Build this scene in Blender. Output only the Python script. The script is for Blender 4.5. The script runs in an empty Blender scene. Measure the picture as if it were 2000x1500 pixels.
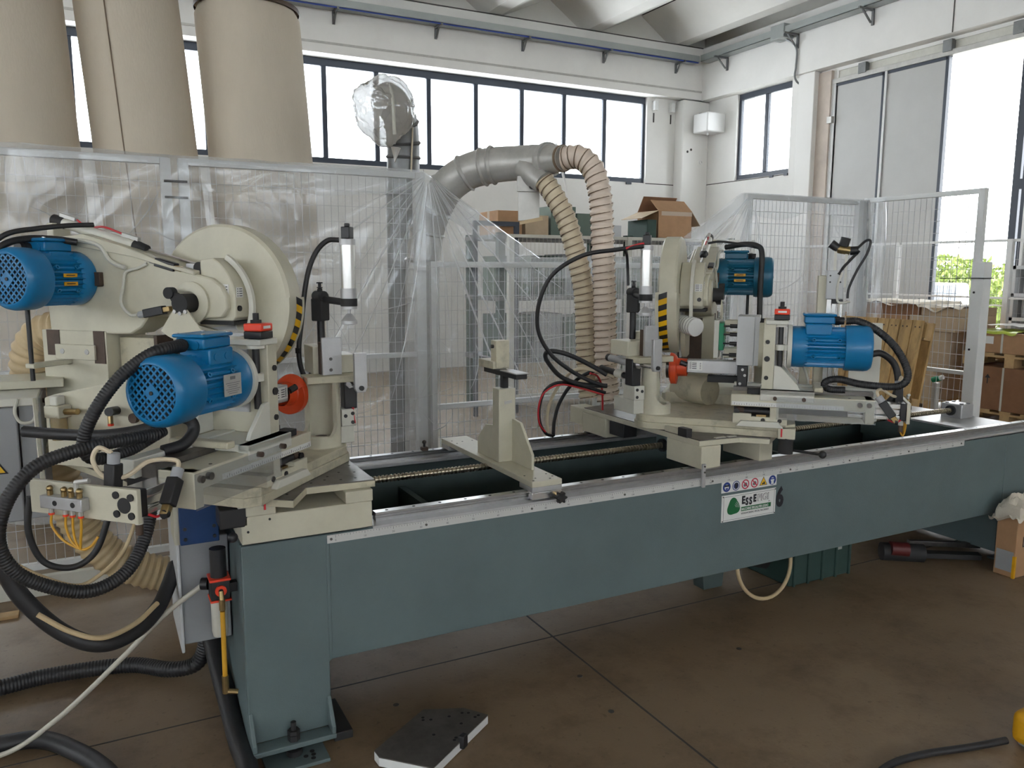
import bpy, math, random
from mathutils import Vector, Matrix, noise
random.seed(7)
SC = bpy.context.scene
COL = SC.collection

# ---------------------------------------------------------------- camera
YAW, PITCH, ROLL, FOC = math.radians(62.585), math.radians(8.138), math.radians(-0.184), 1567.36
cam_data = bpy.data.cameras.new('camera')
cam = bpy.data.objects.new('camera', cam_data)
COL.objects.link(cam)
_f = Vector((math.cos(YAW) * math.cos(PITCH), math.sin(YAW) * math.cos(PITCH), -math.sin(PITCH)))
_r = Vector((math.sin(YAW), -math.cos(YAW), 0))
_d = _f.cross(_r)
_c, _s = math.cos(ROLL), math.sin(ROLL)
_R, _D = _r * _c + _d * _s, _d * _c - _r * _s
_m = Matrix((( _R.x, -_D.x, -_f.x, 0), (_R.y, -_D.y, -_f.y, 0), (_R.z, -_D.z, -_f.z, 0), (0, 0, 0, 1)))
cam.matrix_world = Matrix.Translation((0, 0, 1.6)) @ _m
cam_data.sensor_fit = 'HORIZONTAL'
cam_data.sensor_width = 36.0
cam_data.lens = 36.0 * FOC / 2000.0
cam_data.clip_start = 0.02
cam_data.clip_end = 300
SC.camera = cam

# ---------------------------------------------------------------- sky and exposure
world = bpy.data.worlds.new('overcast_sky')
SC.world = world
world.use_nodes = True
_bg = world.node_tree.nodes['Background']
_bg.inputs[0].default_value = (0.93, 0.97, 1.0, 1)
_bg.inputs[1].default_value = 8.5
SC.view_settings.view_transform = 'Standard'
SC.view_settings.look = 'None'
SC.view_settings.exposure = 0.5
SC.view_settings.gamma = 1.0
SC.view_settings.use_curve_mapping = False
SC.cycles.max_bounces = 10
SC.cycles.diffuse_bounces = 5
SC.cycles.glossy_bounces = 4
SC.cycles.transmission_bounces = 6
SC.cycles.transparent_max_bounces = 24
SC.cycles.caustics_reflective = False
SC.cycles.caustics_refractive = False
SC.cycles.sample_clamp_indirect = 6.0

# ---------------------------------------------------------------- mesh helpers
def catmull(pts, n=8):
    P = [Vector(p) for p in pts]
    if len(P) < 3:
        return P
    out = []
    for i in range(len(P) - 1):
        p0 = P[i - 1] if i > 0 else P[0] * 2 - P[1]
        p1, p2 = P[i], P[i + 1]
        p3 = P[i + 2] if i + 2 < len(P) else P[-1] * 2 - P[-2]
        for k in range(n):
            t = k / n
            out.append(0.5 * ((2 * p1) + (p2 - p0) * t + (2 * p0 - 5 * p1 + 4 * p2 - p3) * t * t + (3 * p1 - p0 - 3 * p2 + p3) * t ** 3))
    out.append(P[-1])
    return out

def resample(pts, step):
    L = [0]
    for a, b in zip(pts, pts[1:]):
        L.append(L[-1] + (b - a).length)
    n = max(2, int(L[-1] / step) + 1)
    out, j = [], 0
    for i in range(n):
        s = L[-1] * i / (n - 1)
        while j < len(L) - 2 and L[j + 1] < s:
            j += 1
        t = (s - L[j]) / max(1e-9, L[j + 1] - L[j])
        out.append(pts[j].lerp(pts[j + 1], min(1, t)))
    return out

def frames(pts):
    T = []
    for i in range(len(pts)):
        a = pts[max(0, i - 1)]
        b = pts[min(len(pts) - 1, i + 1)]
        d = (b - a)
        T.append(d.normalized() if d.length > 1e-9 else Vector((0, 0, 1)))
    up = Vector((0, 0, 1)) if abs(T[0].z) < 0.9 else Vector((1, 0, 0))
    n = (up - T[0] * up.dot(T[0])).normalized()
    out = []
    for t in T:
        n = (n - t * n.dot(t))
        n = n.normalized() if n.length > 1e-6 else t.orthogonal().normalized()
        out.append((n, t.cross(n)))
    return out

class MB:
    """collects simple shapes into one mesh; T maps local points to the world"""
    def __init__(self, T=None, flip=False):
        self.v, self.f, self.T, self.flip = [], [], T, flip
        self.uv = None
    def add(self, vs, fs):
        b = len(self.v)
        for p in vs:
            p = Vector(p)
            self.v.append(self.T(p) if self.T else p)
        for f in fs:
            f = [b + i for i in f]
            self.f.append(f[::-1] if self.flip else f)
        return self
    def box(self, x0, x1, y0, y1, z0, z1):
        x0, x1 = sorted((x0, x1)); y0, y1 = sorted((y0, y1)); z0, z1 = sorted((z0, z1))
        vs = [(x, y, z) for z in (z0, z1) for y in (y0, y1) for x in (x0, x1)]
        return self.add(vs, [(0, 2, 3, 1), (4, 5, 7, 6), (0, 1, 5, 4), (2, 6, 7, 3), (0, 4, 6, 2), (1, 3, 7, 5)])
    def obox(self, c, size, ax=(1, 0, 0), up=(0, 0, 1)):
        c = Vector(c); a = Vector(ax).normalized(); u = Vector(up); u = (u - a * u.dot(a)).normalized(); w = u.cross(a)
        sx, sy, sz = [s / 2 for s in size]
        vs = [c + a * (x * sx) + w * (y * sy) + u * (z * sz) for z in (-1, 1) for y in (-1, 1) for x in (-1, 1)]
        return self.add(vs, [(0, 2, 3, 1), (4, 5, 7, 6), (0, 1, 5, 4), (2, 6, 7, 3), (0, 4, 6, 2), (1, 3, 7, 5)])
    def cyl(self, p0, p1, r, n=16, r1=None, cap=True):
        p0, p1 = Vector(p0), Vector(p1)
        r1 = r if r1 is None else r1
        t = (p1 - p0).normalized(); a = t.orthogonal().normalized(); b = t.cross(a)
        vs = []
        for p, rr in ((p0, r), (p1, r1)):
            for i in range(n):
                w = 2 * math.pi * i / n
                vs.append(p + (a * math.cos(w) + b * math.sin(w)) * rr)
        fs = [(i, (i + 1) % n, n + (i + 1) % n, n + i) for i in range(n)]
        if cap:
            fs += [tuple(range(n))[::-1], tuple(range(n, 2 * n))]
        return self.add(vs, fs)
    def ring(self, p0, p1, r, ri, n=20):
        p0, p1 = Vector(p0), Vector(p1)
        t = (p1 - p0).normalized(); a = t.orthogonal().normalized(); b = t.cross(a)
        vs = []
        for p in (p0, p1):
            for rr in (r, ri):
                for i in range(n):
                    w = 2 * math.pi * i / n
                    vs.append(p + (a * math.cos(w) + b * math.sin(w)) * rr)
        fs = []
        for i in range(n):
            j = (i + 1) % n
            fs += [(i, j, 2 * n + j, 2 * n + i), (n + j, n + i, 3 * n + i, 3 * n + j), (j, i, n + i, n + j), (2 * n + i, 2 * n + j, 3 * n + j, 3 * n + i)]
        return self.add(vs, fs)
    def tube(self, pts, r, n=10, cap=True):
        pts = [Vector(p) for p in pts]
        R = r if isinstance(r, (list, tuple)) else [r] * len(pts)
        vs = []
        for p, (a, b), rr in zip(pts, frames(pts), R):
            for i in range(n):
                w = 2 * math.pi * i / n
                vs.append(p + (a * math.cos(w) + b * math.sin(w)) * rr)
        fs = []
        for k in range(len(pts) - 1):
            for i in range(n):
                j = (i + 1) % n
                fs.append((k * n + i, k * n + j, (k + 1) * n + j, (k + 1) * n + i))
        if cap:
            fs += [tuple(range(n))[::-1], tuple(range((len(pts) - 1) * n, len(pts) * n))]
        return self.add(vs, fs)
    def prism(self, poly, f0, f1):
        """poly: 2D points; f0, f1 map a 2D point to 3D on the two end faces"""
        n = len(poly)
        vs = [f0(*p) for p in poly] + [f1(*p) for p in poly]
        fs = [tuple(range(n))[::-1], tuple(range(n, 2 * n))] + [(i, (i + 1) % n, n + (i + 1) % n, n + i) for i in range(n)]
        return self.add(vs, fs)
    def lathe(self, prof, o, ax, n=24, a0=0.0, a1=2 * math.pi):
        o = Vector(o); t = Vector(ax).normalized(); a = t.orthogonal().normalized(); b = t.cross(a)
        full = abs(a1 - a0 - 2 * math.pi) < 1e-6
        m = n if full else n + 1
        vs = []
        for rr, h in prof:
            for i in range(m):
                w = a0 + (a1 - a0) * i / n
                vs.append(o + t * h + (a * math.cos(w) + b * math.sin(w)) * rr)
        fs = []
        for k in range(len(prof) - 1):
            for i in range(n):
                j = (i + 1) % m
                fs.append((k * m + i, k * m + j, (k + 1) * m + j, (k + 1) * m + i))
        return self.add(vs, fs)
    def ball(self, c, r, n=12, sz=1.0):
        prof = [(max(1e-4, r * math.sin(math.pi * i / n)), -r * sz * math.cos(math.pi * i / n)) for i in range(n + 1)]
        return self.lathe(prof, c, (0, 0, 1), n + 4)
    def grid(self, nu, nv, fn):
        vs = [fn(i / nu, j / nv) for j in range(nv + 1) for i in range(nu + 1)]
        fs = [(j * (nu + 1) + i, j * (nu + 1) + i + 1, (j + 1) * (nu + 1) + i + 1, (j + 1) * (nu + 1) + i) for j in range(nv) for i in range(nu)]
        return self.add(vs, fs)
    def build(self, name, mat, parent=None, bevel=0.0, smooth=35, seg=2):
        me = bpy.data.meshes.new(name)
        off = parent_loc(parent)
        me.from_pydata([tuple(p - off) for p in self.v], [], self.f)
        me.materials.append(M[mat] if isinstance(mat, str) else mat)
        if smooth:
            me.polygons.foreach_set('use_smooth', [True] * len(me.polygons))
            me.set_sharp_from_angle(angle=math.radians(smooth))
        me.update()
        o = bpy.data.objects.new(name, me)
        COL.objects.link(o)
        if parent:
            o.parent = parent
        if bevel:
            b = o.modifiers.new('edge', 'BEVEL')
            b.width = bevel; b.segments = seg; b.limit_method = 'ANGLE'; b.angle_limit = math.radians(40)
            b.harden_normals = False
        return o

def parent_loc(o):
    p = Vector((0, 0, 0))
    while o:
        p += o.location
        o = o.parent
    return p

def thing(name, label, cat, loc=(0, 0, 0), group=None):
    o = bpy.data.objects.new(name, None)
    o.location = loc
    o.empty_display_size = 0.05
    COL.objects.link(o)
    return tag(o, label, cat, group)

def tag(o, label=None, cat=None, group=None, kind=None):
    if label: o['label'] = label
    if cat: o['category'] = cat
    if group: o['group'] = group
    if kind: o['kind'] = kind
    return o

def struct(name, mb, mat, **k):
    o = mb.build(name, mat, **k)
    o['kind'] = 'structure'
    return o

def text_mesh(name, s, size, mat, parent, origin, xdir, ydir, extrude=0.0006, align='LEFT', shear=0.0, sx=1.0, bold=0.0):
    cu = bpy.data.curves.new(name, 'FONT')
    cu.body = s; cu.size = size; cu.extrude = extrude; cu.align_x = align; cu.shear = shear; cu.offset = bold
    cu.resolution_u = 3
    tmp = bpy.data.objects.new(name + '_tmp', cu)
    COL.objects.link(tmp)
    dg = bpy.context.evaluated_depsgraph_get()
    me = bpy.data.meshes.new_from_object(tmp.evaluated_get(dg))
    bpy.data.objects.remove(tmp)
    x = Vector(xdir).normalized(); y = Vector(ydir).normalized(); z = x.cross(y)
    off = Vector(origin) - parent_loc(parent)
    for v in me.vertices:
        p = v.co
        v.co = off + x * (p.x * sx) + y * p.y + z * p.z
    me.name = name
    me.materials.clear(); me.materials.append(M[mat])
    o = bpy.data.objects.new(name, me)
    COL.objects.link(o)
    o.parent = parent
    return o

# ---------------------------------------------------------------- materials
M = {}
def mat(name, col, rough=0.5, metal=0.0, var=0.0, scale=6.0, bump=0.0, bscale=60.0, col2=None, spec=0.5, lo=0.35, hi=0.65, alpha=None, coat=0.0, aniso=(1, 1, 1)):
    m = bpy.data.materials.new(name)
    m.use_nodes = True
    nt = m.node_tree
    b = nt.nodes['Principled BSDF']
    b.inputs['Base Color'].default_value = (*col, 1)
    b.inputs['Roughness'].default_value = rough
    b.inputs['Metallic'].default_value = metal
    b.inputs['Specular IOR Level'].default_value = spec
    b.inputs['Coat Weight'].default_value = coat
    tc = nt.nodes.new('ShaderNodeTexCoord')
    mp = nt.nodes.new('ShaderNodeMapping')
    mp.inputs['Scale'].default_value = aniso
    nt.links.new(tc.outputs['Object'], mp.inputs['Vector'])
    if var or col2:
        n = nt.nodes.new('ShaderNodeTexNoise')
        n.inputs['Scale'].default_value = scale
        n.inputs['Detail'].default_value = 6
        n.inputs['Roughness'].default_value = 0.65
        nt.links.new(mp.outputs[0], n.inputs['Vector'])
        r = nt.nodes.new('ShaderNodeValToRGB')
        r.color_ramp.elements[0].position = lo
        r.color_ramp.elements[1].position = hi
        c2 = col2 or tuple(c * (1 - var) for c in col)
        r.color_ramp.elements[0].color = (*c2, 1)
        r.color_ramp.elements[1].color = (*col, 1)
        nt.links.new(n.outputs['Fac'], r.inputs[0])
        nt.links.new(r.outputs[0], b.inputs['Base Color'])
    if bump:
        n2 = nt.nodes.new('ShaderNodeTexNoise')
        n2.inputs['Scale'].default_value = bscale
        n2.inputs['Detail'].default_value = 3
        nt.links.new(mp.outputs[0], n2.inputs['Vector'])
        bp = nt.nodes.new('ShaderNodeBump')
        bp.inputs['Strength'].default_value = bump
        bp.inputs['Distance'].default_value = 0.01
        nt.links.new(n2.outputs['Fac'], bp.inputs['Height'])
        nt.links.new(bp.outputs[0], b.inputs['Normal'])
    M[name] = m
    return m

mat('cream', (0.60, 0.57, 0.45), 0.42, var=0.10, scale=9, bump=0.04, bscale=120)
mat('cream_dirty', (0.56, 0.52, 0.39), 0.5, var=0.35, scale=14, bump=0.05, lo=0.3, hi=0.5)
mat('cream_light', (0.66, 0.65, 0.58), 0.4, var=0.06, scale=9)
mat('ruler_white', (0.60, 0.60, 0.58), 0.45, metal=0.15)
mat('screw_steel', (0.46, 0.40, 0.30), 0.3, metal=0.95, var=0.2, scale=30)
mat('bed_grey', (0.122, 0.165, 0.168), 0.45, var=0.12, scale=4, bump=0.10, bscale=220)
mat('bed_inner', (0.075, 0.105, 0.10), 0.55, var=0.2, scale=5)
mat('steel_plate', (0.19, 0.175, 0.16), 0.38, metal=0.55, var=0.35, scale=12, bump=0.03)
mat('steel', (0.55, 0.55, 0.55), 0.28, metal=1.0, var=0.15, scale=20)
mat('steel_dark', (0.18, 0.17, 0.16), 0.35, metal=0.9, var=0.3, scale=25)
mat('alu', (0.50, 0.50, 0.505), 0.42, metal=0.5, var=0.10, scale=18)
mat('alu_bright', (0.78, 0.78, 0.77), 0.25, metal=0.9)
mat('chrome', (0.8, 0.8, 0.82), 0.12, metal=1.0)
mat('brass', (0.45, 0.33, 0.16), 0.35, metal=1.0, var=0.2, scale=30)
mat('black', (0.016, 0.016, 0.018), 0.42)
mat('black_matt', (0.02, 0.02, 0.021), 0.7)
mat('rubber', (0.022, 0.022, 0.024), 0.5, var=0.3, scale=20)
mat('brown_steel', (0.085, 0.055, 0.04), 0.5, metal=0.3, var=0.3, scale=20)
mat('blue', (0.004, 0.175, 0.40), 0.36, var=0.12, scale=10, coat=0.1)
mat('blue_dark', (0.003, 0.04, 0.15), 0.5, var=0.2, scale=8)
mat('teal', (0.006, 0.115, 0.20), 0.38, var=0.15, scale=10)
mat('orange', (0.70, 0.075, 0.02), 0.45, var=0.15, scale=14)
mat('red', (0.80, 0.055, 0.02), 0.4)
mat('tool_red', (0.10, 0.012, 0.012), 0.5)
mat('air_white', (0.46, 0.44, 0.37), 0.45)
mat('red_tube', (0.55, 0.02, 0.03), 0.4)
mat('amber', (0.62, 0.33, 0.03), 0.4)
mat('yellow', (0.80, 0.45, 0.01), 0.4)
mat('yellow_paint', (0.75, 0.38, 0.01), 0.45, var=0.2, scale=10)
mat('green', (0.01, 0.26, 0.12), 0.45)
mat('green_dark', (0.012, 0.045, 0.03), 0.6, var=0.2, scale=6)
mat('crate_green', (0.03, 0.065, 0.055), 0.6, var=0.2, scale=8)
mat('white', (0.80, 0.80, 0.79), 0.45)
mat('white_paint', (0.72, 0.73, 0.72), 0.42, var=0.05, scale=8)
mat('off_white', (0.62, 0.61, 0.54), 0.5, var=0.1, scale=10)
mat('grey_plastic', (0.36, 0.37, 0.39), 0.45)
mat('grey_panel', (0.33, 0.34, 0.35), 0.5, var=0.08, scale=5)
mat('grey_light', (0.55, 0.56, 0.57), 0.42, var=0.05)
mat('label_white', (0.74, 0.74, 0.72), 0.5)
mat('label_grey', (0.50, 0.49, 0.47), 0.45, metal=0.3)
mat('ink', (0.012, 0.012, 0.02), 0.5)
mat('ink_grey', (0.16, 0.16, 0.17), 0.5)
mat('sign_blue', (0.01, 0.035, 0.22), 0.45)
mat('sign_red', (0.55, 0.02, 0.06), 0.45)
mat('sign_yellow', (0.85, 0.50, 0.02), 0.45)
mat('logo_green', (0.006, 0.13, 0.04), 0.45)
mat('galvanised', (0.52, 0.51, 0.48), 0.42, metal=0.35, var=0.18, scale=10)
mat('galvanised_dark', (0.22, 0.225, 0.225), 0.45, metal=0.6, var=0.2, scale=10)
mat('tray_metal', (0.36, 0.385, 0.375), 0.45, metal=0.4, var=0.08, scale=3)
mat('wall_paint', (0.79, 0.78, 0.75), 0.75, var=0.06, scale=1.6, bump=0.02, bscale=40)
mat('wall_panel', (0.80, 0.79, 0.76), 0.6, var=0.04, scale=1.2)
mat('wall_stain', (0.60, 0.52, 0.45), 0.8, var=0.2, scale=3)
mat('concrete_ceiling', (0.74, 0.73, 0.69), 0.8, var=0.08, scale=1.1)
mat('joint_dark', (0.06, 0.055, 0.05), 0.8)
mat('frame_dark', (0.035, 0.045, 0.065), 0.45)
mat('door_skin', (0.50, 0.50, 0.485), 0.5, var=0.05, scale=3)
mat('hose_cream', (0.66, 0.56, 0.40), 0.45, var=0.08, scale=6)
mat('hose_pink', (0.74, 0.62, 0.52), 0.4, var=0.06, scale=6)
mat('hose_wire', (0.20, 0.14, 0.09), 0.5)
mat('hose_tan', (0.60, 0.46, 0.27), 0.55, var=0.15, scale=8)
mat('bag_cloth', (0.66, 0.585, 0.475), 0.9, var=0.16, scale=2.2, bump=0.15, bscale=90, lo=0.25, hi=0.7, aniso=(1, 1, 0.35))
mat('card', (0.44, 0.255, 0.135), 0.8, var=0.14, scale=7)
mat('card_dark', (0.27, 0.135, 0.07), 0.85, var=0.15, scale=7)
mat('card_pale', (0.52, 0.40, 0.27), 0.8, var=0.12, scale=7)
mat('tape', (0.52, 0.42, 0.33), 0.3)
mat('pallet_wood', (0.55, 0.36, 0.15), 0.75, var=0.5, scale=9, bump=0.15, bscale=40, lo=0.25, hi=0.6, aniso=(3, 3, 0.5))
mat('wood_pale', (0.55, 0.37, 0.18), 0.75, var=0.3, scale=8)
mat('paper', (0.66, 0.60, 0.50), 0.8, var=0.15, scale=10)
mat('film_green', (0.48, 0.58, 0.05), 0.35, var=0.3, scale=12)
mat('car_white', (0.75, 0.76, 0.78), 0.2, coat=0.6)
mat('car_glass', (0.05, 0.07, 0.10), 0.08)
mat('tail_red', (0.5, 0.03, 0.03), 0.3)
mat('leaf', (0.26, 0.34, 0.08), 0.7, var=0.6, scale=5)
mat('asphalt', (0.38, 0.37, 0.35), 0.9, var=0.1, scale=2)
mat('green_box', (0.12, 0.165, 0.13), 0.6, var=0.15, scale=6)

def clear_mat(name, col, mixes, rough=0.15, crease=0.0):
    """thin clear sheet: mixes = (see-through, white scatter, gloss)"""
    m = bpy.data.materials.new(name)
    m.use_nodes = True
    nt = m.node_tree
    for n in list(nt.nodes):
        if n.type != 'OUTPUT_MATERIAL': nt.nodes.remove(n)
    out = [n for n in nt.nodes if n.type == 'OUTPUT_MATERIAL'][0]
    tr = nt.nodes.new('ShaderNodeBsdfTransparent')
    tr.inputs[0].default_value = (0.97, 0.98, 0.99, 1)
    tl = nt.nodes.new('ShaderNodeBsdfTranslucent'); tl.inputs[0].default_value = (*col, 1)
    df = nt.nodes.new('ShaderNodeBsdfDiffuse'); df.inputs[0].default_value = (*col, 1)
    gl = nt.nodes.new('ShaderNodeBsdfGlossy'); gl.inputs['Roughness'].default_value = rough
    gl.inputs[0].default_value = (0.9, 0.93, 0.96, 1)
    m1 = nt.nodes.new('ShaderNodeMixShader'); m1.inputs[0].default_value = 0.35
    nt.links.new(tl.outputs[0], m1.inputs[1]); nt.links.new(df.outputs[0], m1.inputs[2])
    t, s, g = mixes
    m2 = nt.nodes.new('ShaderNodeMixShader')
    nt.links.new(tr.outputs[0], m2.inputs[1]); nt.links.new(m1.outputs[0], m2.inputs[2])
    # more milky where the film is creased or cloudy
    tc = nt.nodes.new('ShaderNodeTexCoord')
    nz = nt.nodes.new('ShaderNodeTexNoise'); nz.inputs['Scale'].default_value = 1.6; nz.inputs['Detail'].default_value = 5
    nt.links.new(tc.outputs['Object'], nz.inputs['Vector'])
    mr = nt.nodes.new('ShaderNodeMapRange')
    mr.inputs['From Min'].default_value = 0.3; mr.inputs['From Max'].default_value = 0.75
    mr.inputs['To Min'].default_value = s * 0.85; mr.inputs['To Max'].default_value = s * 1.03
    nt.links.new(nz.outputs['Fac'], mr.inputs['Value'])
    nt.links.new(mr.outputs[0], m2.inputs[0])
    lw = nt.nodes.new('ShaderNodeLayerWeight'); lw.inputs['Blend'].default_value = 0.5
    pw = nt.nodes.new('ShaderNodeMath'); pw.operation = 'POWER'; pw.inputs[1].default_value = 4.0
    nt.links.new(lw.outputs['Facing'], pw.inputs[0])
    ad = nt.nodes.new('ShaderNodeMath'); ad.operation = 'MULTIPLY_ADD'
    ad.inputs[1].default_value = 0.8; ad.inputs[2].default_value = g + 0.03
    nt.links.new(pw.outputs[0], ad.inputs[0])
    m3 = nt.nodes.new('ShaderNodeMixShader')
    nt.links.new(ad.outputs[0], m3.inputs[0])
    nt.links.new(m2.outputs[0], m3.inputs[1]); nt.links.new(gl.outputs[0], m3.inputs[2])
    nt.links.new(m3.outputs[0], out.inputs[0])
    if crease:
        # fine sharp wrinkles of crumpled film
        prev = None
        for sc, dist, st in ((1.1, 0.05, 1.0), (2.7, 0.025, 1.0), (6.5, 0.008, 0.8)):
            mp = nt.nodes.new('ShaderNodeMapping')
            mp.inputs['Rotation'].default_value = (0, 0.5 + sc, 0); mp.inputs['Scale'].default_value = (1.0, 1.0, 0.45)
            nt.links.new(tc.outputs['Object'], mp.inputs['Vector'])
            n1 = nt.nodes.new('ShaderNodeTexNoise'); n1.inputs['Scale'].default_value = sc
            n1.inputs['Detail'].default_value = 1.5; n1.inputs['Distortion'].default_value = 0.4
            nt.links.new(mp.outputs[0], n1.inputs['Vector'])
            a1 = nt.nodes.new('ShaderNodeMath'); a1.operation = 'SUBTRACT'; a1.inputs[1].default_value = 0.5
            nt.links.new(n1.outputs['Fac'], a1.inputs[0])
            a2 = nt.nodes.new('ShaderNodeMath'); a2.operation = 'ABSOLUTE'; nt.links.new(a1.outputs[0], a2.inputs[0])
            a3 = nt.nodes.new('ShaderNodeMapRange'); a3.inputs['From Min'].default_value = 0.0; a3.inputs['From Max'].default_value = 0.045
            a3.inputs['To Min'].default_value = 1.0; a3.inputs['To Max'].default_value = 0.0
            nt.links.new(a2.outputs[0], a3.inputs['Value'])
            bp = nt.nodes.new('ShaderNodeBump'); bp.inputs['Strength'].default_value = st * crease; bp.inputs['Distance'].default_value = dist
            nt.links.new(a3.outputs[0], bp.inputs['Height'])
            if prev: nt.links.new(prev.outputs[0], bp.inputs['Normal'])
            prev = bp
        for nd in (gl, df, tl):
            nt.links.new(prev.outputs[0], nd.inputs['Normal'])
    M[name] = m

clear_mat('film', (0.90, 0.91, 0.92), (0.7, 0.235, 0.02), 0.2, 0.22)
clear_mat('film_fold', (0.93, 0.94, 0.95), (0.3, 0.60, 0.06), 0.2)
clear_mat('film_wrap', (0.80, 0.77, 0.72), (0.5, 0.78, 0.08), 0.14, 0.7)
clear_mat('acrylic', (0.8, 0.82, 0.84), (0.8, 0.16, 0.02), 0.05)
clear_mat('amber_cup', (0.55, 0.42, 0.2), (0.4, 0.6, 0.04), 0.1)
clear_mat('pane', (0.9, 0.95, 1.0), (0.95, 0.03, 0.0), 0.02)

def floor_mat():
    m = bpy.data.materials.new('floor_concrete')
    m.use_nodes = True
    nt = m.node_tree; b = nt.nodes['Principled BSDF']
    tc = nt.nodes.new('ShaderNodeTexCoord')
    def nz(scale, det, rough=0.6):
        n = nt.nodes.new('ShaderNodeTexNoise'); n.inputs['Scale'].default_value = scale
        n.inputs['Detail'].default_value = det; n.inputs['Roughness'].default_value = rough
        nt.links.new(tc.outputs['Object'], n.inputs['Vector']); return n
    def ramp(n, p0, c0, p1, c1):
        r = nt.nodes.new('ShaderNodeValToRGB')
        r.color_ramp.elements[0].position = p0; r.color_ramp.elements[0].color = (*c0, 1)
        r.color_ramp.elements[1].position = p1; r.color_ramp.elements[1].color = (*c1, 1)
        nt.links.new(n.outputs['Fac'], r.inputs[0]); return r
    def mul(a, bb, f=1.0):
        x = nt.nodes.new('ShaderNodeMix'); x.data_type = 'RGBA'; x.blend_type = 'MULTIPLY'
        x.inputs[0].default_value = f
        nt.links.new(a.outputs[0 if a.type != 'MIX' else 2], x.inputs[6]); nt.links.new(bb.outputs[0 if bb.type != 'MIX' else 2], x.inputs[7]); return x
    base = ramp(nz(0.9, 8), 0.3, (0.185, 0.128, 0.075), 0.7, (0.275, 0.20, 0.128))
    st = ramp(nz(2.6, 9, 0.72), 0.32, (0.62, 0.58, 0.54), 0.52, (1, 1, 1))
    sp = ramp(nz(34, 3), 0.28, (0.55, 0.5, 0.46), 0.38, (1, 1, 1))
    x = mul(mul(base, st), sp, 0.6)
    nt.links.new(x.outputs[2], b.inputs['Base Color'])
    rr = nt.nodes.new('ShaderNodeMapRange'); rr.inputs['To Min'].default_value = 0.35; rr.inputs['To Max'].default_value = 0.62
    nt.links.new(nz(3.1, 5).outputs['Fac'], rr.inputs['Value'])
    nt.links.new(rr.outputs[0], b.inputs['Roughness'])
    bp = nt.nodes.new('ShaderNodeBump'); bp.inputs['Strength'].default_value = 0.08; bp.inputs['Distance'].default_value = 0.01
    nt.links.new(nz(60, 4).outputs['Fac'], bp.inputs['Height']); nt.links.new(bp.outputs[0], b.inputs['Normal'])
    M['floor_concrete'] = m
floor_mat()

# ================================================================ the hall
def bx(*a):
    return MB().box(*a)

fl = MB().box(-14.2, 10.6, -12.2, 12.4, -0.12, 0.0)
floor = struct('floor', fl, 'floor_concrete', smooth=0)
# saw-cut joints of the floor slab, filled dark
def joint(name, *b):
    o = MB().box(*b).build(name, 'joint_dark', floor, smooth=0)
    return o
for xx in (-2.45, 1.70, 5.85):
    joint('floor_joint', xx - 0.004, xx + 0.004, -7, 12.1, -0.01, 0.0012)
for yy in (-1.4, 2.88, 7.1):
    joint('floor_joint', -9, 10.2, yy - 0.003, yy + 0.003, -0.01, 0.0012)
for px, py in ((1.62, 2.53), (1.585, 2.26), (2.35, 2.42), (0.9, 2.66)):
    MB().cyl((px, py, 0.0), (px, py, 0.0015), 0.011, 12).build('floor_mark', 'joint_dark', floor, smooth=0)

# back wall: low panels, strip window, deep concrete beam above
WY = 12.15
wb = MB().box(-14.2, 10.6, 12.1, 12.4, 0, 3.147)
wb.box(8.975, 10.6, 12.1, 12.4, 3.147, 4.64)
wb.box(-14.2, -5.0, 12.1, 12.4, 3.147, 4.64)
wb.box(-14.2, 10.6, 11.86, 12.4, 4.64, 5.53)
wall_back = struct('wall_back', wb, 'wall_paint', smooth=0)
gm = MB().box(-14.2, 10.0, 11.852, 11.862, 4.765, 4.795)
gm.build('groove', 'galvanised', wall_back, smooth=0)
for a in ((8.975, 9.63, 12.094, 12.101, 3.135, 3.150),):
    MB().box(*a).build('panel_seam', 'joint_dark', wall_back, smooth=0)
for xx in (7.1, 4.7, 2.3, -0.1):
    MB().box(xx, xx + 0.008, 12.095, 12.101, 0, 3.14).build('panel_seam', 'grey_panel', wall_back, smooth=0)

# right wall: window, folding door, beam
wr = MB().box(10.2, 10.6, 8.98, 12.4, 0, 3.168)
wr.box(10.2, 10.6, 11.14, 12.4, 3.168, 4.64)
wr.box(10.2, 10.6, 8.98, 9.89, 3.168, 4.64)
wr.box(10.0, 10.6, -12.2, 11.86, 4.63, 5.53)
wr.box(10.2, 10.6, -12.2, 4.2, 0, 4.63)
wr.box(10.2, 10.6, 4.2, 8.98, 4.585, 4.63)
wall_right = struct('wall_right', wr, 'wall_paint', smooth=0)
MB().box(10.05, 10.35, 9.30, 9.62, 0, 4.63).build('jamb', 'wall_panel', wall_right, bevel=0.01)
MB().box(10.14, 10.2, 9.06, 9.30, 0, 4.60).build('jamb', 'wall_stain', wall_right, smooth=0)
MB().box(10.192, 10.201, 9.9, 11.9, 3.150, 3.162).build('panel_seam', 'joint_dark', wall_right, smooth=0)
MB().box(9.992, 10.001, 7.02, 7.032, 4.63, 5.53).build('panel_seam', 'joint_dark', wall_right, smooth=0)

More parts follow.
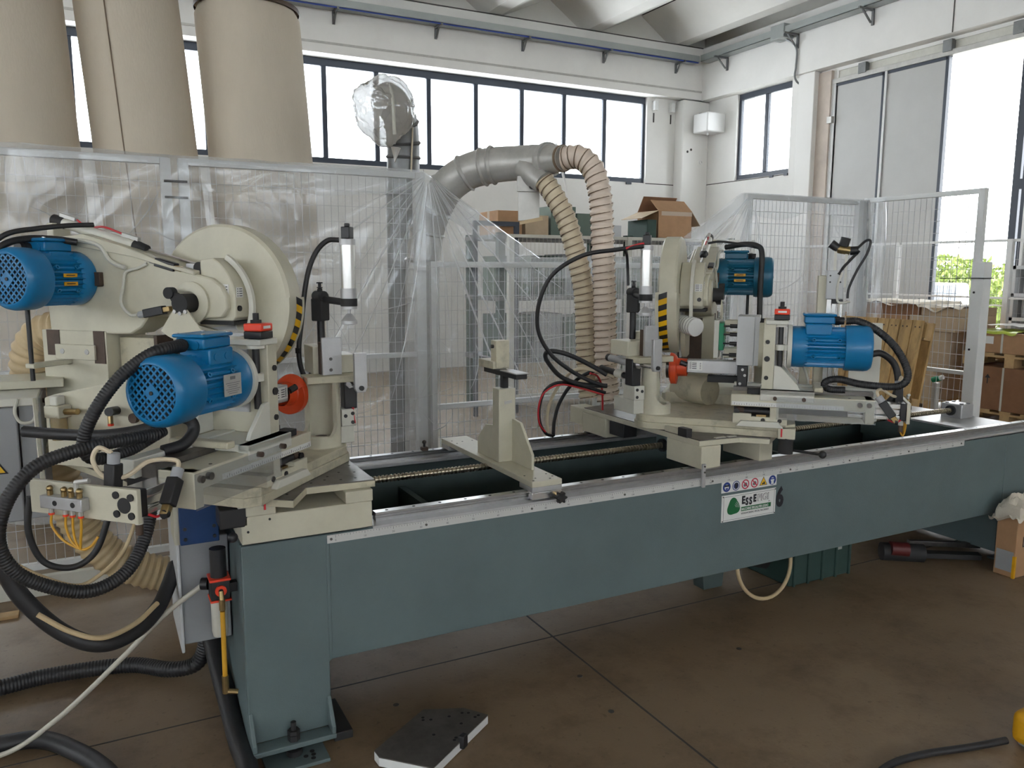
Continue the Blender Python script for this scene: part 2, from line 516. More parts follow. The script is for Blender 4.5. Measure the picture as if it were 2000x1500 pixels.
wl = MB().box(-14.4, -14.0, -12.4, 12.4, 0, 2.9)
wl.box(-14.4, -14.0, -12.4, 12.4, 4.7, 5.53)
for a, b in ((-12.4, -11.0), (-3.5, -2.5), (5.0, 6.0), (11.5, 12.4)):
    wl.box(-14.4, -14.0, a, b, 2.9, 4.7)
wall_left = struct('wall_left', wl, 'wall_paint', smooth=0)
wf = MB().box(-14.0, 10.6, -12.4, -12.0, 0, 2.9)
wf.box(-14.0, 10.6, -12.4, -12.0, 4.7, 5.53)
for a, b in ((-14.0, -12.0), (-5.0, -4.0), (3.0, 4.0), (9.0, 10.6)):
    wf.box(a, b, -12.4, -12.0, 2.9, 4.7)
wall_front = struct('wall_front', wf, 'wall_paint', smooth=0)

# corner pillar
pm = MB().box(9.60, 10.2, 11.86, 12.1, 0, 4.62)
pillar = struct('trim_1', pm, 'wall_panel', bevel=0.02)
for dx, dz in ((9.72, 3.72), (9.80, 3.76)):
    MB().cyl((dx, 11.862, dz), (dx, 11.855, dz), 0.022, 12).build('hole', 'joint_dark', pillar, smooth=0)
MB().ring((10.03, 11.862, 3.55), (10.03, 11.84, 3.55), 0.035, 0.02, 14).build('conduit_end', 'white', pillar)

def window(name, axis, plane, a_list, z0, z1, sign, frame=0.055):
    """strip window; axis 'x' runs along x at y=plane, axis 'y' along y at x=plane"""
    def bb(mb, a0, a1, z0_, z1_, d0, d1):
        if axis == 'x': mb.box(a0, a1, plane + d0 * sign, plane + d1 * sign, z0_, z1_)
        else: mb.box(plane + d0 * sign, plane + d1 * sign, a0, a1, z0_, z1_)
    mb = MB()
    bb(mb, a_list[0], a_list[-1], z1 - 0.11, z1, 0, 0.07)
    bb(mb, a_list[0], a_list[-1], z0, z0 + 0.085, 0, 0.07)
    o = struct(name, mb, 'frame_dark', bevel=0.006)
    for i, a in enumerate(a_list):
        w = 0.075 if 0 < i < len(a_list) - 1 else 0.10
        m2 = MB(); bb(m2, a - w / 2, a + w / 2, z0 + 0.085, z1 - 0.11, 0, 0.07)
        m2.build('mullion', 'frame_dark', o, bevel=0.008)
    for a, b in zip(a_list, a_list[1:]):
        m3 = MB(); bb(m3, a + 0.02, b - 0.02, z0 + 0.055, z1 - 0.065, 0.03, 0.036)
        m3.build('glass_pane', 'pane', o, smooth=0)
    return o
mull = [8.975, 8.11, 7.29, 6.475, 5.64, 4.83, 3.985, 3.187, 2.37, 1.55, 0.73, -0.09, -0.91, -1.73, -2.55, -3.37, -4.19, -5.0]
win1 = window('window_1', 'x', WY, mull[::-1], 3.147, 4.640, 1)
MB().box(8.55, 8.66, 12.08, 12.15, 3.11, 3.147).build('latch', 'frame_dark', win1, smooth=0)
win2 = window('window_2', 'y', 10.25, [9.89, 10.49, 11.14], 3.168, 4.645, 1)
for yy in (10.25, 9.93):
    MB().box(10.18, 10.25, yy - 0.04, yy + 0.04, 3.135, 3.168).build('latch', 'frame_dark', win2, smooth=0)
for i, (a, b) in enumerate(((-12.0, -5.0), (-4.0, 3.0), (4.0, 9.0))):
    window('window_%d' % (3 + i), 'x', -12.1, [a + (b - a) * k / 6 for k in range(7)], 2.9, 4.7, -1)
for i, (a, b) in enumerate(((-11.0, -3.5), (-2.5, 5.0), (6.0, 11.5))):
    window('window_%d' % (6 + i), 'y', -14.1, [a + (b - a) * k / 6 for k in range(7)], 2.9, 4.7, -1)

# folding door: two closed leaves, opening, further leaf
d1 = MB().box(10.16, 10.30, 4.2, 9.10, 4.40, 4.47)
door = struct('door_1', d1, 'galvanised', bevel=0.004)
MB().box(10.22, 10.3, 4.2, 9.05, 4.47, 4.585).build('lintel', 'off_white', door, smooth=0)
for yy in (8.45, 7.12, 6.2):
    MB().box(10.14, 10.24, yy, yy + 0.13, 4.45, 4.6).build('track_bracket', 'galvanised_dark', door, bevel=0.004)
MB().box(10.17, 10.24, 9.03, 9.10, 0, 4.45).build('door_frame', 'white_paint', door, bevel=0.004)
for a, b in ((8.17, 9.03), (7.20, 8.14)):
    lf = MB().box(10.20, 10.25, a, b, 0.05, 4.40)
    leaf = lf.build('door_leaf', 'door_skin', door, smooth=0)
    e = MB().box(10.19, 10.255, a - 0.025, a + 0.02, 0.04, 4.40)
    e.box(10.19, 10.255, b - 0.02, b + 0.02, 0.04, 4.40); e.box(10.19, 10.255, a, b, 4.36, 4.40)
    e.build('door_edge', 'frame_dark', leaf, smooth=0)
    MB().box(10.175, 10.19, b - 0.035, b + 0.0, 0.05, 4.44).build('door_seal', 'white_paint', leaf, smooth=0)
MB().box(10.12, 10.2, 9.0, 9.09, 3.82, 3.92).build('hinge', 'galvanised', door, bevel=0.004)
MB().cyl((10.16, 7.33, 1.0), (10.16, 7.33, 1.22), 0.012, 8).build('door_handle', 'black', door)
# open leaves on the far side of the passage, folded square to the wall
lf = MB().box(10.26, 11.1, 6.16, 6.21, 0.05, 4.50).build('door_leaf', 'door_skin', door, smooth=0)
MB().box(10.22, 10.27, 6.13, 6.22, 0.04, 4.66).build('door_edge', 'frame_dark', lf, smooth=0)
lf2 = MB().box(10.19, 10.24, 5.10, 6.04, 0.05, 4.42).build('door_leaf', 'door_skin', door, smooth=0)
MB().box(10.17, 10.25, 6.02, 6.07, 0.04, 4.45).build('door_edge', 'frame_dark', lf2, smooth=0)
MB().box(10.16, 10.18, 5.98, 6.02, 0.04, 4.45).build('door_seal', 'white_paint', lf2, smooth=0)
lf3 = MB().box(10.19, 10.24, 4.2, 5.08, 0.05, 4.42).build('door_leaf', 'door_skin', door, smooth=0)
for zz in (1.0, 2.6):
    MB().box(10.19, 10.25, 6.06, 6.14, zz, zz + 0.12).build('hinge', 'frame_dark', door, smooth=0)

# roof: V-shaped precast concrete troughs along the hall
cm = MB()
mods = [10.6 - 1.85 * k for k in range(14)]
for x1 in mods:
    x0 = x1 - 1.85
    prof = [(x0, 5.98), (x0 + 0.66, 5.545), (x0 + 0.90, 5.545), (x1, 5.98)]
    for (a, za), (b, zb) in zip(prof, prof[1:]):
        cm.add([(a, -12.4, za), (b, -12.4, zb), (b, 12.4, zb), (a, 12.4, za)], [(0, 3, 2, 1)])
cm.box(-14.4, 10.6, -12.4, 12.4, 5.98, 6.2)
ceil = struct('ceiling', cm, 'concrete_ceiling', smooth=0)
for x1 in mods[:9]:
    MB().box(x1 - 0.008, x1 + 0.008, -12.2, 12.0, 5.966, 5.982).build('roof_joint', 'joint_dark', ceil, smooth=0)
# gable fill above beams
gf = MB().box(-14.4, 10.6, 12.05, 12.4, 5.53, 6.1)
gf.box(10.2, 10.6, -12.4, 12.4, 5.53, 6.1); gf.box(-14.4, -14.2, -12.4, 12.4, 5.53, 6.1); gf.box(-14.4, 10.6, -12.4, -12.2, 5.53, 6.1)
struct('trim_2', gf, 'concrete_ceiling', smooth=0)
sm = MB().box(-9, 10.0, 11.85, 11.9, 5.525, 5.54)
struct('trim_3', sm, 'joint_dark', smooth=0)

# cable tray round the beams
def tray(name, label, pts_fn, L, cat='cable tray'):
    t = thing(name, label, cat, pts_fn(0, 0, 0))
    m = MB()
    for a, b, c, d in ((0.0, 0.20, 0.0, 0.008), (0.0, 0.006, 0.0, 0.11), (0.194, 0.20, 0.0, 0.11)):
        q = [pts_fn(s, w, z) for z in (c, d) for w in (a, b) for s in (0, L)]
        m.add(q, [(0, 2, 3, 1), (4, 5, 7, 6), (0, 1, 5, 4), (2, 6, 7, 3), (0, 4, 6, 2), (1, 3, 7, 5)])
    m.build('channel', 'tray_metal', t, smooth=0)
    return t
tb = tray('cable_tray', 'long grey metal cable tray running along the beam above the back windows', lambda s, w, z: Vector((9.75 - s, 11.84 - w, 5.22 + z)), 18.5)
MB().tube([(9.7 - 0.6 * i, 11.62 + 0.004 * math.sin(i), 5.205) for i in range(31)], 0.012, 6).build('cable', 'sign_blue', tb)
tr = tray('cable_tray', 'grey metal cable tray on the beam over the folding door', lambda s, w, z: Vector((9.98 - w, 11.66 - s, 5.24 + z)), 15)
jb = MB().box(9.76, 9.98, 9.70, 9.98, 5.19, 5.40)
jb.build('junction_box', 'tray_metal', tr, bevel=0.006)
for k, xx in enumerate((9.39, 7.86, 6.32, 4.83, 3.27)):
    b = MB()
    b.obox((xx, 11.72, 5.195), (0.03, 0.26, 0.03))
    b.box(xx - 0.02, xx + 0.02, 11.835, 11.86, 5.04, 5.21)
    b.obox((xx, 11.76, 5.13), (0.025, 0.02, 0.19), (1, 0, 0), (0, -0.6, 0.8))
    o = b.build('tray_bracket', 'galvanised_dark', None, bevel=0.003)
    tag(o, 'small dark metal bracket under the back cable tray, ' + ('nearest the room corner', 'second from the room corner', 'third from the room corner', 'fourth from the room corner', 'leftmost in view')[k], 'bracket', 'brackets under the back tray')
for k, yy in enumerate((11.2, 9.62, 8.25)):
    b = MB()
    b.obox((9.84, yy, 5.225), (0.30, 0.03, 0.03))
    b.box(9.975, 10.0, yy - 0.02, yy + 0.02, 5.02, 5.24)
    b.obox((9.86, yy, 5.13), (0.025, 0.02, 0.24), (0, 1, 0), (-0.75, 0, 0.66))
    o = b.build('tray_bracket', 'galvanised_dark', None, bevel=0.003)
    tag(o, 'triangular bracket under the tray on the door wall, ' + ('next to the corner', 'below the junction box', 'above the second door leaf')[k], 'bracket', 'brackets under the door wall tray')
cp = catmull([(9.90, 9.80, 5.2), (9.93, 9.68, 5.12), (9.975, 9.62, 5.0), (9.975, 9.62, 4.75), (9.98, 9.64, 4.62), (10.1, 9.7, 4.55), (10.19, 9.62, 4.45), (10.19, 9.56, 4.2), (10.19, 9.55, 3.9)], 8)
tag(MB().tube(cp, 0.016, 8).build('wall_cable', 'galvanised_dark'), 'grey cable dropping from the junction box past the small window', 'cable')

# heater box on the pillar and small fittings
hb = thing('wall_unit', 'white boxy unit mounted high on the corner pillar', 'wall unit', (10.0, 11.65, 4.05))
MB().box(9.78, 10.20, 11.42, 11.80, 4.03, 4.36).build('housing', 'white', hb, bevel=0.02)
MB().box(9.95, 10.08, 11.8, 11.87, 4.36, 4.41).build('mounting_bar', 'galvanised_dark', hb, smooth=0)
MB().cyl((9.95, 11.6, 3.99), (9.95, 11.6, 4.03), 0.02, 10).build('outlet', 'white', hb)
for k, (xx, yy) in enumerate(((9.12, 12.06), (9.5, 12.06))):
    b = thing('wall_hook', 'small white bracket on the wall under the beam, ' + ('beside the window', 'beside the pillar')[k], 'bracket', (xx, yy, 4.4), 'small white wall brackets')
    MB().box(xx - 0.04, xx + 0.04, yy - 0.05, 12.1, 4.42, 4.58).build('plate', 'white_paint', b, bevel=0.004)
    MB().box(xx - 0.008, xx + 0.008, 12.085, 12.1, 4.22, 4.38).build('slot', 'joint_dark', b, smooth=0)

# ---------------------------------------------------------------- outside
gr = MB().box(10.6, 60, -30, 45, -0.3, -0.12)
struct('ground', gr, 'asphalt', smooth=0)
def car():
    t = thing('car', 'white hatchback parked outside beyond the open folding door', 'car', (16.6, 11.9, -0.12))
    L, W = 4.1, 1.7
    side = [(-2.0, 0.30), (2.0, 0.30), (2.05, 0.62), (1.95, 0.85), (1.25, 0.95), (0.55, 1.42), (-1.25, 1.47), (-1.80, 1.05), (-2.02, 0.90)]
    c, s = math.cos(0.62), math.sin(0.62)
    def P(x, y, z): return Vector((16.6 + x * c - y * s, 11.9 + x * s + y * c, z - 0.12))
    m = MB().prism(side, lambda a, b: P(a, -W / 2, b), lambda a, b: P(a, W / 2, b))
    m.build('body', 'car_white', t, bevel=0.09, seg=4)
    g = MB()
    for sy in (-1, 1):
        y = sy * (W / 2 + 0.004)
        g.prism([(-1.55, 1.0), (1.0, 0.98), (0.5, 1.34), (-1.2, 1.38)], lambda a, b: P(a, y - 0.005 * sy, b), lambda a, b: P(a, y, b))
    g.build('side_window', 'car_glass', t, smooth=0)
    MB().add([P(-1.83, -0.65, 1.07), P(-1.83, 0.65, 1.07), P(-1.33, 0.6, 1.42), P(-1.33, -0.6, 1.42)], [(0, 1, 2, 3)]).build('rear_window', 'car_glass', t, smooth=0)
    for sy in (-1, 1):
        MB().obox(P(-2.0, sy * 0.68, 0.86), (0.08, 0.24, 0.28), (c, s, 0)).build('tail_light', 'tail_red', t, bevel=0.02)
        for wx in (-1.25, 1.25):
            MB().cyl(P(wx, sy * 0.70, 0.30), P(wx, sy * 0.88, 0.30), 0.30, 20).build('wheel', 'rubber', t)
    return t
car()
def bush(label, c, r, n, seed):
    rnd = random.Random(seed)
    m = MB()
    for i in range(n):
        d = Vector((rnd.gauss(0, 1), rnd.gauss(0, 1), rnd.gauss(0, 1))).normalized() * (rnd.random() ** 0.4)
        p = Vector(c) + Vector((d.x * r[0], d.y * r[1], d.z * r[2]))
        a = Vector((rnd.gauss(0, 1), rnd.gauss(0, 1), rnd.gauss(0, 1))).normalized()
        b = a.orthogonal().normalized()
        w = a.cross(b) * 0.05; a2 = a * 0.13
        m.add([p - a2, p + w, p + a2, p - w], [(0, 1, 2, 3)])
    o = m.build('hedge_bush', 'leaf', None, smooth=0)
    tag(o, label, 'bush', 'bushes outside')
bush('green hedge bush outside behind the parked car', (23, 16.2, 0.9), (1.6, 3.4, 1.2), 5000, 3)
bush('green hedge bush outside the door opening right of the car', (20.5, 10.6, 0.8), (1.2, 1.6, 1.3), 4000, 4)
bush('leafy bush low outside beside the open door leaf', (14.0, 7.6, 0.6), (0.8, 0.9, 1.1), 2500, 5)

# ================================================================ machine bed
BX0, BX1, BY0, BY1 = 0.36, 4.62, 2.54, 3.48
bed = thing('machine_bed', 'long blue-grey steel bed of a double-head wood saw with rails and ruler', 'machine', (2.5, 3.0, 0))
def T45(x): return x
m = MB().prism([(BX0, 0.06), (0.63, 0.06), (0.63, 0.29), (0.64, 0.296), (4.33, 0.296), (4.34, 0.29), (4.34, 0.06), (BX1, 0.06), (BX1, 0.733), (BX0, 0.733)],
               lambda a, b: (a, BY0, b), lambda a, b: (a, BY0 + 0.02, b))
m.build('front_panel', 'bed_grey', bed, bevel=0.004)
MB().box(0.628, 0.640, BY0 - 0.003, BY0 + 0.004, 0.30, 0.72).build('weld_seam', 'bed_grey', bed, bevel=0.002)
MB().box(4.328, 4.338, BY0 - 0.003, BY0 + 0.004, 0.30, 0.715).build('weld_seam', 'bed_grey', bed, bevel=0.002)
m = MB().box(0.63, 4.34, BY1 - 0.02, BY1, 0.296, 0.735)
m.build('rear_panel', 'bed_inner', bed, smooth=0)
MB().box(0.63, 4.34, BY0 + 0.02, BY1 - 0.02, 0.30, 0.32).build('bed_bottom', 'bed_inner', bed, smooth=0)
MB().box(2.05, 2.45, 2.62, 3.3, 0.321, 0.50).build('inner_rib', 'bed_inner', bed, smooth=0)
for xx in (1.2, 3.3):
    MB().box(xx, xx + 0.03, 2.57, 3.45, 0.32, 0.60).build('inner_rib', 'bed_inner', bed, smooth=0)
# legs: box columns at both ends
for a, b in ((BX0, 0.63), (4.34, BX1)):
    mm = MB().box(a, a + 0.02, BY0 + 0.02, BY1, 0.06, 0.733)
    mm.box(b - 0.02, b, BY0 + 0.02, BY1, 0.06, 0.735)
    mm.box(a, b, BY1 - 0.02, BY1, 0.06, 0.733)
    leg = mm.build('leg', 'bed_grey', bed, smooth=0)
    MB().box(a + 0.02, b - 0.02, BY0 + 0.02, BY1 - 0.02, 0.72, 0.734).build('leg_top', 'bed_grey', leg, smooth=0)
    f = MB().box(a, b, 2.478, BY0, 0.045, 0.062)
    f.build('foot_flange', 'bed_grey', leg, bevel=0.003)
    for xx in (a, b - 0.014):
        MB().prism([(BY0, 0.17), (BY0, 0.062), (2.48, 0.062), (2.48, 0.085)], lambda p, q: (xx, p, q), lambda p, q: (xx + 0.014, p, q)).build('foot_gusset', 'bed_grey', leg, bevel=0.003)
    cx = (a + b) / 2
    bo = MB().cyl((cx, 2.508, 0.03), (cx, 2.508, 0.125), 0.009, 10)
    bo.cyl((cx, 2.508, 0.062), (cx, 2.508, 0.082), 0.02, 6); bo.cyl((cx, 2.508, 0.084), (cx, 2.508, 0.098), 0.02, 6)
    bo.cyl((cx, 2.508, 0.012), (cx, 2.508, 0.03), 0.026, 12)
    bo.build('levelling_bolt', 'black_matt', leg)
    p = MB().box(a + 0.035, b - 0.035, 2.43, 2.62, 0.0, 0.012)
    p.build('floor_pad', 'bed_grey', leg, bevel=0.002)
    for dx, dy in ((0.185, 2.455), (0.19, 2.475), (0.19, 2.495), (0.165, 2.475)):
        MB().cyl((a + dx, dy, 0.012), (a + dx, dy, 0.0135), 0.008, 10).build('pad_hole', 'black_matt', leg, smooth=0)
MB().box(0.635, 0.70, 2.53, 2.76, 0.0, 0.03).build('packing_plate', 'black_matt', bed, bevel=0.003)
# top flanges and rails
for nm, y0, y1 in (('top_flange', BY0, 2.66), ('top_flange', 3.36, BY1)):
    MB().box(0.79, 4.6, y0, y1, 0.722, 0.738).build(nm, 'alu', bed, bevel=0.002)
def rail(yc, matname):
    prof = [(-0.017, 0), (0.017, 0), (0.017, 0.010), (0.012, 0.014), (0.012, 0.018), (0.017, 0.022), (0.017, 0.030), (-0.017, 0.030), (-0.017, 0.022), (-0.012, 0.018), (-0.012, 0.014), (-0.017, 0.010)]
    r = MB().prism(prof, lambda a, b: (0.815, yc + a, 0.738 + b), lambda a, b: (4.6, yc + a, 0.738 + b)).build('guide_rail', matname, bed, smooth=0)
    for k in range(38):
        xx = 0.86 + k * 0.1
        MB().cyl((xx, yc, 0.768), (xx, yc, 0.7686), 0.006, 8).build('rail_hole', 'black_matt', r, smooth=0)
    return r
rail(2.605, 'steel')
rail(3.42, 'steel')
# ruler on the front face
rl = MB().box(0.632, 3.955, BY0 - 0.0045, BY0 - 0.001, 0.703, 0.7305).build('ruler', 'ruler_white', bed, smooth=0)
mk = MB()
x = 0.66; i = 0
while x < 3.94:
    h = 0.0085 if i % 10 == 0 else (0.006 if i % 5 == 0 else 0.0035)
    mk.box(x - 0.0006, x + 0.0006, BY0 - 0.0052, BY0 - 0.0045, 0.7285 - h, 0.7285)
    x += 0.01; i += 1
o = mk.build('ruler_marks', 'ink_grey', rl, smooth=0); o['kind'] = 'stuff'
for k in range(33):
    text_mesh('ruler_number', str(k * 10), 0.0095, 'ink_grey', rl, (0.66 + k * 0.1, BY0 - 0.0050, 0.7085), (1, 0, 0), (0, 0, 1), 0.0002, 'CENTER')
for xx in (0.645, 0.98, 1.40, 1.82, 2.27, 2.72, 3.10, 3.52, 3.93):
    MB().cyl((xx, BY0 - 0.0045, 0.717), (xx, BY0 - 0.007, 0.717), 0.0045, 8).build('ruler_screw', 'steel_dark', rl)
# lead screw with end blocks
ls = MB()
n = 1800
pts, rad = [], []
for k in range(n + 1):
    xx = 0.82 + (4.50 - 0.82) * k / n
    pts.append(Vector((xx, 2.95, 0.785))); rad.append(0.0150 if (k // 4) % 2 else 0.0112)
ls.tube(pts, rad, 10)
ls.build('lead_screw', 'screw_steel', bed, smooth=60)
bb = MB().box(4.45, 4.56, 2.885, 3.015, 0.740, 0.825).build('bearing_block', 'alu', bed, bevel=0.005)
MB().ring((4.45, 2.95, 0.785), (4.435, 2.95, 0.785), 0.030, 0.015, 18).build('seal_ring', 'black', bb)
for dx, dy in ((4.475, 2.905), (4.535, 2.905), (4.475, 2.995), (4.535, 2.995)):
    MB().cyl((dx, dy, 0.825), (dx, dy, 0.829), 0.011, 10).build('cap_screw', 'black', bb)
MB().box(4.21, 4.61, 2.645, 3.36, 0.722, 0.742).build('end_plate', 'alu', bed, bevel=0.003)
MB().box(4.19, 4.215, 2.645, 3.36, 0.60, 0.735).build('end_plate_lip', 'bed_inner', bed, smooth=0)
MB().box(1.30, 1.33, 3.40, 3.43, 0.768, 0.785).build('grease_block', 'brown_steel', bed, bevel=0.003)
g = MB().cyl((1.315, 3.415, 0.785), (1.315, 3.415, 0.80), 0.006, 8); g.ball((1.315, 3.415, 0.807), 0.010)
g.build('grease_nipple', 'black', bed)
# drain plug below the beam
MB().cyl((1.72, 2.70, 0.27), (1.72, 2.70, 0.30), 0.016, 12).build('drain_plug', 'bed_grey', bed)

# --- safety pictograms
sl = MB().box(2.325, 2.643, BY0 - 0.0015, BY0, 0.655, 0.7055).build('safety_label', 'label_white', bed, smooth=0)
YF = BY0 - 0.0018
def disc(nm, x, z, r, matn, par, y=YF, ri=None):
    m_ = MB()
    if ri: m_.ring((x, y, z), (x, y - 0.0004, z), r, ri, 24)
    else: m_.cyl((x, y, z), (x, y - 0.0004, z), r, 24)
    return m_.build(nm, matn, par, smooth=0)
def flat(nm, poly, matn, par, y=YF - 0.0004):
    return MB().prism(poly, lambda a, b: (a, y, b), lambda a, b: (a, y - 0.0004, b)).build(nm, matn, par, smooth=0)
xs = [2.353, 2.406, 2.459, 2.512, 2.564, 2.617]; zc = 0.680; R_ = 0.0215
disc('mandatory_disc', xs[0], zc, R_, 'sign_blue', sl)
disc('face_mark', xs[0], zc - 0.001, 0.012, 'label_white', sl, YF - 0.0004)
flat('goggles_mark', [(xs[0] - 0.013, zc + 0.001), (xs[0] + 0.013, zc + 0.001), (xs[0] + 0.013, zc + 0.009), (xs[0] - 0.013, zc + 0.009)], 'ink', sl, YF - 0.0008)
flat('mask_mark', [(xs[0] - 0.008, zc - 0.004), (xs[0] - 0.004, zc - 0.012), (xs[0] + 0.004, zc - 0.012), (xs[0] + 0.008, zc - 0.004)], 'sign_blue', sl, YF - 0.0008)
disc('mandatory_disc', xs[1], zc, R_, 'sign_blue', sl)
disc('visor_ring', xs[1], zc, 0.018, 'label_white', sl, YF - 0.0004, 0.0145)
flat('visor_mark', [(xs[1] - 0.008, zc + 0.012), (xs[1] + 0.008, zc + 0.012), (xs[1] + 0.009, zc), (xs[1] + 0.004, zc - 0.013), (xs[1] - 0.004, zc - 0.013), (xs[1] - 0.009, zc)], 'ink', sl, YF - 0.0008)
for x in xs[2:4]:
    disc('prohibition_ring', x, zc, R_, 'sign_red', sl, YF, 0.0165)
    flat('hand_mark', [(x - 0.011, zc - 0.008), (x - 0.002, zc - 0.011), (x + 0.010, zc - 0.006), (x + 0.009, zc + 0.004), (x + 0.001, zc + 0.009), (x - 0.004, zc + 0.004), (x - 0.010, zc + 0.001)], 'ink_grey', sl)
    flat('prohibition_bar', [(x - 0.0145, zc + 0.011), (x - 0.011, zc + 0.0145), (x + 0.0145, zc - 0.011), (x + 0.011, zc - 0.0145)], 'sign_red', sl, YF - 0.0008)
x = xs[4]
flat('warning_triangle', [(x - 0.023, zc - 0.017), (x + 0.023, zc - 0.017), (x, zc + 0.022)], 'ink', sl, YF)
flat('warning_field', [(x - 0.019, zc - 0.0145), (x + 0.019, zc - 0.0145), (x, zc + 0.0175)], 'sign_yellow', sl)
flat('warning_hand', [(x - 0.009, zc - 0.012), (x + 0.009, zc - 0.012), (x + 0.007, zc - 0.002), (x - 0.001, zc + 0.001), (x + 0.002, zc - 0.005), (x - 0.009, zc - 0.006)], 'ink', sl, YF - 0.0008)
disc('mandatory_disc', xs[5], zc, R_, 'sign_blue', sl)
disc('head_mark', xs[5], zc + 0.002, 0.0105, 'label_white', sl, YF - 0.0004)
flat('body_mark', [(xs[5] - 0.008, zc - 0.018), (xs[5] + 0.008, zc - 0.018), (xs[5] + 0.007, zc - 0.004), (xs[5] - 0.007, zc - 0.004)], 'label_white', sl, YF - 0.0006)
flat('ear_mark', [(xs[5] - 0.012, zc + 0.004), (xs[5] + 0.012, zc + 0.004), (xs[5] + 0.012, zc + 0.0085), (xs[5] - 0.012, zc + 0.0085)], 'sign_blue', sl, YF - 0.0010)

# --- maker's plate
npl = MB().box(2.328, 2.640, BY0 - 0.004, BY0, 0.525, 0.6435).build('name_plate', 'label_white', bed, bevel=0.001)
YN = BY0 - 0.0042
bd = MB()
for a in ((2.337, 2.631, 0.6355, 0.6367), (2.337, 2.631, 0.5315, 0.5327), (2.337, 2.3382, 0.5315, 0.6367), (2.6298, 2.631, 0.5315, 0.6367)):
    bd.box(a[0], a[1], YN - 0.0004, YN, a[2], a[3])
bd.build('plate_border', 'ink', npl, smooth=0)
for xx, zz in ((2.3335, 0.638), (2.6345, 0.638), (2.3335, 0.530), (2.6345, 0.530)):
    MB().cyl((xx, YN, zz), (xx, YN - 0.002, zz), 0.003, 8).build('rivet', 'steel_dark', npl)
lg = []
cxl, czl = 2.394, 0.588
for k in range(36):
    a = 2 * math.pi * k / 36
    rr = 0.033 + 0.0042 * math.cos(3 * (a - math.pi / 2 - 0.1))
    lg.append((cxl + rr * math.cos(a) * 1.05, czl + rr * math.sin(a) * 1.12))
flat('logo_shape', lg, 'logo_green', npl, YN)
for k in range(4):
    q = []
    r0 = 0.009 + k * 0.007
    for s in range(9):
        a = -0.2 + 1.25 * s / 8
        q.append((cxl + 0.002 + r0 * math.cos(a), czl + r0 * math.sin(a)))
    for s in range(8, -1, -1):
        a = -0.2 + 1.25 * s / 8
        q.append((cxl + 0.002 + (r0 + 0.0012) * math.cos(a), czl + (r0 + 0.0012) * math.sin(a)))
    flat('logo_line', q, 'label_white', npl, YN - 0.0005)
X, Z = (1, 0, 0), (0, 0, 1)
text_mesh('plate_text', 'E', 0.046, 'ink', npl, (2.4405, YN, 0.596), X, Z, bold=0.0024, sx=0.78)
text_mesh('plate_text', 'S', 0.044, 'ink', npl, (2.462, YN, 0.588), X, Z, bold=0.0024, sx=0.78)
text_mesh('plate_text', 'S', 0.044, 'ink', npl, (2.4835, YN, 0.588), X, Z, bold=0.0024, sx=0.78)
text_mesh('plate_text', 'E', 0.044, 'ink', npl, (2.5065, YN, 0.597), X, Z, bold=0.0024, sx=0.78)
text_mesh('plate_text', 'PIGI', 0.042, 'ink', npl, (2.530, YN, 0.597), X, Z, bold=0.0014, sx=0.95)
text_mesh('plate_text', 'PIGI', 0.042, 'label_white', npl, (2.530, YN - 0.0008, 0.597), X, Z, bold=-0.0002, sx=0.95)
text_mesh('plate_text', 's.r.l.', 0.007, 'ink', npl, (2.595, YN, 0.5865), X, Z)
MB().box(2.438, 2.612, YN - 0.0005, YN, 0.562, 0.581).build('green_band', 'logo_green', npl, smooth=0)
text_mesh('plate_text', 'MACCHINE SPECIALI PER LEGNO', 0.0155, 'label_white', npl, (2.4395, YN - 0.0008, 0.5655), X, Z, sx=0.69, bold=0.0002)
text_mesh('plate_text', 'WOODWORKING SPECIAL MACHINERY', 0.0125, 'ink_grey', npl, (2.4385, YN, 0.5475), X, Z, sx=0.72)
text_mesh('bed_number', '6', 0.118, 'ink', bed, (2.646, BY0 - 0.001, 0.556), X, Z, sx=0.74, bold=0.0055)

# ================================================================ sliding work support in the middle of the bed
ws = thing('work_support', 'cream T-shaped sliding work support standing across the bed rails', 'support', (1.475, 2.95, 0.77))
MB().box(1.41, 1.54, 2.552, 3.44, 0.790, 0.812).build('base_plate', 'cream', ws, bevel=0.002)
MB().box(1.41, 1.54, 2.552, 2.655, 0.770, 0.790).build('end_block', 'alu', ws, bevel=0.002)
b_ = MB().box(1.41, 1.54, 2.552, 2.583, 0.742, 0.770).build('end_block', 'alu_bright', ws, bevel=0.002)
MB().box(1.42, 1.53, 2.583, 2.627, 0.7688, 0.772).build('slide_pad', 'black', ws, smooth=0)
MB().box(1.41, 1.54, 3.35, 3.44, 0.770, 0.790).build('end_block', 'alu', ws, bevel=0.002)
kn = MB()
kn.cyl((1.515, 2.552, 0.756), (1.515, 2.530, 0.756), 0.006, 8)
k_ = kn.build('knob_stem', 'brass', ws)
kp = [((0.019 + 0.0045 * math.cos(6 * a)) * math.cos(a), (0.019 + 0.0045 * math.cos(6 * a)) * math.sin(a)) for a in [2 * math.pi * i / 48 for i in range(48)]]
MB().prism(kp, lambda a, b: (1.515 + a, 2.505, 0.750 + b), lambda a, b: (1.515 + a, 2.530, 0.750 + b)).build('star_knob', 'black', ws, bevel=0.003)
po = MB().box(1.437, 1.513, 2.885, 2.945, 0.812, 1.118)
po.build('post', 'cream', ws, bevel=0.003)
gx = 1.468
MB().prism([(2.885, 0.812), (2.715, 0.812), (2.715, 0.872), (2.815, 0.985), (2.885, 0.992)][::-1], lambda a, b: (1.497, a, b), lambda a, b: (1.509, a, b)).build('gusset', 'cream', ws, bevel=0.002)
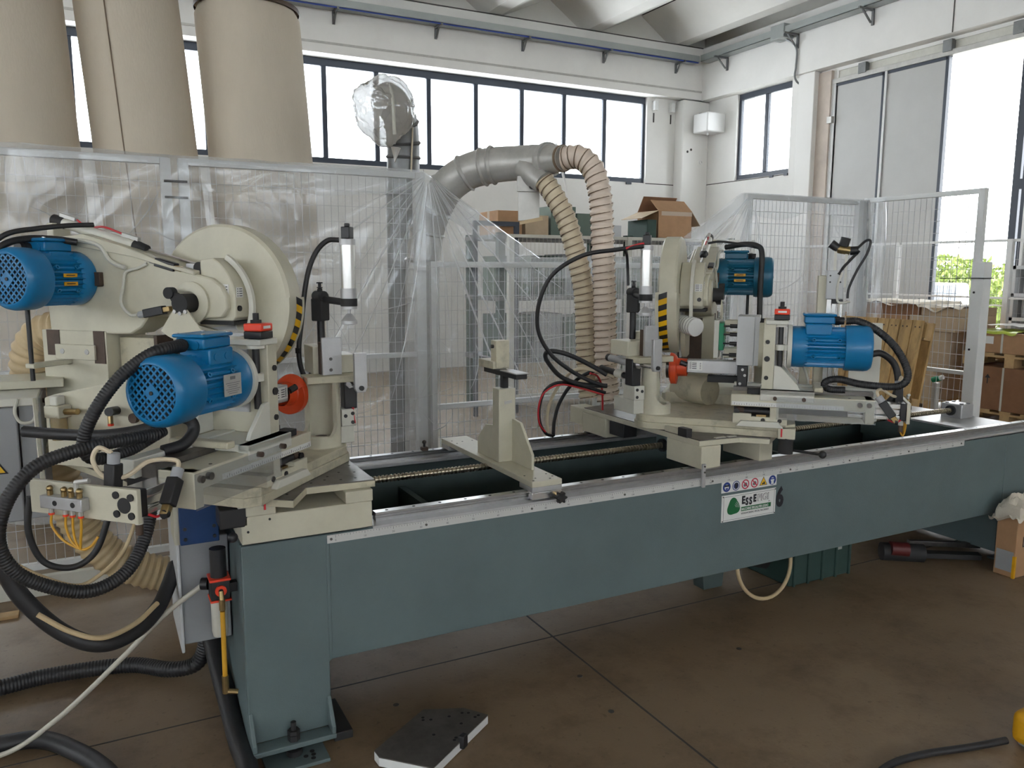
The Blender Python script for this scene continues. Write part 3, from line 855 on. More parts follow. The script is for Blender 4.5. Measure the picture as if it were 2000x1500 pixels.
MB().prism([(2.945, 0.812), (3.10, 0.812), (3.10, 0.88), (3.02, 0.95), (2.945, 0.96)], lambda a, b: (1.44, a, b), lambda a, b: (1.452, a, b)).build('gusset', 'cream', ws, bevel=0.002)
MB().obox((1.478, 2.884, 1.062), (0.034, 0.004, 0.012), (1, 0, 0.12)).build('rating_plate', 'label_grey', ws, smooth=0)
MB().box(1.462, 1.488, 2.90, 2.926, 1.118, 1.172).build('stem', 'black_matt', ws, bevel=0.002)
MB().box(1.452, 1.502, 2.765, 3.06, 1.170, 1.190).build('arm', 'black_matt', ws, bevel=0.002)
MB().box(1.448, 1.506, 2.76, 2.90, 1.190, 1.195).build('arm_pad', 'alu', ws, bevel=0.001)
MB().box(1.446, 1.520, 2.96, 3.10, 1.190, 1.222).build('stop_base', 'cream_dirty', ws, bevel=0.002)
MB().box(1.458, 1.520, 2.955, 3.005, 1.195, 1.308).build('stop_block', 'cream_dirty', ws, bevel=0.002)
MB().cyl((1.458, 2.98, 1.283), (1.446, 2.98, 1.283), 0.008, 8).build('stop_screw', 'black', ws)
for dx, dy in ((1.425, 2.57), (1.45, 2.60), (1.50, 2.575), (1.525, 2.60), (1.43, 2.65), (1.52, 2.64), (1.43, 3.30), (1.52, 3.33), (1.47, 3.33), (1.43, 3.36)):
    MB().cyl((dx, dy, 0.812), (dx, dy, 0.8126), 0.0042, 8).build('hole', 'black_matt', ws, smooth=0)

# ================================================================ the two mirrored mitre heads
Q = math.sqrt(0.5)
class Head:
    """frame of one mitre head: u outward along the spindles, v away from the operator, z up"""
    def __init__(self, o, side):
        self.o = Vector((o[0], o[1], 0)); self.side = side
        s = 1 if side == 'R' else -1
        self.u = Vector((s * Q, -Q, 0)); self.v = Vector((s * Q, Q, 0))
    def P(self, p):
        return self.o + self.u * p[0] + self.v * p[1] + Vector((0, 0, p[2]))
    def mb(self):
        return MB(self.P, self.side == 'L')

class ScaledHead:
    """same frame with v and z scaled about a spindle axis"""
    def __init__(self, H, v, z, k):
        self.H, self.v, self.z, self.k, self.side = H, v, z, k, H.side
    def P(self, p):
        return self.H.P((p[0], self.v + (p[1] - self.v) * self.k, self.z + (p[2] - self.z) * self.k))
    def mb(self):
        return MB(self.P, self.side == 'L')

def motor(H, parent, u0, u1, v, z, col, plate=True, gland_dir=1, box_v=0.0, tags=False, fan_frac=0.3, box_z=0.0):
    """ribbed induction motor with its axis along u"""
    L = u1 - u0
    fu = u1 - L * fan_frac
    N = 96
    prof = []
    for i in range(N):
        a = 2 * math.pi * i / N
        rr = 0.0955 if i % 3 == 0 else 0.0845
        prof.append((rr * math.cos(a), rr * math.sin(a)))
    b = H.mb().prism(prof, lambda p, q: (u0 + 0.045, v + p, z + q), lambda p, q: (fu, v + p, z + q))
    b.lathe([(0.02, u0), (0.095, u0), (0.098, u0 + 0.006), (0.098, u0 + 0.045), (0.09, u0 + 0.062)], (0, v, z), (1, 0, 0), 40)
    body = b.build('motor', col, parent, smooth=30)
    f = H.mb().lathe([(0.096, fu - 0.012), (0.104, fu - 0.010), (0.106, fu), (0.107, u1 - 0.028), (0.103, u1 - 0.012), (0.092, u1 - 0.001), (0.086, u1), (0.083, u1 - 0.002), (0.083, u1 - 0.014)], (0, v, z), (1, 0, 0), 48)
    f.build('fan_cover', col, body, smooth=40)
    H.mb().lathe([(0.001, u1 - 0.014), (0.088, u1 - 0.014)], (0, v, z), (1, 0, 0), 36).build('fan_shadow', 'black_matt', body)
    g = H.mb()
    k = 0.0165
    for s in range(-6, 7):
        d = s * k * 1.0
        if abs(d) > 0.080: continue
        h = math.sqrt(0.083 ** 2 - d * d)
        for sg in (1, -1):
            a = Vector((0, Q, sg * Q)); c = Vector((0, Q, -sg * Q)) * d
            ce = Vector((u1 - 0.004, v, z)) + c
            g.obox(ce, (0.003, 2 * h, 0.0058), (1, 0, 0), Vector((0, Q, -sg * Q)))
    g.obox((u1 - 0.003, v, z), (0.004, 0.042, 0.042), (1, 0, 0), (0, Q, Q))
    g.build('fan_grille', col, body, smooth=0)
    H.mb().cyl((u1 - 0.001, v, z), (u1 + 0.002, v, z), 0.006, 12).build('grille_centre', 'black', body)
    # feet bosses and lugs along the ribs
    for sa in (-0.42, 0.42, math.pi - 0.42, math.pi + 0.42):
        for uu in (u0 + 0.085, fu - 0.035):
            dv, dz = -math.cos(sa), math.sin(sa)
            H.mb().ring((uu, v + dv * 0.084, z + dz * 0.084), (uu, v + dv * 0.101, z + dz * 0.101), 0.0085, 0.004, 12).build('lug', col, body)
        dv, dz = -math.cos(sa), math.sin(sa)
        H.mb().obox(((u0 + 0.085 + fu - 0.035) / 2, v + dv * 0.095, z + dz * 0.095), (fu - u0 - 0.13, 0.004, 0.006), (1, 0, 0)).build('rib', col, body, smooth=0)
    # terminal box
    uc = u0 + L * 0.33
    zb = z + 0.085 + box_z
    t = H.mb().box(uc - 0.058, uc + 0.058, v - 0.055 + box_v, v + 0.05 + box_v, zb + 0.018, zb + 0.052)
    t.box(uc - 0.052, uc + 0.05, v - 0.068 + box_v, v + 0.045 + box_v, zb - 0.035, zb + 0.018)
    t.build('terminal_box', col, body, bevel=0.005)
    lid = H.mb().box(uc - 0.064, uc + 0.066, v - 0.062 + box_v, v + 0.057 + box_v, zb + 0.052, zb + 0.064)
    lid.build('terminal_lid', col, body, bevel=0.005)
    for a in (-0.052, 0.054):
        for c in (-0.05, 0.045):
            H.mb().cyl((uc + a, v + c + box_v, zb + 0.064), (uc + a, v + c + box_v, zb + 0.067), 0.006, 10).build('lid_screw', 'steel', body)
    for a in (-0.024, 0.022):
        H.mb().cyl((uc + a, v - 0.068 + box_v, zb - 0.008), (uc + a, v - 0.0705 + box_v, zb - 0.008), 0.012, 14).build('blank_plug', col, body)
    H.mb().cyl((uc + 0.058, v - 0.025 + box_v, zb + 0.030), (uc + 0.062, v - 0.025 + box_v, zb + 0.030), 0.014, 14).build('blank_plug', col, body)
    gl = H.mb().cyl((uc + 0.058, v + 0.018 + box_v, zb + 0.030), (uc + 0.10, v + 0.018 + box_v, zb + 0.030), 0.018, 14)
    gl.cyl((uc + 0.064, v + 0.018 + box_v, zb + 0.030), (uc + 0.082, v + 0.018 + box_v, zb + 0.030), 0.021, 8)
    gl.build('cable_gland', 'black', body)
    if plate:
        a = -0.02
        n = Vector((0, -math.cos(a), math.sin(a)))
        c = Vector((u0 + L * 0.31, v, z)) + n * 0.0985
        H.mb().obox(c, (0.075, 0.002, 0.068), (1, 0, 0), (0, 0, 1)).build('rating_plate', 'label_grey', body, smooth=0)
        q = H.mb()
        for r in range(6):
            q.obox(c + n * 0.0014 + Vector((0, 0, 0.006 - r * 0.0065)), (0.062 - 0.012 * (r % 3), 0.0005, 0.0016), (1, 0, 0))
        q.obox(c + n * 0.0014 + Vector((0, 0, 0.022)), (0.022, 0.0005, 0.010), (1, 0, 0))
        q.build('plate_print', 'sign_blue' if False else 'ink_grey', body, smooth=0)
    if tags:
        for zz in (0.012, -0.017):
            H.mb().obox((u0 + L * 0.42, v - 0.097, z + zz), (0.058, 0.002, 0.013), (1, 0, 0)).build('warning_tag', 'yellow_paint', body, smooth=0)
            H.mb().obox((u0 + L * 0.42, v - 0.0985, z + zz), (0.036, 0.001, 0.003), (1, 0, 0)).build('tag_print', 'ink', body, smooth=0)
    return body

def arc_pts(cv, cz, r, a0, a1, n=16):
    return [(cv + r * math.cos(math.radians(a0 + (a1 - a0) * i / n)), cz + r * math.sin(math.radians(a0 + (a1 - a0) * i / n))) for i in range(n + 1)]

def bolt(H, parent, p, d, r=0.007, h=0.005, mat_='black', name='cap_screw'):
    p = Vector(p); d = Vector(d)
    return H.mb().cyl(p, p + d * h, r, 10).build(name, mat_, parent)

def saw_head(H, label):
    t = thing('mitre_saw_head', label, 'saw head', H.P((0.1, 0.7, 0.897)), 'mitre saw heads')
    DV, DZ, DR = 0.36, 1.478, 0.28
    # round blade guard
    pr = [(0.001, -0.018), (DR - 0.012, -0.018), (DR, -0.010), (DR, 0.056), (DR - 0.010, 0.066), (0.001, 0.066)]
    g = H.mb().lathe(pr, (0, DV, DZ), (1, 0, 0), 72)
    guard = g.build('blade_guard', 'cream', t, smooth=40)
    # lower hinged cover, slightly proud
    def arcband(r0, r1, a0, a1, n):
        return arc_pts(DV, DZ, r1, a0, a1, n) + arc_pts(DV, DZ, r0, a1, a0, n)
    H.mb().prism(arcband(0.10, DR + 0.006, 176, 250, 26), lambda p, q: (-0.026, p, q), lambda p, q: (0.0715, p, q)).build('hinged_cover', 'cream', guard, smooth=40)
    # hazard stripes on the rim: alternate black and yellow tiles with slanted edges
    nst = 13
    a_lo, a_hi = 178.0, 246.0
    for k in range(nst):
        a0 = a_lo + (a_hi - a_lo) * k / nst; a1 = a_lo + (a_hi - a_lo) * (k + 1) / nst
        vs = []
        sl = 2.6
        rr = DR + 0.0075
        for uu, sh in ((-0.010, 0.0), (0.028, -sl)):
            for a in (a0, a1):
                aa = math.radians(a + sh)
                vs.append((uu, DV + rr * math.cos(aa), DZ + rr * math.sin(aa)))
        m_ = H.mb(); m_.add(vs, [(0, 1, 3, 2)])
        m_.build('hazard_stripe', 'black' if k % 2 == 0 else 'yellow', guard, smooth=0)
    H.mb().obox((-0.021, 0.105, 1.30), (0.004, 0.02, 0.02), (1, 0, 0)).build('cover_screw', 'black', guard, smooth=0)
    # swinging arm casting
    arm = [(1.03, 1.36), (1.035, 1.47), (1.01, 1.67), (0.97, 1.705), (0.84, 1.71), (0.63, 1.655), (0.47, 1.60), (0.365, 1.58), (0.30, 1.565), (0.262, 1.54), (0.243, 1.505), (0.24, 1.459), (0.265, 1.43), (0.352, 1.425), (0.572, 1.431), (0.61, 1.388), (0.66, 1.362), (0.756, 1.36)]
    a_ = H.mb().prism(arm, lambda p, q: (0.072, p, q), lambda p, q: (0.196, p, q))
    armo = a_.build('saw_arm', 'cream', t, bevel=0.006, smooth=40)
    H.mb().prism([(0.97, 1.71), (0.84, 1.722), (0.63, 1.667), (0.47, 1.612), (0.365, 1.592), (0.365, 1.575), (0.63, 1.64), (0.95, 1.69)], lambda p, q: (0.09, p, q), lambda p, q: (0.205, p, q)).build('arm_rib', 'cream', armo, bevel=0.003, smooth=40)
    # front cover with rounded nose and curved link strap
    nose = arc_pts(0.384, 1.49, 0.165, 118, 180, 14) + [(0.219, 1.432), (0.235, 1.418), (0.36, 1.418), (0.36, 1.63)]
    nose = [(p, q) for p, q in nose]
    H.mb().prism(nose, lambda p, q: (0.068, p, q), lambda p, q: (0.176, p, q)).build('nose_cover', 'cream', armo, bevel=0.004, smooth=40)
    st = arc_pts(0.384, 1.47, 0.205, 120, 222, 18) + arc_pts(0.384, 1.47, 0.186, 222, 120, 18)
    H.mb().prism(st, lambda p, q: (0.118, p, q), lambda p, q: (0.134, p, q)).build('link_strap', 'cream_light', armo, bevel=0.001, smooth=40)
    H.mb().box(0.068, 0.19, 0.22, 0.36, 1.405, 1.418).build('cover_gap', 'black_matt', armo, smooth=0)
    lb = H.mb().box(0.1765, 0.178, 0.245, 0.315, 1.50, 1.545).build('instruction_label', 'label_white', armo, smooth=0)
    lf = H.mb().box(0.145, 0.176, 0.2175, 0.219, 1.485, 1.53)
    q = H.mb()
    for r in range(4):
        q.box(0.178, 0.1785, 0.268, 0.305, 1.505 + r * 0.010, 1.508 + r * 0.010); q.box(0.178, 0.1785, 0.25, 0.257, 1.505 + r * 0.010, 1.508 + r * 0.010)
    q.build('label_print', 'ink', armo, smooth=0)
    lb2 = H.mb().box(0.138, 0.172, 0.2165, 0.2185, 1.50, 1.535).build('instruction_label', 'label_white', armo, smooth=0)
    q = H.mb()
    for r in range(4):
        q.box(0.142, 0.158, 0.216, 0.2166, 1.504 + r * 0.008, 1.5065 + r * 0.008); q.box(0.164, 0.169, 0.216, 0.2166, 1.504 + r * 0.008, 1.5065 + r * 0.008)
    q.build('label_print', 'ink', armo, smooth=0)
    bolt(H, armo, (0.176, 0.292, 1.468), (1, 0, 0), 0.012, 0.003)
    bolt(H, armo, (0.160, 0.219, 1.462), (0, -1, 0), 0.010, 0.006)
    # hub on the pivot of the arm
    hu = H.mb().lathe([(0.074, 0.196), (0.074, 0.207), (0.060, 0.212), (0.040, 0.212)], (0, 0.384, 1.48), (1, 0, 0), 32)
    hub = hu.build('pivot_hub', 'cream', t, smooth=30)
    H.mb().cyl((0.20, 0.384, 1.48), (0.262, 0.384, 1.48), 0.033, 22).build('pivot_shaft', 'black_matt', hub)
    c_ = H.mb().cyl((0.235, 0.43, 1.515), (0.262, 0.43, 1.515), 0.020, 16); c_.cyl((0.24, 0.41, 1.50), (0.255, 0.41, 1.50), 0.018, 12)
    c_.build('cam_roller', 'black_matt', hub)
    sec = [(0.384 + 0.012, 1.455), (0.384 - 0.012, 1.462)] + arc_pts(0.384, 1.475, 0.135, -128 + 180 - 180, -52, 12)[::-1]
    sec = arc_pts(0.384, 1.48, 0.128, 228, 312, 12) + [(0.384 + 0.028, 1.462), (0.384 - 0.022, 1.462)]
    H.mb().prism(sec, lambda p, q: (0.252, p, q), lambda p, q: (0.258, p, q)).build('sector_plate', 'cream', hub, smooth=40)
    for dv in (-0.022, 0.0, 0.022):
        bolt(H, hub, (0.258, 0.384 + dv, 1.452 - 0.006 * (dv == 0)), (1, 0, 0), 0.007, 0.006, 'steel', 'hex_bolt')
    for dv in (-0.016, 0.0, 0.016):
        bolt(H, hub, (0.207, 0.384 - 0.008 + dv, 1.535), (1, 0, 0), 0.006, 0.003, 'black' if dv else 'steel')
    for du in (0.148, 0.100):
        H.mb().cyl((du, 0.37, 1.60), (du + 0.024, 0.37, 1.60), 0.022, 18).build('strap_roller', 'black_matt', armo)
    H.mb().box(0.095, 0.165, 0.385, 0.43, 1.592, 1.618).build('rod_clevis', 'alu', armo, bevel=0.003)
    # limit switches
    for c, ax in (((0.232, 0.515, 1.448), (0, -1, 0.18)), ((0.19, 0.49, 1.612), (0, -1, -0.25))):
        s_ = H.mb().obox(c, (0.085, 0.028, 0.030), ax)
        so = s_.build('limit_switch', 'black', t, bevel=0.003)
        a = Vector(ax).normalized()
        H.mb().cyl(Vector(c) - a * 0.042, Vector(c) - a * 0.068, 0.012, 10).build('switch_gland', 'grey_plastic', so)
        H.mb().obox(Vector(c) + a * 0.055, (0.03, 0.018, 0.018), ax).build('switch_plunger', 'brass', so, bevel=0.002)
    cab = catmull([(0.232, 0.59, 1.436), (0.225, 0.63, 1.435), (0.215, 0.675, 1.475), (0.21, 0.665, 1.54), (0.205, 0.655, 1.585), (0.205, 0.60, 1.60), (0.20, 0.565, 1.615)], 8)
    H.mb().tube(cab, 0.0055, 8).build('sensor_cable', 'off_white', t)
    cab = catmull([(0.205, 0.655, 1.60), (0.206, 0.72, 1.625), (0.206, 0.76, 1.675), (0.21, 0.82, 1.695), (0.22, 0.88, 1.70)], 8)
    H.mb().tube(cab, 0.008, 8).build('sensor_cable', 'off_white', t)
    # lifting cylinder on top of the arm
    p0, p1 = Vector((0.14, 0.985, 1.765)), Vector((0.14, 0.665, 1.68))
    d = (p1 - p0).normalized()
    cy = H.mb().cyl(p0, p1, 0.019, 18).build('lift_cylinder', 'cream_light', t)
    H.mb().cyl(p0 - d * 0.05, p0, 0.022, 16).build('cylinder_cap', 'black_matt', cy)
    H.mb().cyl(p1, p1 + d * 0.055, 0.022, 16, 0.016).build('cylinder_cap', 'black_matt', cy)
    H.mb().cyl(p1 + d * 0.05, Vector((0.14, 0.375, 1.605)), 0.006, 10).build('piston_rod', 'chrome', cy)
    up = Vector((0, d.z, -d.y)) * -1
    up = Vector((0, 0.25, 0.97))
    for q_ in (p0 + d * 0.03, p1 - d * 0.01):
        H.mb().obox(q_ + up * 0.030, (0.075, 0.016, 0.016), d).build('air_fitting', 'galvanised', cy, bevel=0.002)
        H.mb().cyl(q_ + up * 0.012, q_ + up * 0.03, 0.007, 8).build('air_fitting', 'brass', cy)
    H.mb().tube(catmull([p0 + d * 0.07 + up * 0.03, p0 + d * 0.10 + up * 0.018, p0 + d * 0.14 + up * 0.02, p0 + d * 0.20 + up * 0.036, p1 - d * 0.05 + up * 0.032], 8), 0.004, 6).build('air_tube', 'red_tube', cy)
    H.mb().box(0.10, 0.18, 1.0, 1.03, 1.70, 1.765).build('cylinder_bracket', 'cream', cy, bevel=0.003)
    # saw motor
    motor(H, t, 0.198, 0.487, 0.885, 1.562, 'blue' if H.side == 'L' else 'teal', plate=False, tags=True, box_v=0.03, box_z=-0.008)
    H.mb().box(0.196, 0.215, 0.765, 0.79, 1.535, 1.585).build('tension_block', 'brown_steel', t, bevel=0.002)
    H.mb().cyl((0.206, 0.80, 1.56), (0.206, 0.785, 1.56), 0.006, 8).build('tension_screw', 'black', t)
    H.mb().cyl((0.36, 0.95, 1.475), (0.36, 0.95, 1.20), 0.008, 10).build('stop_rod', 'black', t)
    H.mb().box(0.20, 0.37, 0.93, 0.97, 1.245, 1.262).build('stop_rod_bracket', 'cream', t, bevel=0.003)
    # pedestal below the arm
    pd = H.mb().box(0.0, 0.20, 0.77, 1.07, 0.955, 1.37)
    ped = pd.build('pedestal', 'cream', t, bevel=0.003)
    H.mb().box(0.196, 0.203, 0.985, 1.045, 1.275, 1.37).build('slide_way', 'brown_steel', ped, smooth=0)
    H.mb().box(0.196, 0.203, 0.775, 0.825, 1.25, 1.37).build('slide_way', 'brown_steel', ped, smooth=0)
    pl = H.mb().box(0.198, 0.212, 0.815, 1.00, 1.262, 1.318).build('clamp_plate', 'cream', ped, bevel=0.002)
    for vv in (0.85, 0.965):
        bolt(H, ped, (0.212, vv, 1.292), (1, 0, 0), 0.010, 0.002, 'steel')
    H.mb().box(0.02, 0.14, 0.60, 0.765, 1.09, 1.345).build('chip_panel', 'cream_dirty', t, bevel=0.002)
    H.mb().box(0.03, 0.15, 0.585, 0.60, 1.10, 1.355).build('chip_frame', 'brown_steel', t, smooth=0)
    rc = H.mb().prism(arc_pts(0.70, 1.35, 0.055, 20, 160, 12), lambda p, q: (0.10, p, q), lambda p, q: (0.198, p, q))
    # lower cover plate of the blade
    H.mb().prism([(0.56, 1.36), (0.30, 1.40), (0.26, 1.27), (0.30, 1.18), (0.50, 1.20)], lambda p, q: (0.068, p, q), lambda p, q: (0.078, p, q)).build('lower_cover', 'grey_light', guard, smooth=0)
    H.mb().prism(arc_pts(0.375, 1.33, 0.155, 175, 260, 12) + [(0.47, 1.18), (0.47, 1.40)], lambda p, q: (0.079, p, q), lambda p, q: (0.10, p, q)).build('dust_hood', 'cream', guard, smooth=40)
    # adjuster rod with knob
    rod = H.mb().cyl((0.31, 1.16, 1.125), (0.31, 0.83, 1.118), 0.009, 12)
    ro = rod.build('adjuster_rod', 'brown_steel', t)
    H.mb().cyl((0.31, 1.085, 1.123), (0.31, 1.055, 1.122), 0.017, 14).build('rod_collar', 'black', ro)
    kk = H.mb().cyl((0.31, 1.07, 1.135), (0.31, 1.07, 1.162), 0.006, 8); kk.cyl((0.31, 1.07, 1.162), (0.31, 1.07, 1.178), 0.018, 14)
    kk.build('rod_knob', 'black', ro)
    H.mb().box(0.29, 0.33, 1.13, 1.22, 1.04, 1.165).build('rod_holder', 'cream', ro, bevel=0.003)
    # base housing
    H.mb().box(-0.05, 0.34, 0.62, 1.24, 0.905, 0.955).build('base_slab', 'cream', t, bevel=0.003)
    hs = H.mb().prism([(0.205, 0.957), (0.70, 0.957), (0.70, 1.18), (0.66, 1.192), (0.37, 1.255), (0.205, 1.265)], lambda p, q: (0.42, p, q), lambda p, q: (0.545, p, q))
    hs.build('base_housing', 'cream', t, bevel=0.004, smooth=40)
    H.mb().box(0.0, 0.42, 0.35, 0.62, 0.91, 1.0).build('base_slab', 'cream_dirty', t, bevel=0.003)
    # extraction chute below the blade
    H.mb().cyl((0.06, 0.42, 1.02), (0.22, 0.30, 1.02), 0.068, 20).build('chute', 'cream_dirty', t)
    return t

def boring_head(H, label):
    t = thing('boring_head', label, 'boring head', H.P((0.45, -0.05, 0.897)), 'boring heads')
    # swivel plate: round end at the pivot, two layers
    for r, z0, z1, nm in ((0.094, 0.897, 0.926, 'swivel_plate'), (0.086, 0.926, 0.955, 'swivel_plate')):
        poly = [(-0.0 + r * math.cos(math.radians(a)), r * math.sin(math.radians(a))) for a in range(100, 261, 8)]
        poly += [(0.30, -r - 0.012), (0.56, -0.125), (0.60, -0.09), (0.60, 0.16), (0.30, 0.34), (0.05, 0.34), (-0.02, r + 0.02)]
        H.mb().prism(poly, lambda p, q: (p, q, z0), lambda p, q: (p, q, z1)).build(nm, 'cream_dirty', t, bevel=0.002, smooth=40)
    # dovetail block under the slide
    dv = H.mb().prism([(0.345, 0.955), (0.565, 0.955), (0.565, 0.99), (0.53, 0.99), (0.53, 1.03), (0.495, 1.03), (0.495, 0.988), (0.42, 0.988), (0.42, 1.0), (0.345, 1.0)], lambda p, q: (p, -0.15, q), lambda p, q: (p, 0.04, q))
    dvo = dv.build('dovetail_block', 'cream', t, bevel=0.002)
    H.mb().prism([(0.36, 0.948), (0.38, 0.972), (0.53, 0.972), (0.55, 0.948)], lambda p, q: (p, -0.172, q), lambda p, q: (p, -0.15, q)).build('dovetail_wedge', 'cream_light', dvo, bevel=0.002)
    for uu in (0.468, 0.535):
        bolt(H, dvo, (uu, -0.15, 0.975), (0, -1, 0), 0.009, 0.003)
    bolt(H, dvo, (0.36, -0.12, 1.005), (0, -1, 0), 0.013, 0.02)
    H.mb().cyl((0.38, -0.12, 1.008), (0.50, -0.12, 1.008), 0.013, 14).build('lock_cylinder', 'black', dvo)
    H.mb().cyl((0.36, -0.118, 1.008), (0.39, -0.118, 1.008), 0.017, 8).build('lock_nut', 'brown_steel', dvo)
    H.mb().box(0.44, 0.48, -0.14, -0.12, 0.988, 0.996).build('brass_shim', 'brass', dvo, smooth=0)
    # slide beam
    bm = H.mb().box(0.335, 0.892, -0.16, -0.055, 1.032, 1.083)
    beam = bm.build('slide_beam', 'cream', t, bevel=0.003)
    H.mb().box(0.86, 0.895, -0.163, -0.05, 0.985, 1.083).build('beam_end', 'cream', beam, bevel=0.003)
    H.mb().box(0.34, 0.78, -0.1612, -0.16, 1.036, 1.052).build('beam_scale', 'label_white', beam, smooth=0)
    q = H.mb()
    for k in range(42):
        uu = 0.35 + k * 0.01
        q.box(uu, uu + 0.0012, -0.1618, -0.1612, 1.038, 1.047 if k % 5 == 0 else 1.043)
    o = q.build('scale_marks', 'ink', beam, smooth=0); o['kind'] = 'stuff'
    H.mb().box(0.52, 0.90, -0.172, -0.169, 0.985, 1.080).build('clear_guard', 'acrylic', beam, smooth=0)
    for uu in (0.838, 0.873):
        bolt(H, beam, (uu, -0.16, 1.062), (0, -1, 0), 0.010, 0.014, 'steel_dark')
    for uu in (0.62, 0.80, 0.42):
        H.mb().cyl((uu, -0.14, 1.083), (uu, -0.14, 1.0836), 0.005, 8).build('hole', 'black_matt', beam, smooth=0)
    H.mb().box(0.34, 0.90, -0.050, -0.005, 1.060, 1.098).build('slide_way', 'steel_plate', t, smooth=0)
    H.mb().box(0.34, 0.92, 0.0, 0.045, 1.060, 1.110).build('slide_way', 'cream_light', t, bevel=0.003)
    H.mb().box(0.345, 0.90, -0.05, 0.045, 0.99, 1.06).build('slide_core', 'black_matt', t, smooth=0)
    # carriage with upright
    cb = H.mb().box(0.452, 0.665, -0.165, 0.075, 1.084, 1.105)
    cb.box(0.452, 0.665, -0.165, -0.125, 1.06, 1.105)
    car = cb.build('carriage', 'cream_light', t, bevel=0.003)
    for uu in (0.512, 0.625):
        bolt(H, car, (uu, -0.165, 1.073), (0, -1, 0), 0.008, 0.016, 'brown_steel', 'hex_bolt')
    H.mb().box(0.40, 0.452, -0.15, -0.105, 1.084, 1.105).build('wiper', 'black_matt', car, bevel=0.002)
    H.mb().box(0.665, 0.70, -0.12, 0.08, 1.098, 1.118).build('wiper', 'cream_dirty', car, bevel=0.004)
    up = H.mb().box(0.455, 0.503, -0.125, 0.095, 1.105, 1.392)
    upr = up.build('upright', 'cream', t, bevel=0.003)
    for zz in (1.303, 1.232, 1.152):
        bolt(H, upr, (0.473, -0.125, zz), (0, -1, 0), 0.009 if zz != 1.232 else 0.012, 0.005)
    for vv in (-0.12, 0.085):
        H.mb().prism([(0.503, 1.105), (0.61, 1.105), (0.60, 1.125), (0.53, 1.20), (0.503, 1.205)], lambda p, q: (p, vv - 0.007, q), lambda p, q: (p, vv + 0.007, q)).build('gusset', 'cream_light', upr, bevel=0.002)
    H.mb().box(0.503, 0.512, -0.06, 0.09, 1.17, 1.36).build('slide_plate', 'alu', upr, smooth=0)
    # height screw with indicator on top
    H.mb().cyl((0.524, -0.100, 1.185), (0.524, -0.100, 1.39), 0.0105, 14).build('height_screw', 'black', t)
    cr = H.mb().cyl((0.524, -0.100, 1.268), (0.524, -0.100, 1.292), 0.021, 18); cr.box(0.524, 0.57, -0.112, -0.088, 1.268, 1.292)
    cr.build('screw_nut', 'cream_light', t, bevel=0.001)
    H.mb().box(0.462, 0.552, -0.135, 0.02, 1.376, 1.394).build('top_bracket', 'cream_light', t, bevel=0.003)
    H.mb().cyl((0.524, -0.1, 1.366), (0.524, -0.1, 1.377), 0.026, 18).build('top_bearing', 'cream_light', t)
    ib = H.mb().box(0.494, 0.555, -0.142, -0.082, 1.396, 1.418).build('position_indicator', 'black', t, bevel=0.003)
    H.mb().box(0.494, 0.555, -0.142, -0.082, 1.418, 1.441).build('indicator_cover', 'red', ib, bevel=0.004)
    H.mb().box(0.508, 0.542, -0.1432, -0.142, 1.426, 1.434).build('indicator_window', 'label_white', ib, smooth=0)
    H.mb().cyl((0.524, -0.105, 1.441), (0.524, -0.105, 1.450), 0.016, 14).build('indicator_shaft', 'black_matt', ib)
    H.mb().cyl((0.524, -0.105, 1.450), (0.524, -0.105, 1.470), 0.009, 12).build('indicator_shaft', 'black_matt', ib)
    # motor
    H.mb().ring((0.553, -0.034, 1.280), (0.570, -0.034, 1.280), 0.092, 0.05, 40).build('motor_flange', 'cream_light', t)
    motor(ScaledHead(H, -0.034, 1.280, 0.89), t, 0.570, 0.882, -0.034, 1.280, 'blue', plate=H.side == 'L', box_z=0.010)
    # multi-spindle drill box and spindles
    H.mb().box(0.345, 0.418, -0.02, 0.145, 1.188, 1.402).build('drill_box', 'grey_light', t, bevel=0.003)
    H.mb().box(0.418, 0.440, -0.02, 0.145, 1.188, 1.402).build('drill_box_lid', 'grey_light', t, bevel=0.003)
    H.mb().cyl((0.437, 0.02, 1.28), (0.456, 0.02, 1.28), 0.105, 36).build('bearing_plate', 'cream', t)
    H.mb().cyl((0.437, -0.0, 1.372), (0.456, -0.0, 1.372), 0.022, 14).build('adjust_nut', 'black_matt', t)
    for zz in (1.355, 1.318, 1.278, 1.228):
        c_ = H.mb().cyl((0.345, 0.03, zz), (0.312, 0.03, zz), 0.009, 12); c_.cyl((0.312, 0.03, zz), (0.285, 0.03, zz), 0.004, 8)
        c_.build('drill_chuck', 'black', t)
    # trimming spindle tube with orange guard
    H.mb().box(0.128, 0.352, 0.055, 0.118, 1.137, 1.197).build('spindle_tube', 'alu', t, bevel=0.004)
    H.mb().box(0.134, 0.198, 0.0538, 0.055, 1.150, 1.192).build('instruction_label', 'label_white', t, smooth=0)
    q = H.mb()
    for r in range(4):
        q.box(0.152, 0.172, 0.0533, 0.0538, 1.157 + r * 0.008, 1.160 + r * 0.008); q.box(0.186, 0.191, 0.0533, 0.0538, 1.157 + r * 0.008, 1.160 + r * 0.008)
    q.box(0.142, 0.1435, 0.0533, 0.0538, 1.155, 1.188); q.box(0.1465, 0.148, 0.0533, 0.0538, 1.155, 1.188)
    q.build('label_print', 'ink', t, smooth=0)
    og = H.mb().lathe([(0.040, 0.128), (0.042, 0.085), (0.050, 0.080), (0.062, 0.068), (0.066, 0.052), (0.060, 0.050)], (0, 0.088, 1.158), (1, 0, 0), 28)
    og.build('spindle_guard', 'orange', t, smooth=40)
    H.mb().prism(arc_pts(0.088, 1.150, 0.070, 150, 330, 18), lambda p, q: (0.056, p, q), lambda p, q: (0.082, p, q)).build('guard_skirt', 'orange', t, bevel=0.002, smooth=40)
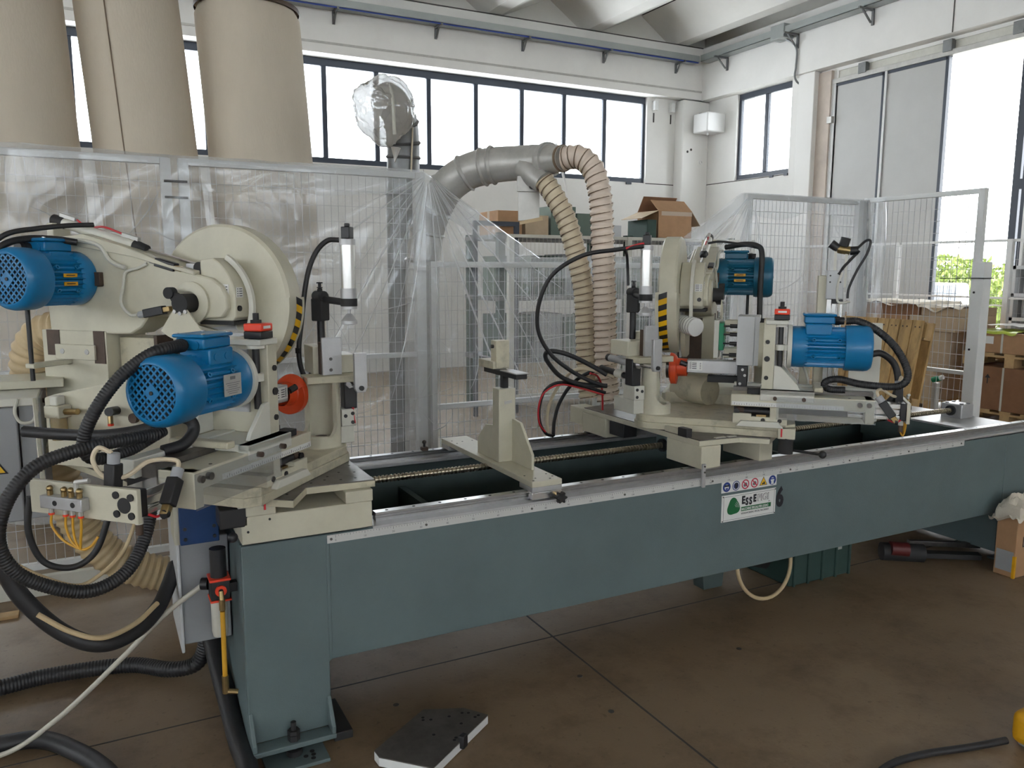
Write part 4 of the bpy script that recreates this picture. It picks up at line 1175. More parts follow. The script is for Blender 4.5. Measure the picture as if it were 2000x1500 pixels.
    H.mb().cyl((0.052, 0.088, 1.158), (0.036, 0.088, 1.158), 0.052, 24).build('cutter', 'steel_dark', t)
    H.mb().cyl((0.128, 0.05, 1.175), (0.10, 0.042, 1.185), 0.012, 10).build('guard_lock', 'black', t)
    H.mb().box(0.352, 0.395, -0.02, 0.12, 1.092, 1.188).build('spindle_bracket', 'black', t, bevel=0.003)
    for a, b in ((0.374, 1.17), (0.384, 1.145), (0.365, 1.108)):
        bolt(H, t, (a, -0.02, b), (0, -1, 0), 0.006, 0.003, 'steel')
    H.mb().box(0.22, 0.352, 0.06, 0.11, 1.098, 1.128).build('cable_block', 'black_matt', t, bevel=0.003)
    H.mb().box(0.262, 0.284, 0.10, 0.24, 1.24, 1.362).build('green_guard', 'green', t, bevel=0.003)
    H.mb().box(0.24, 0.262, 0.10, 0.26, 1.205, 1.375).build('guard_plate', 'cream_light', t, bevel=0.002)
    H.mb().box(0.284, 0.345, 0.12, 0.20, 1.205, 1.25).build('drill_guide', 'cream', t, bevel=0.003)
    H.mb().box(0.284, 0.345, 0.12, 0.20, 1.35, 1.375).build('drill_guide', 'cream', t, bevel=0.003)
    # feed cylinder at the outer end
    cy = H.mb()
    sec = [(-0.105, 0.998), (-0.038, 0.998), (-0.038, 1.014), (-0.044, 1.018), (-0.044, 1.040), (-0.038, 1.044), (-0.038, 1.063), (-0.105, 1.063), (-0.105, 1.044), (-0.099, 1.040), (-0.099, 1.018), (-0.105, 1.014)]
    cy.prism(sec, lambda p, q: (0.80, p, q), lambda p, q: (1.00, p, q))
    cyo = cy.build('feed_cylinder', 'alu_bright', t, bevel=0.002)
    H.mb().box(0.995, 1.02, -0.107, -0.036, 0.996, 1.066).build('cylinder_cap', 'black', cyo, bevel=0.004)
    ep = H.mb().box(1.02, 1.034, -0.110, 0.225, 0.984, 1.070).build('end_plate', 'cream', t, bevel=0.002)
    for vv, zz in ((-0.092, 1.050), (-0.048, 1.053), (-0.092, 1.004), (-0.048, 1.006)):
        bolt(H, ep, (1.034, vv, zz), (1, 0, 0), 0.0095, 0.004)
    H.mb().cyl((1.0335, -0.070, 1.028), (1.0348, -0.070, 1.028), 0.020, 22).build('end_bore', 'black_matt', ep, smooth=0)
    H.mb().cyl((1.005, -0.085, 0.996), (1.005, -0.085, 0.975), 0.010, 12).build('silencer', 'off_white', cyo)
    H.mb().cyl((1.005, -0.085, 0.975), (1.005, -0.085, 0.948), 0.009, 12).build('silencer', 'brown_steel', cyo)
    H.mb().tube(catmull([(1.0, -0.11, 1.0), (0.98, -0.12, 0.99), (0.95, -0.12, 1.0)], 5), 0.0035, 6).build('air_tube', 'red_tube', cyo)
    # valve manifold on the end plate
    mf = H.mb().box(1.034, 1.060, 0.035, 0.166, 1.008, 1.040).build('manifold', 'alu', t, bevel=0.002)
    for vv in (0.062, 0.118):
        bolt(H, mf, (1.060, vv, 1.024), (1, 0, 0), 0.007, 0.001)
    for vv in (0.052, 0.078, 0.100, 0.145):
        f_ = H.mb().cyl((1.047, vv, 1.040), (1.047, vv, 1.052), 0.007, 8); f_.ball((1.047, vv, 1.057), 0.008, 8)
        f_.build('manifold_fitting', 'brass', mf)
        f_ = H.mb().cyl((1.047, vv, 1.008), (1.047, vv, 0.994), 0.006, 8); f_.build('manifold_fitting', 'galvanised', mf)
        H.mb().cyl((1.047, vv, 0.994), (1.047, vv, 0.989), 0.007, 8).build('release_ring', 'red', mf)
        tb_ = catmull([(1.047, vv, 0.99), (1.047, vv + 0.002, 0.96), (1.045, vv * 0.6 + 0.03, 0.925), (1.04, 0.065, 0.905), (1.03, 0.045, 0.912), (1.02, 0.03, 0.935)], 8)
        H.mb().tube(tb_, 0.0032, 6).build('air_tube', 'amber', mf)
    el = H.mb().cyl((1.047, 0.06, 1.055), (1.047, 0.06, 1.078), 0.006, 8); el.cyl((1.047, 0.062, 1.078), (1.045, 0.02, 1.086), 0.006, 8)
    el.build('elbow_fitting', 'galvanised', mf)
    # position sensors
    for c, ax in (((0.945, -0.135, 1.045), (0.55, -0.10, -0.75)), ((1.0, -0.01, 1.085), (0.05, 0.05, -1))):
        a = Vector(ax).normalized(); c = Vector(c)
        s_ = H.mb().obox(c, (0.072, 0.032, 0.032), a, (0, 1, 0.1)).build('position_sensor', 'black', t, bevel=0.003)
        H.mb().cyl(c - a * 0.036, c - a * 0.062, 0.015, 12).build('sensor_gland', 'grey_plastic', s_)
        H.mb().obox(c + a * 0.048, (0.026, 0.02, 0.02), a).build('sensor_plunger', 'brass', s_, bevel=0.002)
        H.mb().cyl(c + a * 0.058 + Vector((0.006, 0, 0)), c + a * 0.058 + Vector((-0.006, 0, 0)), 0.012, 12).build('sensor_roller', 'black', s_)
    pts = catmull([Vector((0.945, -0.135, 1.045)) - Vector((0.55, -0.1, -0.75)).normalized() * 0.06, (0.905, -0.12, 1.115), (0.93, -0.06, 1.115), (0.98, -0.03, 1.085), (1.01, 0.01, 1.09), (1.02, 0.03, 1.13), (1.01, 0.02, 1.16), (1.0, -0.01, 1.147)], 8)
    H.mb().tube(pts, 0.006, 8).build('sensor_cable', 'hose_cream', t)
    return t

def clamp_column(H, label):
    t = thing('clamp_column', label, 'clamp', H.P((0, 0, 0.955)), 'clamp columns')
    # C-shaped column: cup at the foot, wall open towards +u
    def half(r, a0, a1, n=18):
        return [(r * math.cos(math.radians(a0 + (a1 - a0) * i / n)), r * math.sin(math.radians(a0 + (a1 - a0) * i / n))) for i in range(n + 1)]
    cup = H.mb().lathe([(0.001, 0.985), (0.047, 0.985), (0.050, 1.000), (0.067, 1.000), (0.067, 0.957), (0.072, 0.955)], (0, 0, 0), (0, 0, 1), 36)
    cup.build('column_foot', 'cream', t, smooth=40)
    poly = half(0.067, 82, 278) + half(0.049, 278, 82)
    H.mb().prism(poly, lambda p, q: (p, q, 0.998), lambda p, q: (p, q, 1.192)).build('column_wall', 'cream', t, smooth=40)
    for sv in (1, -1):
        f = [(0.009, 1.0), (0.056, 1.0)] + [(0.056 - 0.047 * math.sin(math.radians(a)), 1.0 + 0.047 * (1 - math.cos(math.radians(a)))) for a in range(10, 91, 16)]
        vv = sv * 0.058
        H.mb().prism(f, lambda p, q: (p, vv - 0.009, q), lambda p, q: (p, vv + 0.004, q)).build('column_web', 'cream', t, smooth=40)
    H.mb().cyl((0.01, 0, 0.986), (0.01, 0, 0.993), 0.022, 14).build('pivot_nut', 'brown_steel', t)
    # table, fence and stop are square to the bed: a across, b away, z up, mirrored for the left head
    sx = 1 if H.side == 'R' else -1
    def W():
        return MB(lambda p: H.o + Vector((sx * p[0], p[1], p[2])), sx < 0)
    W().box(-0.130, 0.060, -0.045, 0.06, 1.190, 1.216).build('top_plate', 'cream_dirty', t, bevel=0.003)
    W().prism([(-0.14, 1.216), (0.02, 1.216), (0.02, 1.318), (-0.02, 1.318), (-0.03, 1.283), (-0.14, 1.283)], lambda p, q: (p, 0.03, q), lambda p, q: (p, 0.165, q)).build('fence_block', 'cream', t, bevel=0.003)
    W().box(-0.075, 0.0, 0.004, 0.03, 1.218, 1.335).build('fence_teeth', 'brown_steel', t, smooth=0)
    fp = W().box(-0.076, -0.004, -0.012, 0.004, 1.216, 1.352).build('fence_plate', 'alu', t, bevel=0.002)
    for zz in (1.275, 1.235):
        W().cyl((-0.035, -0.012, zz), (-0.035, -0.0145, zz), 0.006, 10).build('fence_screw', 'steel_dark', fp)
    # swing stop on its guide rod
    sp = W().prism([(-0.130, 1.18), (-0.122, 1.165), (-0.092, 1.165), (-0.084, 1.18), (-0.084, 1.305), (-0.130, 1.305)], lambda p, q: (p, -0.145, q), lambda p, q: (p, -0.127, q)).build('stop_bar', 'alu', t, bevel=0.002)
    W().cyl((-0.107, -0.145, 1.181), (-0.107, -0.153, 1.181), 0.009, 12).build('stop_screw', 'black', sp)
    W().cyl((-0.107, -0.127, 1.181), (-0.107, 0.0, 1.181), 0.0075, 12).build('stop_rod', 'chrome', t)
    W().cyl((-0.107, -0.012, 1.181), (-0.107, 0.0, 1.181), 0.019, 6).build('rod_nut', 'steel', t)
    W().box(-0.134, -0.085, 0.0, 0.055, 1.085, 1.205).build('valve_block', 'black', t, bevel=0.004)
    c1 = W().cyl((-0.107, 0.055, 1.183), (-0.107, 0.21, 1.19), 0.017, 16).build('stop_cylinder', 'alu', t)
    W().cyl((-0.107, 0.21, 1.19), (-0.107, 0.23, 1.191), 0.018, 14).build('cylinder_cap', 'black', c1)
    c2 = W().cyl((-0.11, 0.055, 1.12), (-0.115, 0.12, 1.125), 0.014, 14).build('hose_sleeve', 'black', t)
    W().cyl((-0.113, 0.095, 1.123), (-0.117, 0.145, 1.127), 0.019, 14).build('sleeve_clamp', 'off_white', c2)
    W().cyl((-0.117, 0.145, 1.127), (-0.125, 0.26, 1.14), 0.014, 12).build('hose_sleeve', 'black', c2)
    vb = W().box(-0.125, -0.070, -0.01, 0.08, 1.02, 1.085).build('valve_body', 'off_white', t, bevel=0.004)
    for a, b in ((-0.112, 1.068), (-0.085, 1.060), (-0.112, 1.035)):
        W().cyl((a, -0.01, b), (a, -0.013, b), 0.007, 10).build('valve_screw', 'black', vb)
    W().box(-0.12, -0.06, 0.0, 0.16, 0.956, 1.02).build('column_bracket', 'off_white', t, bevel=0.003)
    if H.side == 'L':
        W().cyl((-0.115, -0.005, 1.09), (-0.12, -0.006, 1.03), 0.005, 8).build('red_lever', 'red_tube', t)
    # pole with pneumatic clamp
    PU, PV = -0.124, 0.068
    H.mb().cyl((PU, PV, 1.216), (PU, PV, 1.505), 0.0145, 16).build('clamp_pole', 'black', t)
    hd = H.mb().box(PU - 0.028, PU + 0.028, PV - 0.024, PV + 0.024, 1.405, 1.49)
    hd.cyl((PU - 0.022, PV + 0.03, 1.497), (PU + 0.02, PV - 0.03, 1.497), 0.021, 16)
    hd.cyl((PU, PV, 1.50), (PU, PV, 1.528), 0.010, 10)
    ho = hd.build('clamp_head', 'black_matt', t, bevel=0.005)
    w = H.mb().cyl((PU, PV, 1.528), (PU, PV, 1.532), 0.011, 10); w.cyl((PU, PV, 1.532), (PU, PV, 1.545), 0.006, 8); w.cyl((PU, PV, 1.545), (PU, PV, 1.550), 0.012, 10)
    w.build('clamp_screw', 'black', ho)
    CU, CV = -0.044, -0.098
    H.mb().cyl((PU, PV, 1.488), (CU, CV, 1.478), 0.013, 12).build('clamp_arm', 'black_matt', t)
    H.mb().cyl((CU, CV, 1.466), (CU, CV, 1.494), 0.030, 24).build('clamp_ring', 'black_matt', t)
    cb = H.mb().cyl((CU, CV, 1.530), (CU, CV, 1.688), 0.0255, 26).build('clamp_cylinder', 'alu_bright', t)
    H.mb().cyl((CU, CV, 1.494), (CU, CV, 1.530), 0.0285, 26).build('cylinder_end', 'alu', cb)
    H.mb().cyl((CU, CV, 1.684), (CU, CV, 1.704), 0.0285, 26).build('cylinder_end', 'alu', cb)
    H.mb().cyl((CU, CV, 1.456), (CU, CV, 1.466), 0.0285, 24).build('cylinder_end', 'alu', cb)
    tp = H.mb().box(CU - 0.017, CU + 0.017, CV - 0.017, CV + 0.017, 1.706, 1.748); tp.cyl((CU, CV, 1.748), (CU, CV, 1.760), 0.010, 12)
    tp.build('air_valve', 'black', cb, bevel=0.003)
    H.mb().cyl((CU - 0.015, CV + 0.01, 1.712), (CU - 0.04, CV + 0.02, 1.706), 0.006, 8).build('air_fitting', 'red_tube', cb)
    pdm = H.mb().lathe([(0.006, 1.456), (0.006, 1.44), (0.012, 1.436), (0.029, 1.414), (0.029, 1.402), (0.022, 1.400), (0.001, 1.400)], (CU, CV, 0), (0, 0, 1), 24)
    pdm.build('clamp_pad', 'alu', cb, smooth=30)
    return t

HR = Head((2.239, 2.897), 'R')
HL = Head((0.715, 2.89), 'L')
saw_head(HL, 'left mitre saw head with round cream guard, hazard stripes and blue motor at rear')
saw_head(HR, 'right mitre saw head, guard seen edge-on, with dark teal motor by the plastic sheet')
boring_head(HL, 'left boring head: blue motor with fan grille facing the viewer on cream slide')
boring_head(HR, 'right boring head: blue motor seen from the side on cream slide with ruler')
clamp_column(HL, 'left cream clamp column with silver air cylinder on black pole')
clamp_column(HR, 'right cream clamp column with silver air cylinder beside the corrugated hoses')

# ---------------------------------------------------------------- fixed left table and sliding right carriage
lt = thing('saw_table', 'fixed cream table with drilled dark top at the left end of the bed', 'table', (0.5, 2.9, 0.738))
MB().prism([(0.363, 0.741), (0.785, 0.741), (0.785, 0.831), (0.375, 0.831), (0.372, 0.80), (0.363, 0.797)], lambda a, b: (a, 2.53, b), lambda a, b: (a, 3.40, b)).build('table_base', 'cream', lt, bevel=0.003)
MB().box(0.695, 0.788, 2.528, 3.38, 0.831, 0.871).build('spacer', 'cream', lt, bevel=0.003)
MB().box(0.378, 0.47, 2.528, 3.38, 0.831, 0.871).build('spacer', 'cream', lt, bevel=0.003)
tp = [(0.805, 2.552), (0.805, 2.90), (0.83, 2.95), (0.83, 3.45), (-0.05, 3.75), (-0.22, 3.55), (0.10, 2.80), (0.385, 2.515), (0.505, 2.428), (0.575, 2.560)]
MB().prism(tp, lambda a, b: (a, b, 0.871), lambda a, b: (a, b, 0.893)).build('table_plate', 'cream_dirty', lt, bevel=0.002)
def inset(poly, d):
    cx = sum(p[0] for p in poly) / len(poly); cy = sum(p[1] for p in poly) / len(poly)
    return [(cx + (p[0] - cx) * (1 - d), cy + (p[1] - cy) * (1 - d)) for p in poly]
MB().prism(inset(tp, 0.006), lambda a, b: (a, b, 0.893), lambda a, b: (a, b, 0.8965)).build('table_top', 'steel_plate', lt, smooth=0)
rnd = random.Random(3)
for dx, dy in ((0.60, 2.60), (0.65, 2.62), (0.70, 2.60), (0.75, 2.60), (0.77, 2.68), (0.72, 2.70), (0.67, 2.66), (0.62, 2.68), (0.78, 2.78), (0.74, 2.80), (0.70, 2.76), (0.76, 2.87), (0.55, 2.58), (0.56, 2.62), (0.50, 2.50), (0.52, 2.56)):
    MB().cyl((dx, dy, 0.8965), (dx, dy, 0.897), 0.0045, 8).build('hole', 'black_matt', lt, smooth=0)
MB().cyl((0.45, 2.53, 0.815), (0.45, 2.528, 0.815), 0.004, 8).build('hole', 'black_matt', lt, smooth=0)
MB().cyl((0.383, 2.53, 0.782), (0.383, 2.528, 0.782), 0.004, 8).build('hole', 'black_matt', lt, smooth=0)
# swivel lock under the left head
lk = MB().box(0.30, 0.385, 2.53, 2.62, 0.80, 0.862)
lko = lk.build('swivel_lock', 'black', lt, bevel=0.004)
MB().ball((0.335, 2.52, 0.775), 0.016).build('lock_knob', 'black', lt)
MB().box(0.345, 0.42, 2.46, 2.52, 0.88, 0.905).build('scale_pointer', 'cream_light', lt, bevel=0.002)
MB().obox((0.425, 2.462, 0.885), (0.006, 0.004, 0.035), (1, 0, 0), (0.3, 0, 1)).build('red_pointer', 'red_tube', lt, smooth=0)

rc = thing('saw_carriage', 'cream sliding carriage under the right head with feet on the rails', 'carriage', (2.45, 2.95, 0.77))
cp_ = [(2.20, 2.545), (2.405, 2.530), (2.495, 2.445), (2.62, 2.53), (2.86, 2.78), (3.25, 3.40), (3.05, 3.62), (2.20, 3.45)]
MB().prism(cp_, lambda a, b: (a, b, 0.871), lambda a, b: (a, b, 0.893)).build('carriage_plate', 'cream', rc, bevel=0.002)
MB().prism(inset(cp_, 0.012), lambda a, b: (a, b, 0.893), lambda a, b: (a, b, 0.8965)).build('carriage_top', 'steel_plate', rc, smooth=0)
for a in ((2.20, 2.305, 2.53, 2.76), (2.525, 2.60, 2.53, 2.76), (2.20, 2.305, 3.24, 3.45), (2.525, 2.60, 3.24, 3.45)):
    f = MB().box(a[0], a[1], a[2], a[3], 0.776, 0.871).build('foot', 'cream', rc, bevel=0.003)
    MB().box(a[0] + 0.01, a[1] - 0.01, 2.583 if a[2] < 3 else 3.40, 2.627 if a[2] < 3 else 3.44, 0.7688, 0.776).build('rail_runner', 'black', f, smooth=0)
ptr = MB().box(2.203, 2.219, 2.520, 2.530, 0.700, 0.80).build('ruler_pointer', 'alu', rc, bevel=0.001)
for zz in (0.765, 0.79):
    MB().cyl((2.211, 2.520, zz), (2.211, 2.516, zz), 0.004, 8).build('pointer_screw', 'steel_dark', ptr)
nb = MB().box(2.335, 2.40, 2.89, 3.01, 0.742, 0.871).build('nut_bracket', 'bed_grey', rc, bevel=0.004)
MB().ring((2.335, 2.95, 0.785), (2.318, 2.95, 0.785), 0.030, 0.0165, 18).build('seal_ring', 'black', nb)
MB().box(2.29, 2.345, 2.545, 2.562, 0.8965, 0.900).build('edge_strip', 'cream_light', rc, bevel=0.001)
MB().box(2.355, 2.40, 2.54, 2.556, 0.8965, 0.900).build('edge_strip', 'cream_light', rc, bevel=0.001)
MB().obox((2.200, 2.64, 0.915), (0.03, 0.06, 0.038), (1, 0, 0)).build('stop_block', 'black', rc, bevel=0.003)
MB().obox((2.212, 2.72, 0.908), (0.02, 0.12, 0.024), (1, 0, 0)).build('stop_strip', 'cream', rc, bevel=0.002)
MB().box(2.205, 2.30, 3.46, 3.58, 0.80, 0.89).build('valve_box', 'cream', rc, bevel=0.004)
MB().box(2.21, 2.29, 3.10, 3.22, 0.80, 0.868).build('sensor_box', 'black', rc, bevel=0.004)
# swivel lock with lever and ball
sl_ = HR.mb().box(0.53, 0.60, -0.155, -0.08, 0.90, 0.945).build('lock_bracket', 'cream', rc, bevel=0.003)
HR.mb().cyl((0.565, -0.125, 0.905), (0.565, -0.125, 0.835), 0.030, 18).build('lock_handle', 'black_matt', rc)
lv = HR.mb().cyl((0.565, -0.125, 0.852), (0.70, -0.15, 0.845), 0.006, 8); lv.ball((0.71, -0.152, 0.845), 0.016)
lv.build('lock_lever', 'black', rc)
HR.mb().obox((0.545, -0.158, 0.927), (0.006, 0.004, 0.035), (1, 0, 0), (0.5, 0, 1)).build('red_pointer', 'red_tube', rc, smooth=0)

# ================================================================ guard fence with plastic sheeting
def fence_panel(label, a, b, z0, z1, mids=(), wires=(0.04, 0.085), matn='white_paint', fr=0.035, name='fence_panel', group='guard fence panels', posts=(), wmat='grey_light', wr=0.002):
    """mesh panel between two ground points a and b"""
    a, b = Vector((*a, 0)), Vector((*b, 0))
    d = (b - a); L = d.length; d.normalize()
    t = thing(name, label, 'fence', (a.x, a.y, 0), group)
    def bar(s0, s1, q0, q1, nm='frame_bar', w=fr):
        c = a + d * ((s0 + s1) / 2) + Vector((0, 0, (q0 + q1) / 2))
        MB().obox(c, (max(s1 - s0, 1e-3), w, max(q1 - q0, 1e-3)), d).build(nm, matn, t, bevel=0.002)
    bar(0, L, z1 - fr, z1); bar(0, L, z0, z0 + fr)
    bar(0, fr, z0 + fr, z1 - fr); bar(L - fr, L, z0 + fr, z1 - fr)
    for mz in mids: bar(fr, L - fr, mz, mz + fr * 0.8)
    for s, w, h in posts:
        bar(s - w / 2, s + w / 2, 0, h, 'post', w)
    m_ = MB()
    n = int((L - fr) / wires[0])
    for i in range(1, n):
        p = a + d * (fr / 2 + (L - fr) * i / n)
        m_.cyl((p.x, p.y, z0 + fr), (p.x, p.y, z1 - fr), wr, 4, cap=False)
    k = int((z1 - z0 - fr) / wires[1])
    for i in range(1, k):
        zz = z0 + fr + (z1 - z0 - 2 * fr) * i / k
        p, q = a + d * fr, b - d * fr
        m_.cyl((p.x, p.y + wr * 2, zz), (q.x, q.y + wr * 2, zz), wr, 4, cap=False)
    o = m_.build('wire_mesh', wmat, t, smooth=0); o['kind'] = 'stuff'
    return t
FY = 4.52
pA = fence_panel('tall mesh fence panel under plastic sheet at the far left', (-2.3, FY), (0.375, FY), 0.10, 2.155, (1.08,), posts=((0.02, 0.05, 2.15), (2.66, 0.05, 2.15)))
pB = fence_panel('tall mesh fence panel behind the left saw head', (0.425, FY), (1.745, FY), 0.10, 2.155, (1.08,), posts=((0.02, 0.05, 2.15), (1.30, 0.06, 2.155)))
for zz in (2.03, 1.95):
    MB().box(0.35, 0.46, FY - 0.03, FY - 0.024, zz, zz + 0.012).build('tie_bracket', 'black_matt', pB, smooth=0)
pC = fence_panel('low mesh fence panel under the sloping plastic sheet in the middle', (1.79, FY), (4.20, FY), 0.10, 1.645, (0.75,), posts=((1.2, 0.04, 1.6),))
pD = fence_panel('tall mesh fence panel behind the right saw head', (4.26, FY), (5.46, FY), 0.10, 2.150, (), posts=((0.02, 0.05, 2.15), (1.19, 0.06, 2.15)))
pE = fence_panel('uncovered mesh fence panel at the right end with a thick post', (5.50, 4.50), (5.50, 3.53), 0.10, 2.165, (0.86,), wires=(0.045, 0.085), posts=((0.02, 0.06, 2.15), (0.965, 0.04, 2.165)))
MB().box(5.455, 5.545, 3.46, 3.55, 0.0, 1.66).build('post', 'white_paint', pE, bevel=0.004)
for zz in (1.45, 1.05):
    MB().cyl((5.455, 3.52, zz), (5.452, 3.52, zz), 0.008, 8).build('post_hole', 'black_matt', pE, smooth=0)
MB().box(5.44, 5.56, 3.45, 3.56, 1.545, 1.552).build('cable_tie', 'black', pE, smooth=0)
MB().tube([(5.45, 3.55, 1.548), (5.40, 3.62, 1.545), (5.36, 3.72, 1.545)], 0.003, 6).build('cable_tie_tail', 'black', pE)

# --- plastic film draped over the fence: one long crumpled sheet
def film_sheet():
    prof = [(-2.35, 2.175), (0.0, 2.175), (0.4, 2.165), (1.74, 2.168), (1.78, 2.14), (2.52, 1.675), (3.0, 1.685), (3.50, 1.69), (3.66, 1.80), (4.22, 2.155), (4.9, 2.155), (5.52, 2.158)]
    def top(x):
        for (xa, za), (xb, zb) in zip(prof, prof[1:]):
            if x <= xb: return za + (zb - za) * (x - xa) / (xb - xa)
        return prof[-1][1]
    anchors = [(1.75, 2.15, 1.9, 0.035, 13), (4.24, 2.14, 1.4, 0.030, 11), (0.40, 2.15, 0.8, 0.012, 9), (-0.05, 1.80, 0.6, 0.02, 7), (2.6, 1.68, 0.9, 0.012, 7)]
    def ridge(p):
        return 1.0 - abs(noise.noise(p)) * 2.2
    NU, NV = 720, 180
    x0, x1, zb = -2.35, 5.52, 0.36
    def fn(a, b):
        x = x0 + (x1 - x0) * a
        zt = top(x) + 0.008 * noise.noise(Vector((x * 6, 3, 0)))
        zlow = zb + 0.05 * noise.noise(Vector((x * 1.3, 7, 0)))
        z = zlow + (zt - zlow) * b
        y = FY - 0.05
        # long folds that hang from the tie points
        for ax, az, R, amp, fq in anchors:
            dx, dz = x - ax, az - z
            r = math.hypot(dx, dz)
            if r < R and r > 0.02:
                th = math.atan2(dx, max(dz, 0.001))
                k = math.sin(fq * th + 2.3 * noise.noise(Vector((th * 3, ax, r * 0.8))))
                k = math.copysign(abs(k) ** 0.6, k)
                y -= amp * (0.5 + 0.5 * k) * min(1, r * 4) * (1 - r / R) ** 0.8
        # soft swags and sharp creases
        y -= 0.022 * (0.5 + noise.noise(Vector((x * 1.1, z * 0.6, 1.0))))
        c = ridge(Vector((x * 1.3 + z * 0.5, z * 0.8 - x * 0.3, 4.2)))
        y -= 0.018 * max(0, c) ** 12
        c = ridge(Vector((x * 2.1 - z * 1.0, z * 1.7 + x * 0.6, 9.1)))
        y -= 0.010 * max(0, c) ** 12
        c = ridge(Vector((x * 0.5, z * 2.2 + 0.2 * x, 2.7)))
        y -= 0.010 * max(0, c) ** 12
        if b > 0.985: y += 0.05 * (b - 0.985) / 0.015
        return (x, y, z)
    m_ = MB().grid(NU, NV, fn)
    # flap turned back over the top rail
    def flap(a, b):
        x = x0 + (x1 - x0) * a
        zt = top(x) + 0.008 * noise.noise(Vector((x * 6, 3, 0)))
        return (x, FY + 0.0 + 0.035 * b + 0.01 * noise.noise(Vector((x * 5, b * 3, 1))), zt + 0.004 - (0.16 + 0.10 * noise.noise(Vector((x * 2.3, 1, 5)))) * b ** 1.3)
    m_.grid(240, 10, flap)
    o = m_.build('plastic_sheet', 'film', None, smooth=0)
    o.data.polygons.foreach_set('use_smooth', [True] * len(o.data.polygons))
    tag(o, 'long crumpled clear plastic sheet draped along the guard fence behind the machine', 'plastic sheet')
    # pinched pleats: several layers of film folded on each other
    rp = random.Random(21)
    pm_ = MB()
    def pleat(xa, za, an, L, w, bend=0.0, r0=0.05):
        n = 14
        vs, fs = [], []
        for i in range(n + 1):
            t = i / n
            r = r0 + L * t
            a = an + bend * t
            x = xa + r * math.sin(a); z = za - r * math.cos(a)
            tx, tz = math.cos(a), math.sin(a)
            ww = w * (0.25 + 0.75 * math.sin(math.pi * min(1, 0.15 + t * 0.85))) * (0.6 + 0.8 * abs(noise.noise(Vector((x * 9, z * 9, an)))))
            if z > top(x) - 0.01 or z < zb + 0.02 or x < x0 + 0.05 or x > x1 - 0.05: break
            b_ = (z - zb) / (top(x) - zb)
            y = fn((x - x0) / (x1 - x0), min(0.98, b_))[1]
            vs += [(x - tx * ww / 2, y - 0.004, z - tz * ww / 2), (x, y - 0.004 - ww * 0.5, z), (x + tx * ww / 2, y - 0.004, z + tz * ww / 2)]
        k = len(vs) // 3
        for i in range(k - 1):
            fs += [(i * 3, i * 3 + 1, i * 3 + 4, i * 3 + 3), (i * 3 + 1, i * 3 + 2, i * 3 + 5, i * 3 + 4)]
        if k > 1: pm_.add(vs, fs)
    for an, L in ((-1.15, 0.5), (-0.95, 0.75), (-0.72, 1.45), (-0.55, 1.2), (-0.38, 1.5), (-0.22, 1.0), (-0.08, 1.3), (0.10, 1.5), (0.22, 1.2), (0.33, 1.55), (0.45, 1.6), (0.55, 1.1), (0.66, 1.5), (0.78, 1.2), (0.88, 1.3), (0.97, 1.0)):
        pleat(1.75, 2.14, an, L, rp.uniform(0.006, 0.014), rp.uniform(-0.12, 0.12))
    for an, L in ((-0.92, 0.9), (-0.82, 0.7), (-0.74, 1.0), (-0.62, 0.8), (-0.50, 1.1), (-0.36, 0.9), (-0.22, 1.2), (-0.10, 0.8), (0.12, 0.9), (0.3, 0.6)):
        pleat(4.25, 2.14, an, L, rp.uniform(0.006, 0.013), rp.uniform(-0.1, 0.1))
    for an, L, b0 in ((-0.5, 0.5, 0.3), (0.6, 0.45, -0.4), (0.15, 0.7, 0.1), (1.2, 0.35, -0.5), (-1.2, 0.5, 0.4), (2.3, 0.3, 0.2), (-2.0, 0.35, 0)):
        pleat(0.12, 1.72, an, L, rp.uniform(0.006, 0.012), b0)
    for k in range(45):
        pleat(rp.uniform(-0.6, 5.4), rp.uniform(0.6, 2.05), rp.choice((1.45, 1.6, 1.7, 0.9, -0.8, 0.5, -0.3)), rp.uniform(0.10, 0.45), rp.uniform(0.004, 0.009), rp.uniform(-0.6, 0.6))
    po_ = pm_.build('pleats', 'film_fold', o, smooth=60); po_['kind'] = 'stuff'
    # short end wrapped round the corner post
    def wrap(a, b):
        z = 0.9 + 1.26 * b
        y = 4.48 - a * 0.24 - 0.02 * noise.noise(Vector((a * 3, z * 3, 0)))
        return (5.45 - 0.03 * math.sin(a * 9 + z * 2) - 0.02 * a, y, z - 0.1 * a * (1 - b))
    o = MB().grid(24, 60, wrap).build('plastic_sheet', 'film', None, smooth=0)
    o.data.polygons.foreach_set('use_smooth', [True] * len(o.data.polygons))
    tag(o, 'narrow end of clear plastic sheet hanging by the fence corner post', 'plastic sheet')
film_sheet()

